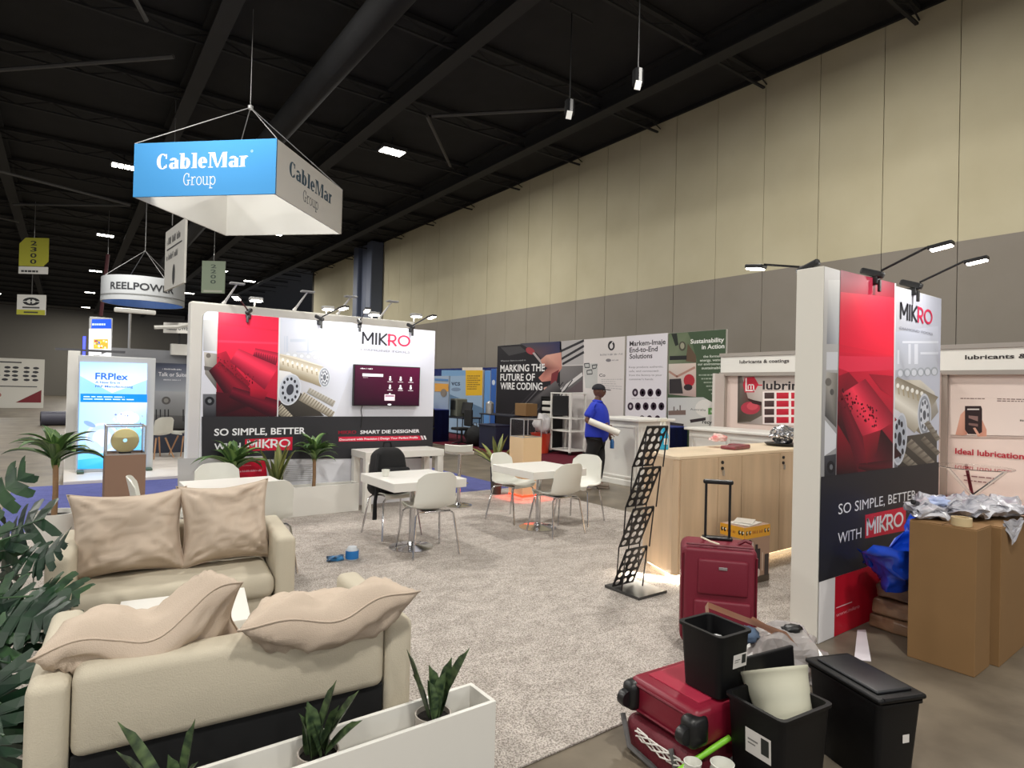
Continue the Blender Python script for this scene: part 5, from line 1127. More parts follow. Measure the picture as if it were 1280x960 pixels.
def leaf_mesh(name, m, *a, **k):
    bm = leaf_bm(*a, **k); 
    for f in bm.faces: f.smooth = True
    me = bpy.data.meshes.new(name); bm.to_mesh(me); bm.free(); me.materials.append(m); return me
DR = [leaf_mesh('leaf', LEAFS, .36, .075, 1.25), leaf_mesh('leaf', LEAFS, .32, .08, .9), leaf_mesh('leaf', LEAFS, .27, .072, .6), leaf_mesh('leaf', LEAFS, .38, .066, 1.8)]
def add_leaf(t, me, p, az, el, sc=1., roll=0.):
    o = bpy.data.objects.new('leaf', me); COL.objects.link(o); o.parent = t; o.location = p
    o.rotation_euler = (Matrix.Rotation(az, 3, 'Z') @ Matrix.Rotation(el, 3, 'X') @ Matrix.Rotation(roll, 3, 'Y')).to_euler(); o.scale = (sc, sc, sc); return o
def dracaena(label, x, y, z, trunk, sc, n, pot=None, seed=1, zb=.0):
    rnd = random.Random(seed); t = thing('potted_dracaena', label, 'plant', (x, y, z))
    if pot: pot(t)
    obj('trunk', tube(B(), [(0, 0, zb), (.005, .0, zb+trunk*.5), (0, 0, zb+trunk)], [.022*sc, .020*sc, .02*sc], 10), TRUNK, t, smooth='auto')
    for i in range(n):
        el = R(rnd.uniform(34, 86)) if i > 6 else R(84); az = i*2.4+rnd.uniform(-.3, .3)
        add_leaf(t, DR[i % 4] if i > 4 else DR[2], (0, 0, zb+trunk-.05+.12*i/n), az, el*1., sc*rnd.uniform(.8, 1.08))
    return t
def tall_pot(t):
    obj('pot', lathe(B(), [(0, 0), (.13, 0), (.19, .40), (.175, .40), (.12, .03), (0, .03)], 28), WHITE, t, smooth='auto'); obj('soil', lathe(B(), [(0, .36), (.172, .36)], 20), SOIL, t)
def low_pot(r=.07, h=.13, m=None):
    def f(t):
        obj('pot', lathe(B(), [(0, 0), (r*.8, 0), (r, h), (r*.93, h), (r*.75, .01), (0, .01)], 26), m or WHITE, t, smooth='auto'); obj('soil', lathe(B(), [(0, h-.02), (r*.92, h-.02)], 20), SOIL, t)
    return f
dracaena('dracaena in a tall white tapered pot, left behind the far sofa', -.06, 7.15, .0, .50, 1.2, 38, tall_pot, 3, zb=.34)
RP = mat('terracotta_pot', (150, 70, 60), .7)
dracaena('broad-leaved dracaena at the left end of the far planter box', 1.62, 7.76, .15, .26, 1.35, 34, low_pot(.08, .2), 5, zb=.18)
dracaena('small palm-like dracaena in the middle of the far planter box', 2.58, 7.76, .15, .42, 1.05, 44, low_pot(.07, .16), 8, zb=.14)
YL = [leaf_mesh('leaf', LEAFY, .42, .055, .15, fold=.3), leaf_mesh('leaf', LEAFY, .34, .05, .3, fold=.3)]
DL = [leaf_mesh('leaf', LEAFD, .235, .058, -.1, fold=.25), leaf_mesh('leaf', LEAFD, .19, .062, .2, fold=.3), leaf_mesh('leaf', LEAFD, .14, .052, -.25, fold=.3)]
t = thing('snake_plant', 'upright yellow-edged snake plant between the two dracaenas of the far planter box', 'plant', (2.13, 7.77, .15)); low_pot(.08, .16)(t)
for i in range(9): add_leaf(t, YL[i % 2], (.03*math.cos(i*2.1), .03*math.sin(i*2.1), .13), i*2.1, R(random.uniform(68, 86)), random.uniform(1.3, 1.8), random.uniform(-.5, .5))
def snake(label, x, y, leaves, seed):
    rnd = random.Random(seed); t = thing('snake_plant', label, 'plant', (x, y, .156)); low_pot(.072, .20, mat('grey_pot', (176, 168, 160), .6))(t)
    for (dx, dy, az, el, sc, k, rl) in leaves: add_leaf(t, DL[k], (dx, dy, .185), az, R(el), sc, rl)
    return t
w2 = math.pi/2; RV = -_y  # turns so that "right" leaves show in profile
def fan(n, sd, big=1.):
    rnd = random.Random(sd); L = []
    for i in range(n):
        sgn = 1 if i % 2 else -1; sp = rnd.uniform(4, 32)
        L.append((rnd.uniform(-.03, .03), rnd.uniform(-.02, .02), RV+sgn*w2*rnd.uniform(-1.05, -.7), 90-sp, big*rnd.uniform(.8, 1.05), i % 3, rnd.uniform(-.6, .6)+w2*0))
    return L
snake('short dark snake plant in a round pot near the middle of the foreground planter box', *(.755, 2.14), [(.0, .0, RV-1.4, 62, 1.0, 1, .2), (.02, .01, RV+1.5, 70, .9, 1, .1), (-.02, 0, RV+1.2, 84, 1.0, 1, -.2), (.01, .02, RV-1.6, 56, 1.12, 0, .3), (-.03, -.01, RV+1.3, 76, .85, 1, .4), (.02, -.02, RV-1.2, 44, .85, 1, .0), (-.01, .02, RV-1.5, 72, 1.15, 0, .4), (0, -.02, RV+1.6, 64, .7, 2, 0), (.03, 0, RV-1.7, 80, .9, 1, .7), (-.03, .02, RV+.4, 80, .8, 1, .2)], 1)
snake('taller dark snake plant near the right end of the foreground planter box', *(1.215, 2.14), [(-.02, .0, RV+1.5, 68, 1.2, 0, .3), (-.02, .01, RV+1.6, 74, .95, 1, .2), (.02, .01, RV-1.5, 62, 1.25, 0, .3), (0, 0, RV+1.0, 86, 1.05, 1, .0), (.01, -.02, RV-1.2, 84, .95, 1, .5), (.03, 0, RV-1.5, 78, 1.0, 0, .9), (.03, .01, RV-1.4, 84, .75, 0, -.4), (-.01, -.02, RV+1.2, 82, .8, 1, -.3)], 2)
snake('snake plant at the lower left, only its leaf tips above the frame edge', *(.30, 2.13), [(-.01, 0, RV+1.5, 52, 1.3, 0, .3), (-.02, .02, RV+1.6, 44, .95, 0, .3), (.02, .0, RV-1.2, 80, 1.1, 0, .4), (0, 0, RV-1.5, 66, .8, 1, 0), (.0, 0, RV+1.2, 84, .8, 1, 0)], 3)
# ---- white desk before the exhibit wall, stools
t = thing('display_desk', 'white rectangular desk with slab legs before the exhibit wall, below the television', 'desk', (3.72, 7.70, .014), 0)
obj('tabletop', box(B(), (0, 0, .74), (1.16, .5, .09), .004), WHITE, t)
for x, y in ((-.53, -.2), (.53, -.2), (-.53, .2), (.53, .2)): obj('leg', box(B(), (x, y, .35), (.09, .09, .70), .004), WHITE, t)
t = thing('bar_stool', 'white low-backed bar stool on a chrome pedestal right of the white desk', 'stool', (4.48, 7.33, .014), R(-36))
bm = B(); pr = [(.2, .70), (.17, .735), (.05, .74), (-.10, .745), (-.16, .78), (-.185, .86)]
rows = [[bm.verts.new((u*.19, y, z+.015*abs(u)**2)) for u in (-1, -.6, -.2, .2, .6, 1)] for y, z in pr]
for A, D in zip(rows, rows[1:]):
    for i in range(5): bm.faces.new((A[i], A[i+1], D[i+1], D[i]))
bmesh.ops.recalc_face_normals(bm, faces=bm.faces[:]); bmesh.ops.solidify(bm, geom=bm.faces[:], thickness=.02)
obj('seat_shell', bm, PLASTIC, t, smooth='auto'); obj('pedestal', tube(B(), [(0, 0, .73), (0, 0, .03)], .025, 14), CHROME, t, smooth='auto')
obj('base_plate', lathe(B(), [(0, .05), (.04, .045), (.06, .02), (.19, .008), (.19, 0), (0, 0)], 30), CHROME, t, smooth='auto'); obj('footrest', tube(B(), [(.02, 0, .3), (.12, .1, .3), (0, .2, .3), (-.12, .1, .3), (-.02, 0, .3)], .009, 6), CHROME, t)
# display cases
def display_case(label, x, y, s, m, glow=None, content=None):
    t = thing('display_case', label, 'display case', (x, y, .014)); h = .93
    obj('cabinet', box(B(), (0, 0, .07+(h-.07)/2), (s, s, h-.07), .003), m, t); obj('plinth', box(B(), (0, 0, .02), (s-.06, s-.06, .04)), WHITE, t)
    obj('light_strip', box(B(), (0, 0, .055), (s-.01, s-.01, .022)), mat('red_led', (255, 42, 20), .4, emit=5) if glow else WHITE, t)
    bm = B(); g = .27; k = s/2-.008
    for sx_ in (-1, 1):
        for sy_ in (-1, 1): box(bm, (sx_*k, sy_*k, h+g/2), (.012, .012, g))
    for z in (h+.006, h+g):
        for q in ((0, k, s, .012), (0, -k, s, .012), (k, 0, .012, s), (-k, 0, .012, s)): box(bm, (q[0], q[1], z), (q[2], q[3], .012))
    obj('case_frame', bm, ALU, t); bm = B()
    for q in ((0, k), (0, -k)): bx(bm, -k, k, q[1]-.002, q[1]+.002, h+.012, h+g-.006)
    for q in (k, -k): bx(bm, q-.002, q+.002, -k, k, h+.012, h+g-.006)
    obj('glass_pane', bm, GLASS, t)
    if glow:
        ld = bpy.data.lights.new('strip_light', 'AREA'); ld.shape = 'SQUARE'; ld.size = s+.3; ld.energy = 7; ld.color = (1, .10, .06)
        lo = bpy.data.objects.new('strip_light', ld); COL.objects.link(lo); lo.parent = t; lo.location = (0, 0, .052)
    return t
display_case('pale wood display case with an empty glass top, red light glowing under it', 5.68, 7.38, .35, mat('pale_wood_case', (222, 192, 150), .5), True)
display_case('brown display podium with a glass top holding a yellow disc, behind the far sofa', .475, 6.98, .33, mat('brown_podium', (142, 112, 94), .6))
t = thing('display_disc', 'pale yellow round disc standing in the glass top of the brown podium', 'disc', (.475, 6.98, .950)); obj('disc', lathe(B(), [(.018, -.012), (.112, -.012), (.118, 0), (.112, .012), (.018, .012), (.018, -.012)], 36, (0, 0, .119), rot=Matrix.Rotation(PI/2, 4, 'X')), mat('yellow_disc', (240, 228, 168), .4), t, smooth='auto'); obj('stand', box(B(), (0, 0, .004), (.1, .06, .008)), BLACK, t)
t = thing('potted_plant', 'striped leafy plant standing just left of the wooden display case', 'plant', (5.50, 7.88, .014)); low_pot(.10, .42, mat('dark_pot', (60, 56, 52), .6))(t)
for i in range(15): add_leaf(t, YL[i % 2], (0, 0, .42), i*2.4, R(random.uniform(25, 80)), random.uniform(1.2, 1.7))
# ---- backpack on the middle chair
t = thing('backpack', 'black backpack sitting on the middle white chair', 'backpack', (2.93, 6.24, .47), PI+.08, rot=None); t.scale = (1.38, 1.2, 1.12)
bm = box(B(), (0, -.04, .22), (.34, .20, .46), .08, segs=5, rot=(.12, 0, 0))
for v in bm.verts: k = 1-.38*max(0, (v.co.z-.12)/.34)**1.5; v.co.x *= k
crumple(bm, .015, 6, 2); obj('body', bm, BLACKF, t, smooth=True)
obj('front_pocket', crumple(box(B(), (0, .085, .15), (.26, .06, .24), .03, segs=3), .008, 8), BLACKF, t, smooth=True)
obj('top_handle', tube(B(), [(-.04, -.08, .44), (-.03, -.08, .50), (.03, -.08, .50), (.04, -.08, .44)], .009, 6), BLACKF, t)
obj('strap', tube(B(), [(.13, .02, .40), (.17, .08, .25), (.17, .1, .06), (.2, .14, -.03), (.205, .15, -.20)], [.014]*4+[.018], 6), BLACKF, t)
# ---- spilled blue bottle things on the carpet
p = onz(440, 699, .014); t = thing('jar', 'squat clear jar with a blue label standing on the grey carpet', 'jar', tuple(p))
obj('body', lathe(B(), [(0, 0), (.055, 0), (.06, .02), (.06, .085), (.045, .11), (.04, .12), (0, .12)], 20), mat('cloudy_plastic', (206, 214, 222), .3), t, smooth='auto'); obj('label', lathe(B(), [(.0615, .012), (.0615, .088)], 24), mat('blue_label', (36, 120, 196), .5), t)
p = onz(419, 701, .014); t = thing('wrapper', 'crumpled blue and black wrapper on the carpet left of the jar', 'wrapper', tuple(p))
bm = B(); box(bm, (0, 0, .022), (.15, .08, .04), .01, segs=2); bmesh.ops.subdivide_edges(bm, edges=bm.edges[:], cuts=2, use_grid_fill=True); crumple(bm, .02, 26, 3)
for v in bm.verts: v.co.z = max(0, v.co.z)
obj('film', bm, mat('blue_film', (60, 140, 200), .35, var=.6, vs=18, rgb2=(20, 30, 50)), t)
# ---- perforated zigzag brochure stand
stm = mat('black_perforated_metal', (24, 22, 24), .45)
t = thing('brochure_stand', 'black zigzag brochure stand of perforated trays before the oak counter', 'stand', (3.86, 3.47, .014))
obj('base_plate', box(B(), (0, 0, .012), (.34, .38, .022), .003), mat('grey_steel_plate', (84, 84, 84), .28, .7), t)
def perforated(w, h, nx, ny, r):
    bm = B(); cw, chh = w/nx, h/ny; th = .004
    for i in range(nx):
        for j in range(ny):
            cx, cy = -w/2+cw*(i+.5), chh*(j+.5); rings = []
            for z in (0, th):
                I = [bm.verts.new((cx+r*math.cos(k*PI/8), cy+r*math.sin(k*PI/8), z)) for k in range(16)]
                O = []
                for k in range(16):
                    a_ = k*PI/8; c_, s_ = math.cos(a_), math.sin(a_); m_ = max(abs(c_), abs(s_)); O.append(bm.verts.new((cx+c_/m_*cw/2, cy+s_/m_*chh/2, z)))
                rings.append((I, O))
            for k in range(16):
                l = (k+1) % 16; (I0, O0), (I1, O1) = rings
                bm.faces.new((I0[k], O0[k], O0[l], I0[l])[::-1]); bm.faces.new((I1[k], O1[k], O1[l], I1[l])); bm.faces.new((I0[k], I0[l], I1[l], I1[k]))
    return bm
TB = []
for k in range(4):
    bz = .035+k*.335; by = .10-k*.05; bxx = -.045+k*.015; ty = by-.145; tz = bz+.332
    bm = perforated(.245, .36, 3, 5, .027)
    ang = math.atan2(tz-bz, ty-by); mx = Matrix.Translation((bxx, by, bz)) @ Matrix(((1, 0, 0), (0, (ty-by)/.3623, -(tz-bz)/.3623), (0, (tz-bz)/.3623, (ty-by)/.3623))).to_4x4()
    bm.transform(mx); bmesh.ops.recalc_face_normals(bm, faces=bm.faces[:]); pl_ = obj('tray', bm, stm, t)
    bm = B()
    for s in (-1, 1): tube(bm, [(bxx+s*.122, by, bz), (bxx+s*.122, ty, tz)], .006, 6)
    tube(bm, [(bxx-.122, by-.0, bz), (bxx+.122, by, bz)], .007, 6); tube(bm, [(bxx-.122, ty, tz), (bxx+.122, ty, tz)], .007, 6)
    obj('tray_frame', bm, stm, t); TB.append((bxx, by, bz, ty, tz))
for k in range(4):
    x, by, bz, ty, tz = TB[k]
    for s in (-1, 1):
        if k < 3: x2, b2, z2 = TB[k+1][0], TB[k+1][1], TB[k+1][2]; obj('strut', tube(B(), [(x2+s*.125, b2, z2), (x+s*.125, b2, bz+.332*(by-b2)/.145)], .006, 6), stm, t)
        obj('strut', tube(B(), [(x+s*.125, ty, tz), (x+s*.125-.012, ty+.03, tz-.334 if k else .03)], .006, 6), stm, t)
        if k == 0: pass
# ---- oak counter
t = thing('reception_counter', 'pale oak veneered counter with lockable doors, rounded left end and lit plinth', 'counter', (5.4, 3.7, .014))
C0 = (5.4, 3.7); poly = [(4.27+.00, 3.44), (4.30, 3.40), (6.7, 3.40), (6.7, 4.02), (4.62, 4.02), (4.50, 3.97), (4.43, 3.86)]
loc_ = lambda P_: [(x-C0[0], y-C0[1]) for x, y in P_]
obj('body', prism(B(), loc_(poly), .07, 1.07), WOOD, t); obj('countertop', prism(B(), loc_([(x-.004, y-.006) if y < 3.7 else (x-.004, y) for x, y in poly]), 1.071, 1.094), mat('pale_oak_top', (222, 202, 174), .4, var=.06, vs=3, stretch=(.35, 3, 3), detail=6), t)
obj('plinth', prism(B(), loc_([(4.33, 3.46), (6.68, 3.46), (6.68, 3.98), (4.6, 3.98), (4.46, 3.8)]), .0, .07), WHITE, t)
obj('light_strip', prism(B(), loc_([(4.30, 3.43), (6.69, 3.43), (6.69, 3.99), (4.62, 3.99), (4.44, 3.85)]), .052, .068), mat('warm_led', (255, 226, 180), .4, emit=5), t)
for i, (a_, b_) in enumerate(((4.315, 4.83), (4.84, 5.20), (5.21, 5.86), (5.87, 6.22), (6.23, 6.69))): 
    o = obj('door', bx(B(), a_-5.4, b_-5.4, -.318, -.300, .075, 1.066, .001), WOOD, t)
    if i in (1, 3):
        for z in (1.02, .965): obj('lock', lathe(B(), [(0, 0), (.016, 0), (.014, .012), (0, .012)], 12, (a_-5.4+.05, -.318, z), rot=Matrix.Rotation(PI/2, 4, 'X')), BLACK, o)
        obj('key', box(B(), (a_-5.4+.05, -.335, .925), (.006, .02, .05)), ALU, o)
ld = bpy.data.lights.new('plinth_light', 'AREA'); ld.shape = 'RECTANGLE'; ld.size = .06; ld.size_y = .6; ld.energy = 5; ld.color = (1, .9, .75)
lo = bpy.data.objects.new('plinth_light', ld); COL.objects.link(lo); lo.parent = t; lo.location = (4.30-5.4, 3.62-3.7, .055); lo.rotation_euler = (0, R(35), R(25))
p = Vector((4.72, 3.92, 1.11))
t = thing('spray_bottle', 'turquoise spray bottle with a white label on the oak counter, behind the stand', 'bottle', tuple(p)); obj('body', lathe(B(), [(0, 0), (.05, 0), (.052, .01), (.052, .13), (.03, .2), (.018, .23), (0, .23)], 20, sx=1, sy=.7), mat('turquoise_liquid', (30, 160, 200), .15, spec=.6), t, smooth='auto')
obj('label', box(B(), (-.02, -.037, .08), (.05, .004, .06)), WHITE, t); bm = B(); tube(bm, [(0, 0, .22), (0, 0, .27)], .016, 10); box(bm, (-.03, 0, .29), (.12, .035, .035), .01); box(bm, (-.05, 0, .255), (.012, .02, .05), .004, rot=(0, .3, 0)); obj('trigger_head', bm, PLASTIC, t)
def wrapbag(name, label, cat, p, s, m, seed, amp=.3, fr=2.2, knot=False):
    t = thing(name, label, cat, tuple(p)); bm = blob(B(), (0, 0, s[2]), s, seed, amp*.5, fr, 4, flat=.002); crumple(bm, min(s)*.22, 14, seed)
    for v in bm.verts: v.co.z = max(.003, v.co.z)
    obj('film', bm, m, t, smooth=True); return t
wrapbag('gift_bag', 'crumpled red and white plastic bag of sweets on the oak counter', 'bag', (5.50, 3.86, 1.108), (.11, .08, .07), mat('red_white_film', (226, 76, 84), .3, var=.6, vs=9, rgb2=(236, 214, 206)), 3)
t = thing('flat_packs', 'two flat dark red packs lying on the oak counter', 'packs', tuple(onz(920, 561, 1.11)), .1); bm = B(); box(bm, (-.06, 0, .018), (.22, .16, .034), .01); box(bm, (.1, .02, .022), (.14, .18, .042), .012); obj('pack', bm, mat('dark_red_film', (130, 60, 66), .3, var=.3, vs=12), t)
t = thing('foil_dish', 'silver foil covered dish on a black tray at the right end of the oak counter', 'dish', tuple(onz(978, 557, 1.11))); obj('tray', lathe(B(), [(0, 0), (.16, 0), (.19, .03), (.17, .03), (0, .02)], 26), BLACK, t, smooth='auto')
FOIL = mat('crinkled_foil', (196, 196, 200), .22, .9)
bm = blob(B(), (0, 0, .12), (.14, .13, .10), 5, .08, 3, 4); crumple(bm, .022, 22, 1); obj('foil', bm, FOIL, t)
# ---- product box by the counter
t = thing('product_box', 'printed carton with a yellow band and pictures of dark bottles, by the oak counter', 'box', (4.87, 3.10, .014), R(-38)); t.location = (4.93, 3.16, .014); t.rotation_euler.z = R(-3)
obj('carton', box(B(), (0, 0, .25), (.36, .25, .5), .003), mat('pinkish_carton', (170, 140, 122), .6), t)
for sd, L, yy in (('f', .36, -.126), ('s', .25, -.181)):
    a = Art((0, 0, 0), XP if sd == 'f' else YM); 
    a.o = Vector((4.93, 3.16, .014)); e = (XP if sd == 'f' else YM); th_ = R(-3); e = Matrix.Rotation(th_, 3, 'Z') @ e; a.e = e.normalized(); a.n = a.e.cross(Vector((0, 0, 1))); a.k = -yy+.001
    a.rect(-L/2, .4, L/2, .5, (222, 164, 52)); a.scr(-L*.2, .435, L*.4, .028, (170, 100, 40))
    for u in (-.42, -.3, .3, .42): a.ell(u*L, .45, .012, .02, (60, 50, 36)); a.ell(u*L+.01, .455, .007, .008, (240, 240, 230))
    a.rect(-L/2, .0, L/2, .06, (86, 76, 66)); a.rect(-L*.12, .08, L*.12, .30, (52, 46, 50)); a.rect(-L*.08, .30, L*.02, .34, (52, 46, 50)); a.rect(L*.3, .05, L*.46, .24, (62, 56, 56)); a.rect(-L*.42, .06, -L*.2, .26, (214, 196, 196)); a.ell(L*.06, .09, .02, .035, (220, 210, 206)); a.ell(-L*.3, .36, .03, .03, (60, 44, 44)); a.ell(-L*.2, .34, .02, .03, (206, 190, 186)); a.rect(L*.18, .1, L*.24, .26, (200, 180, 166))
    a.done(parent=t)
t2_ = thing('papers', 'white papers lying on top of the yellow banded carton', 'papers', (4.93, 3.16, .515), R(8)); bm = B(); box(bm, (0, 0, .004), (.26, .19, .006)); box(bm, (.03, .02, .012), (.22, .16, .006), rot=(0, 0, .3)); obj('sheet', bm, WHITE, t2_)
# ---- upright red suitcase
REDS = mat('crimson_suitcase_fabric', (112, 17, 40), .55, bump=.15, bs=240); REDP = mat('crimson_piping', (104, 16, 36), .45)
u1 = onz(850, 815, .014); v1 = onz(922, 824, .014); ang = math.atan2(v1.y-u1.y, v1.x-u1.x)
sz_ = (.46, .28, .64); cdir = Vector((math.cos(ang), math.sin(ang), 0)); ndir = Vector((-cdir.y, cdir.x, 0)); cc_ = Vector((u1.x, u1.y, 0))+cdir*.225+ndir*.145
t = thing('suitcase', 'large upright crimson fabric suitcase with its black handle pulled out', 'suitcase', (cc_.x, cc_.y, .014), ang)
obj('body', box(B(), (0, .0, .365), sz_, .055, segs=5), REDS, t, smooth='auto')
obj('front_panel', box(B(), (0, -.145, .37), (.42, .04, .6), .03, segs=4), REDS, t, smooth='auto'); obj('front_pocket', box(B(), (0.02, -.165, .50), (.30, .035, .22), .016, segs=3), REDS, t, smooth='auto'); obj('front_pocket', box(B(), (0.02, -.165, .22), (.34, .035, .27), .016, segs=3), REDS, t, smooth='auto')
bm = B()
for z0_ in (.045, .69): tube(bm, [(-.2, -.135, z0_), (.2, -.135, z0_)], .007, 6)
for x_ in (-.222, .222): tube(bm, [(x_, -.135, .1), (x_, -.135, .63)], .007, 6)
obj('piping', bm, REDP, t)
a_ = B(); box(a_, (.02, -.186, .56), (.05, .004, .018), .002); obj('badge', a_, ALU, t)
bm = B()
for x_ in (-.075, .075): tube(bm, [(x_, .05, .66), (x_, .05, 1.06)], .0085, 8)
obj('handle_rod', bm, BLACK, t); obj('handle_grip', box(B(), (0, .05, 1.065), (.19, .03, .03), .01), BLACK, t); obj('handle_socket', box(B(), (0, .05, .698), (.19, .06, .018), .006), BLACK, t)
obj('carry_handle', tube(B(), [(.12, -.05, .69), (.16, -.05, .715), (.2, -.04, .7)], .012, 6), REDP, t); obj('zip_tag', tube(B(), [(-.11, -.06, .72), (-.05, -.08, .70), (-.0, -.12, .695)], .006, 5), mat('cream_cord', (220, 208, 186), .6), t)
for x_ in (-.18, .18):
    for y_ in (-.1, .1): obj('wheel', lathe(B(), [(0, -.012), (.024, -.012), (.024, .012), (0, .012)], 14, (x_, y_, .024), rot=Matrix.Rotation(PI/2, 4, 'Y')), BLACK, t)
# ---- lying red suitcase on a dark red bag
t = thing('duffel_bag', 'dark red bag with grey straps lying on the concrete under the lying suitcase', 'bag', (2.42, 1.76, 0), R(-3)); bm = box(B(), (0, 0, .085), (.62, .42, .17), .05, segs=4); crumple(bm, .02, 4, 5)
for v in bm.verts: v.co.z = max(.001, v.co.z)
obj('body', bm, mat('dark_red_nylon', (96, 18, 34), .6, bump=.3, bs=90), t, smooth='auto')
obj('strap', tube(B(), [(-.30, .2, .16), (-.335, .12, .06), (-.30, -.05, .005), (-.22, -.2, .02), (-.05, -.232, .10)], .013, 6), mat('grey_webbing', (90, 88, 88), .8), t); obj('strap', tube(B(), [(-.31, -.1, .15), (-.33, -.16, .05), (-.2, -.26, .012), (.0, -.24, .05)], .012, 6), mat('grey_webbing', (90, 88, 88)), t)
bm = B(); rnd = random.Random(4)
for k in range(5): tube(bm, [(-.325+.010*math.sin(i*1.3+k), .10-i*.045+rnd.uniform(-.01, .01), .135-.016*i*.3+.022*math.cos(i*1.1+k*1.3)) for i in range(7)], .0035, 5)
tag(obj('white_cord', bm, mat('white_cord', (226, 222, 216), .5), loc=(2.42, 1.76, 0)), 'bundle of white cord hooked on the end of the dark red bag', 'cord')
t = thing('suitcase', 'crimson suitcase lying flat with its black corner wheels towards the viewer', 'suitcase', (2.465, 1.745, .17), R(-4))
obj('body', box(B(), (0, 0, .085), (.64, .40, .165), .03, segs=4), mat('crimson_shell', (122, 20, 42), .4), t, smooth='auto'); bm = B()
for z in (.03, .14): tube(bm, [(-.325, -.18, z), (-.325, .18, z)], .006, 6)
obj('piping', bm, REDP, t); obj('back_panel', box(B(), (0.0, 0, .169), (.5, .30, .008), .003), mat('painted_pink_sheen', (160, 44, 66), .3), t)  # pinkish light on the upper face is painted as a lighter panel colour
for y_ in (-.175, .175):
    w_ = obj('wheel_housing', box(B(), (-.305, y_, .085), (.11, .085, .13), .03, segs=3), BLACK, t, smooth='auto'); obj('wheel', lathe(B(), [(0, -.02), (.035, -.02), (.038, 0), (.035, .02), (0, .02)], 16, (-.365, y_, .08), rot=Matrix.Rotation(PI/2, 4, 'X')), mat('dark_rubber', (24, 24, 26), .35), w_, smooth='auto')
# ---- black bins
BIN = mat('black_bin_plastic', (8, 8, 10), .5, bump=.08, bs=200, spec=.3)
def open_bin(name, label, loc, rz, w, d, h, taper=.86):
    t = thing(name, label, 'bin', loc, rz)
    def ring(k, z, off=0.):
        W, D = w/2*k-off, d/2*k-off; r_ = .025; P = []
        for cx, cy, a0 in ((W-r_, D-r_, 0), (-W+r_, D-r_, 90), (-W+r_, -D+r_, 180), (W-r_, -D+r_, 270)):
            for q in range(4): P.append((cx+r_*math.cos(R(a0+q*30)), cy+r_*math.sin(R(a0+q*30)), z))
        return P
    bm = B(); S = [ring(taper, 0), ring(1, h-.012), ring(1.0, h-.012, -.008), ring(1, h, -.008), ring(1, h, .008), ring(taper, .012, .008)]
    V = [[bm.verts.new(p) for p in r_] for r_ in S]
    for A, D in zip(V, V[1:]):
        for i in range(16): bm.faces.new((A[i], A[(i+1) % 16], D[(i+1) % 16], D[i]))
    bm.faces.new(V[0][::-1]); bm.faces.new(V[-1]); obj('bin_body', bm, BIN, t, smooth='auto'); return t
def sticker(t, p, w, h, rz, tilt=0, dark=True):
    """white paper label with a picture block and fine print, stuck on a side"""
    g = bpy.data.objects.new('label', None); bpy.data.objects.remove(g)
    bm = B(); cl = bm.verts.layers.float_color.new('Col')
    def rc(x0, x1, z0, z1, y, c):
        f = [bm.verts.new((x, y, z)) for x, z in ((x0, z0), (x1, z0), (x1, z1), (x0, z1))]
        for v in f: v[cl] = (*lin(c), 1)
        bm.faces.new(f)
    rc(-w/2, w/2, 0, h, 0, (214, 210, 206)); 
    if dark: rc(w*.12, w*.42, h*.25, h*.9, -.0008, (48, 50, 48)); rc(-w*.4, w*.0, h*.55, h*.62, -.0008, (120, 118, 116)); rc(-w*.4, -w*.1, h*.4, h*.46, -.0008, (120, 118, 116))
    o = obj('paper_label', bm, PRINT, t, loc=p, rot=(tilt, 0, rz)); return o
b3a = Vector((2.995, 1.45, 0)); b3b = Vector((2.87, 1.115, 0)); ax = (b3a-b3b).normalized(); rz3 = math.atan2(ax.y, ax.x)
t = open_bin('waste_bin', 'black rectangular bin with a closed black lid, at the lower right', (2.935, 1.28, 0), rz3, .40, .23, .38)
lid = box(B(), (0, 0, .395), (.425, .255, .022), .01, segs=3); obj('lid', lid, BIN, t, smooth='auto'); obj('lid_flap', box(B(), (.0, 0, .412), (.34, .19, .016), .008, segs=3), mat('grey_black_plastic', (26, 27, 31), .42), t, smooth='auto')
obj('hinge', tube(B(), [(-.205, -.1, .40), (-.205, .1, .40)], .009, 6), BIN, t)
sticker(t, (-.19, -.04, .20), .035, .035, -PI/2, 0, False)
t = open_bin('waste_bin', 'open black rectangular bin holding the white plant pot, front of the pile', (2.425, 1.385, 0), R(-6), .31, .27, .40)
sticker(t, (-.1465, -.02, .20), .12, .10, -PI/2, R(2.7)); 
tp = thing('plant_pot', 'ribbed white plastic plant pot tilted inside the open black bin', 'pot', (2.475, 1.335, .17), rot=(R(-26), R(12), 0))
prf = [(0, .0), (.085, 0)]+[(.085+.055*(k/12)+(.002 if k % 3 == 0 else 0), .01+.30*(k/12)) for k in range(13)]+[(.146, .315), (.146, .325), (.138, .325), (.08, .012), (0, .012)]
obj('pot', lathe(B(), prf, 40), mat('cream_plastic', (206, 204, 184), .45), tp, smooth='auto')
t = open_bin('waste_bin', 'small open black bin standing on the lying crimson suitcase', (2.36, 1.665, .345), R(-4), .20, .23, .275)
t.location = (2.37, 1.66, .349); sticker(t, (.035, -.1085, .12), .09, .06, 0, R(3.3))
wrapbag('plastic_film', 'crumpled clear plastic film lying inside the small black bin', 'film', (2.37, 1.66, .50), (.07, .08, .035), mat('clear_film', (190, 190, 192), .15, spec=.8), 9, .4, 3)
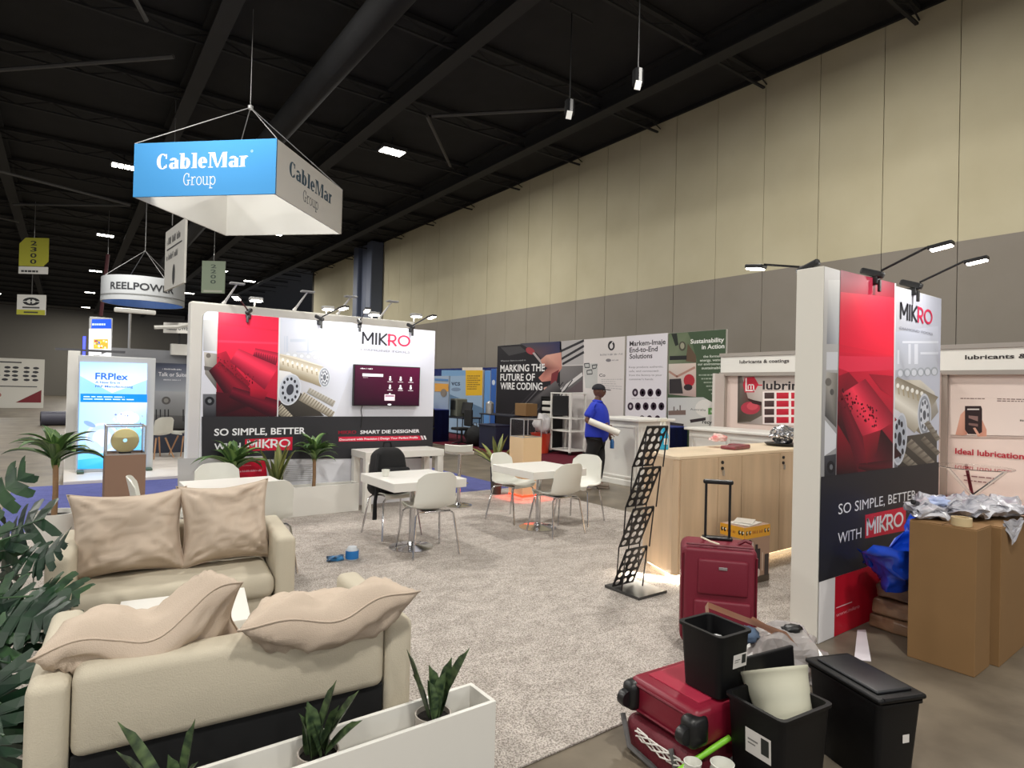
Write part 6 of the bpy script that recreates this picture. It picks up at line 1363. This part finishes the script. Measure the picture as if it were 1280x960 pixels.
# leaning lid and transparent bag behind
t = thing('bin_lid', 'black bin lid standing upright behind the white plant pot', 'lid', (2.66, 1.56, .0), R(-8)); bm = B(); box(bm, (0, 0, .235), (.36, .02, .46), .008, segs=2, rot=(R(-6), 0, 0)); obj('lid', bm, BIN, t)
t = thing('plastic_bag', 'clear plastic bag with grey contents and pale straps, lying behind the bins', 'bag', (3.22, 1.82, .0), R(-25))
CLR = mat('bag_film_clear', (168, 162, 160), .18, spec=.9, var=.25, vs=7)
bm = blob(B(), (0, 0, .20), (.26, .14, .19), 6, .12, 2, 4); crumple(bm, .045, 9, 3)
for v in bm.verts: v.co.z = max(.004, v.co.z)
obj('film', bm, CLR, t); 
for i, pts in enumerate((((-.42, .06, .50), (-.30, .0, .46), (-.05, -.1, .38), (.12, -.16, .16)), ((-.42, .06, .50), (-.44, .0, .42), (-.40, -.05, .34)), ((-.2, -.02, .44), (0, -.1, .33), (.15, -.15, .12)))):
    bm = B(); 
    pv = [Vector(p) for p in pts]; rows = [[bm.verts.new(p+Vector((0, -.0, .018))), bm.verts.new(p+Vector((0, .03, -.018)))] for p in pv]
    for A, D in zip(rows, rows[1:]): bm.faces.new((A[0], A[1], D[1], D[0]))
    bmesh.ops.solidify(bm, geom=bm.faces[:], thickness=.004); obj('webbing', bm, mat('pale_webbing', (206, 172, 150) if i < 2 else (150, 148, 120), .7), t)
obj('blue_contents', blob(B(), (-.24, -.02, .36), (.07, .05, .045), 2, .2, 3), mat('slate_blue_cloth', (84, 104, 130), .7), t, smooth=True); obj('dark_contents', blob(B(), (.03, -.03, .385), (.06, .035, .022), 2, .2, 3), BLACK, t, smooth=True)
# green stick, paper cups
A_ = onz(836, 972, .10); B_ = onz(912, 922, .20)
tag(obj('pole', tube(B(), [tuple(A_), tuple(B_)], .0125, 12), mat('lime_green_tube', (126, 196, 50), .4), smooth='auto'), 'lime green tube lying across the foreground before the crimson suitcase', 'tube')
for i, (px_, py_, r_, lb_) in enumerate(((866, 950, .034, 'left one of two white paper cup stacks at the bottom edge'), (903, 952, .045, 'right and wider one of two white paper cup stacks at the bottom edge'))):
    p = onz(px_, py_, .2); t = thing('paper_cups', lb_, 'cups', (p.x, p.y, 0)); bm = B()
    for k in range(5): lathe(bm, [(r_*.75, k*.028), (r_, .08+k*.028), (r_*1.04, .083+k*.028), (r_*.97, .084+k*.028), (r_*.72, .006+k*.028), (0, .006+k*.028)], 22)
    obj('cup_stack', bm, PLASTIC, t, smooth='auto')
# ---- tall brown cartons
for i, (x0, x1, y0, y1, h, rz, lb_) in enumerate(((4.42, 4.70, 1.30, 1.66, .875, .02, 'tall brown carton, its broad face to the left, with tape and film on top'), (4.725, 5.35, 1.27, 1.66, .865, .03, 'tall brown carton standing right of the first one'))):
    t = thing('cardboard_carton', lb_, 'box', ((x0+x1)/2, (y0+y1)/2, 0), rz); w_, d_ = x1-x0, y1-y0
    obj('carton', box(B(), (0, 0, h/2), (w_, d_, h), .004), CARD, t); obj('top_flap', box(B(), (0, -d_*.25, h+.003), (w_-.01, d_*.48, .005)), CARD, t); obj('top_flap', box(B(), (0, d_*.25, h+.003), (w_-.01, d_*.48, .005)), CARD, t); obj('painted_gap_shade', box(B(), (0, -.0, h+.001), (w_-.02, .006, .004)), mat('dark_joint', (62, 58, 50)), t)  # dark strip painted in as the shade between the top flaps
t = thing('tape_roll', 'roll of pale packing tape lying on the front tall carton', 'tape', (4.50, 1.40, .882)); obj('roll', lathe(B(), [(.038, 0), (.055, 0), (.055, .05), (.038, .05), (.038, 0)], 28), mat('pale_tape', (200, 180, 140)), t, smooth='auto')
t = thing('plastic_film', 'heap of crumpled clear plastic film lying on top of the tall brown cartons', 'film', (4.78, 1.50, .884), R(-12)); FILMW = mat('white_clear_film', (204, 204, 210), .2, spec=.8, var=.35, vs=9, rgb2=(150, 150, 160))
bm = B(); 
for c_, s_, sd in (((-.16, .08, .05), (.20, .11, .055), 1), ((.10, .02, .06), (.24, .13, .065), 2), ((.40, -.02, .05), (.20, .16, .06), 3), ((-.1, .12, .08), (.15, .06, .04), 5)): blob(bm, c_, s_, sd, .2, 3, 4)
crumple(bm, .045, 11, 2); crumple(bm, .02, 30, 7)
for v in bm.verts: v.co.z = max(.004, v.co.z)
obj('film', bm, FILMW, t)
bm = B(); rows = []
for i in range(9):
    rows.append([bm.verts.new((.05+.22*j/8+.02*random.random(), -.22-.01*random.random(), .03-.16*i/8*(1-abs(j-4)/5)-.02*random.random())) for j in range(9)])
for A, D in zip(rows, rows[1:]):
    for j in range(8): bm.faces.new((A[j], A[j+1], D[j+1], D[j]))
obj('hanging_film', bm, FILMW, t); obj('dark_item', box(B(), (-.33, .08, .10), (.10, .03, .03), .01, rot=(0, .2, .3)), BLACK, t); obj('blue_cloth', blob(B(), (-.1, .08, .10), (.12, .07, .03), 4, .3, 3), mat('pale_blue_film', (176, 190, 226), .4), t, smooth=True)
# ---- wrapped brown parcels and blue bag at the foot of the panel
PW = mat('brown_wrapped_film', (146, 116, 90), .3, var=.35, vs=8, rgb2=(104, 78, 58), spec=.7)
for i, (z, h, w_, lb_) in enumerate(((0, .10, .52, 'lowest'), (.10, .12, .50, 'second lowest'), (.22, .11, .47, 'topmost'))):
    t = thing('wrapped_parcel', lb_+' of the film-wrapped flat brown parcels stacked at the foot of the tall panel', 'parcel', (5.0+i*.012, 1.86, z), R(3*i)); bm = box(B(), (0, 0, h/2), (w_, .34, h-.004), .02, segs=3); bmesh.ops.subdivide_edges(bm, edges=bm.edges[:], cuts=3, use_grid_fill=True); crumple(bm, .014, 12, i)
    for v in bm.verts: v.co.z = min(h-.002, max(.002, v.co.z))
    obj('parcel', bm, PW, t)
BL = mat('blue_woven_plastic', (20, 74, 206), .22, spec=.8)
t = thing('carrier_bag', 'large slouching blue plastic carrier bag with a white label, on the wrapped parcels', 'bag', (4.74, 1.82, .335), R(0)); t.scale = (1.15, 1.2, 1.15)
bm = B(); N = 30; rows = []
for i in range(N+1):
    f = i/N; row = []
    for j in range(32):
        a_ = 2*PI*j/32; r1 = .15+.19*f**.8; x = math.cos(a_)*r1*1.05; y = math.sin(a_)*r1*.40
        hh = f*(.30+.09*math.cos(2*a_+.2)); dv = noise.noise_vector(Vector((x*6, y*6, f*3)))*.05*f
        sag = .10*f*f*math.sin(a_*1+2.2)
        row.append(bm.verts.new((x+dv.x-.03*f, y+dv.y, max(.002, hh+dv.z+sag))))
    rows.append(row)
for A, D in zip(rows, rows[1:]):
    for j in range(32): bm.faces.new((A[j], A[(j+1) % 32], D[(j+1) % 32], D[j]))
bm.faces.new(rows[0][::-1]); crumple(bm, .05, 7, 3); crumple(bm, .018, 22, 8)
for v in bm.verts: v.co.z = max(.002, v.co.z)
obj('bag_sheet', bm, BL, t, smooth='auto')
bm = B(); box(bm, (.04, -.135, .24), (.10, .004, .07), .001, rot=(R(-18), R(40), 0)); obj('white_label', bm, WHITE, t)
# ---- monstera in the left foreground
def monstera_mesh(name, L, m, lob=6):
    bm = B(); rnd = random.Random(len(name)+lob)
    def pt(u, v):
        return Vector((u, v, -.28*u*u/L-.25*v*v/L+.02*math.sin(v*20)))
    mid = [pt(0, L*i/(lob*2)) for i in range(lob*2+1)]; mv = [bm.verts.new(p) for p in mid]
    for s in (-1, 1):
        for k in range(lob):
            a0, a1 = mv[2*k], mv[2*k+2] if k < lob-1 else mv[2*k+1]
            t0 = k/lob; W = L*.60*(math.sin(PI*(.24+.68*t0))**.7); ang = R(-25+70*t0); y0, y1 = L*(2*k)/(lob*2), L*(2*k+1.75)/(lob*2)
            dx, dy = math.cos(ang)*W, math.sin(ang)*W
            p = [(0, y0), (dx*.5, y0+dy*.5-.004), (dx*.92, y0+dy*.92), (dx, y0+dy+L*.05), (dx*.9, y1+dy*.92), (dx*.5, y1+dy*.5), (0, y1)]
            vv = [bm.verts.new(pt(s*x, y)) for x, y in p]; bm.faces.new(vv if s > 0 else vv[::-1])
            # web near the rib
            q = [(0, y0), (dx*.62, y0+dy*.62), (dx*.58, y0+dy*.58+L/lob*1.02), (0, y0+L/lob)]
            vv = [bm.verts.new(pt(s*x, y)-Vector((0, 0, .001))) for x, y in q]; bm.faces.new(vv if s > 0 else vv[::-1])
    me = bpy.data.meshes.new(name); bm.to_mesh(me); bm.free(); me.materials.append(m); return me
MA = [monstera_mesh('leaf', .30, MONST), monstera_mesh('leaf', .26, MONST2, 5), monstera_mesh('leaf', .34, MONST, 7)]
t = thing('potted_monstera', 'large dark green artificial monstera plant at the left edge, beside the sofas', 'plant', (-.50, 3.55, .014)); obj('pot', lathe(B(), [(0, 0), (.13, 0), (.17, .3), (.155, .3), (.11, .03), (0, .03)], 26), WHITE, t, smooth='auto'); obj('soil', lathe(B(), [(0, .27), (.154, .27)], 20), SOIL, t)
vw = Vector((-_f.x, -_f.y, .25)).normalized(); rt3 = Vector((_rt.x, _rt.y, 0)); up3 = Vector((0, 0, 1))
for i, (px_, py_, Yd, k, an, tl, sc) in enumerate(((62, 648, 3.9, 2, 215, .5, 1.15), (30, 668, 3.75, 0, 250, .8, 1.0), (8, 700, 3.8, 1, 120, .7, 1.0), (60, 735, 3.6, 1, 10, .9, .8), (50, 715, 3.6, 0, 60, .8, .8), (30, 740, 3.5, 1, 200, .5, .9),
        (10, 745, 3.5, 2, 300, .6, .9), (40, 790, 3.4, 0, 150, .9, .9), (15, 790, 3.3, 1, 240, .5, 1.0), (22, 830, 3.2, 2, 260, .4, 1.0), (5, 840, 3.1, 0, 290, .5, 1.1), (8, 880, 3.0, 2, 265, .3, 1.0), (48, 745, 3.4, 0, 330, .9, .75), (6, 775, 3.4, 0, 20, .8, .9), (25, 705, 3.7, 2, 30, .9, .7), (-5, 640, 4.0, 1, 60, .5, 1.1), (12, 920, 2.8, 0, 250, .5, .7))):
    sc *= .86; q = ony(px_-7, py_, Yd)-Vector(t.location); a_ = R(an); d_ = (rt3*math.cos(a_)+up3*math.sin(a_)*.9-Vector((_f.x, _f.y, 0))*.25).normalized(); n_ = (vw*(1-tl*.5)+up3*tl*.7+rt3*random.uniform(-.3, .3)).normalized()
    x_ = d_.cross(n_).normalized(); n_ = x_.cross(d_)
    o = add_leaf(t, MA[k], q, 0, 0, sc); o.rotation_euler = Matrix((x_, d_, n_)).transposed().to_euler()
    obj('leaf_stem', tube(B(), [(0, 0, .27), (q.x*.4, q.y*.4, .27+(q.z-.27)*.8+.08), tuple(q)], .005, 5), MONST2, t)
# ================================================================ THE MAN IN THE BLUE SHIRT
def skin(name, V, E, m, parent, sub=2, root=0):
    me = bpy.data.meshes.new(name); keys = list(V); me.from_pydata([V[k][:3] for k in keys], [(keys.index(a), keys.index(b)) for a, b in E], []); o = bpy.data.objects.new(name, me); COL.objects.link(o)
    md = o.modifiers.new('s', 'SKIN'); md.use_smooth_shade = True
    for i, k in enumerate(keys):
        r_ = V[k][3]; r_ = r_ if isinstance(r_, tuple) else (r_, r_); me.skin_vertices[0].data[i].radius = r_
    me.skin_vertices[0].data[root].use_root = True; sb = o.modifiers.new('b', 'SUBSURF'); sb.levels = sb.render_levels = sub
    dg = bpy.context.evaluated_depsgraph_get(); m2 = bpy.data.meshes.new_from_object(o.evaluated_get(dg)); bpy.data.objects.remove(o); m2.name = name
    for p in m2.polygons: p.use_smooth = True
    m2.materials.clear(); m2.materials.append(m); o = bpy.data.objects.new(name, m2); COL.objects.link(o); o.parent = parent; return o
SKINM = mat('brown_skin', (100, 66, 52), .55); SHIRT = mat('royal_blue_cotton', (28, 50, 176), .8, bump=.2, bs=30); TROU = mat('black_cotton', (17, 17, 20), .85)
hd = math.atan2(_rt.y*.93-_f.y*.36, _rt.x*.93-_f.x*.36)
P = thing('person', 'standing man in blue polo shirt, black trousers and black cap, carrying a white roll', 'person', (7.36, 7.58, 0), hd)
# +x forward, +y his left
V = dict(pel=(0, 0, .94, (.12, .10)), sp=(.0, 0, 1.12, (.12, .10)), ch=(.0, 0, 1.32, (.13, .10)), nb=(.0, 0, 1.46, .075), nk=(.01, 0, 1.53, .062), jaw=(.03, 0, 1.62, .055),

 sl=(.0, .17, 1.41, .055), el=(-.06, .25, 1.15, .047), wl=(.14, .26, .96, .03), hl=(.19, .25, .90, (.024, .038)),
 sr=(.0, -.17, 1.41, .055), er=(-.12, -.28, 1.16, .047), wr=(.13, -.25, 1.10, .032), hr=(.20, -.20, 1.09, (.024, .038)),
 hipl=(0, .09, .90, .10), knl=(.05, .10, .50, .062), anl=(.02, .11, .10, .04), tol=(.12, .12, .045, .038), hipr=(0, -.09, .90, .10), knr=(-.08, -.10, .50, .062), anr=(-.24, -.11, .13, .04), tor=(-.15, -.12, .05, .038))
Ed = [('pel', 'sp'), ('sp', 'ch'), ('ch', 'nb'), ('nb', 'nk'), ('nk', 'jaw'), ('ch', 'sl'), ('sl', 'el'), ('el', 'wl'), ('wl', 'hl'), ('ch', 'sr'), ('sr', 'er'), ('er', 'wr'), ('wr', 'hr'), ('pel', 'hipl'), ('hipl', 'knl'), ('knl', 'anl'), ('anl', 'tol'), ('pel', 'hipr'), ('hipr', 'knr'), ('knr', 'anr'), ('anr', 'tor')]
for nm, (hx, hy, hz), s, dv in (('l', (.19, .25, .90), 1, (.25, -.02, -1)), ('r', (.20, -.20, 1.09), -1, (1, .55, -.25))):
    dv = Vector(dv).normalized(); sd = Vector((.8, 0, .2)) if nm == 'l' else Vector((0, .1, 1)); sd = (sd-dv*sd.dot(dv)).normalized(); inw = dv.cross(sd)*s*-1
    for k in range(4):
        b_ = Vector((hx, hy, hz))+sd*(.027-.018*k)+dv*.03; L = (.085, .095, .09, .07)[k]; m1 = b_+dv*L*.5+inw*.008; e1 = b_+dv*L*.85+inw*.032
        V[f'f{nm}{k}a'] = (*b_, .011); V[f'f{nm}{k}b'] = (*m1, .010); V[f'f{nm}{k}c'] = (*e1, .008); Ed += [('h'+nm, f'f{nm}{k}a'), (f'f{nm}{k}a', f'f{nm}{k}b'), (f'f{nm}{k}b', f'f{nm}{k}c')]
    b_ = Vector((hx, hy, hz))+sd*.035-dv*.01; e1 = b_+sd*.025+dv*.045+inw*.02; V[f't{nm}a'] = (*b_, .012); V[f't{nm}b'] = (*e1, .010); Ed += [('h'+nm, f't{nm}a'), (f't{nm}a', f't{nm}b')]
bd = skin('body', V, Ed, SKINM, P)
bm = B(); bm.from_mesh(bd.data); hb = B(); blob(hb, (.03, 0, 1.672), (.104, .080, .122), 0, 0, 1, 4)
for v in hb.verts:
    x, y, z = v.co.x-.03, v.co.y, v.co.z-1.672
    if z < 0: v.co.x += .012*(-z/.12); v.co.y *= 1-.30*(-z/.12)**1.3
    if x > .07: v.co.x += .020*math.exp(-(y/.014)**2-((z+.012)/.028)**2)+.007*math.exp(-(y/.03)**2-((z+.055)/.014)**2)+.008*math.exp(-(y/.045)**2-((z-.03)/.012)**2)-.006*math.exp(-((abs(y)-.032)/.014)**2-((z-.006)/.014)**2)
for s in (-1, 1): blob(hb, (.02, s*.083, 1.665), (.020, .010, .032), 1, .1, 2, 2)
merge(bm, hb)
for f in bm.faces: f.smooth = True
bm.to_mesh(bd.data); bm.free()
S_ = dict(hem=(0, 0, .77, (.22, .21)), pel=(0, 0, .95, (.225, .225)), sp=(.03, 0, 1.12, (.225, .24)), ch=(.0, 0, 1.32, (.235, .21)), nb=(.0, 0, 1.46, (.13, .12)), nk=(.012, 0, 1.535, .085), sl=(.0, .18, 1.42, .085), al=(-.035, .235, 1.27, .09), al2=(-.045, .245, 1.21, .09), sr=(.0, -.18, 1.42, .085), ar=(-.075, -.24, 1.27, .09), ar2=(-.09, -.26, 1.21, .09))
skin('polo_shirt', S_, [('hem', 'pel'), ('pel', 'sp'), ('sp', 'ch'), ('ch', 'nb'), ('nb', 'nk'), ('ch', 'sl'), ('sl', 'al'), ('al', 'al2'), ('ch', 'sr'), ('sr', 'ar'), ('ar', 'ar2')], SHIRT, P)
T_ = dict(pel=(0, 0, .88, (.14, .14)), hipl=(0, .09, .80, .13), knl=(.05, .10, .50, .10), anl=(.01, .11, .11, .08), hipr=(0, -.09, .80, .13), knr=(-.08, -.10, .50, .10), anr=(-.25, -.11, .15, .078))
skin('trousers', T_, [('pel', 'hipl'), ('hipl', 'knl'), ('knl', 'anl'), ('pel', 'hipr'), ('hipr', 'knr'), ('knr', 'anr')], TROU, P)
for s, x in ((.115, .02), (-.115, -.24)): obj('shoe', box(box(B(), (x+.06, s, .05), (.28, .10, .07), .03, segs=3), (x+.06, s, .012), (.29, .105, .024), .008), mat('grey_shoe', (132, 120, 108), .6), P, smooth='auto')
bm = B(); blob(bm, (.02, 0, 1.705), (.118, .104, .095), 0, .0, 1, 3, flat=-.01); box(bm, (.155, 0, 1.70), (.13, .15, .012), .005, rot=(0, .12, 0)); obj('cap', bm, mat('black_cap', (22, 22, 30), .8), P, smooth='auto')
for s in (-1, 1): obj('eye', blob(B(), (.122, s*.032, 1.678), (.012, .014, .010), 0, 0, 1, 2), mat('eye_white', (200, 194, 188), .3), P, smooth=True); obj('eyebrow', box(B(), (.131, s*.034, 1.700), (.012, .034, .007), .002), BLACK, P)
obj('mouth', box(B(), (.138, 0, 1.618), (.01, .045, .009), .003), mat('dark_lip', (90, 44, 40), .5), P); obj('badge', box(B(), (.205, .06, 1.36), (.006, .02, .02), .002, rot=(0, 0, .3)), WHITE, P)
obj('wrist_band', tube(B(), [(.10, -.256, 1.108), (.125, -.25, 1.103)], .038, 14), WHITE, P)
def pm_(p): return tuple(Matrix.Translation(P.location) @ Matrix.Rotation(hd, 4, 'Z') @ Vector(p))
t = thing('paper_roll', 'white roll of paper held in the arm of the man in the blue shirt', 'roll', pm_((.16, -.25, 1.08))); t.rotation_euler.z = hd
obj('roll', tube(B(), [(-.22, -.06, .09), (.27, .05, -.10)], .055, 20), WHITEW, t, smooth='auto'); obj('core', tube(B(), [(.265, .049, -.098), (.274, .051, -.1015)], .034, 16), mat('dark_core', (50, 30, 30), .7), t)
t = thing('spray_bottle', 'small spray bottle with blue liquid hanging from the man\'s hand', 'bottle', pm_((.225, .245, .68))); obj('body', lathe(B(), [(0, 0), (.036, 0), (.036, .12), (.014, .16), (0, .16)], 18), mat('blue_liquid', (42, 96, 150), .2), t, smooth='auto'); bm = B(); tube(bm, [(0, 0, .15), (0, 0, .21)], .012, 8); box(bm, (.01, 0, .21), (.08, .025, .025), .008); obj('trigger_head', bm, PLASTIC, t)
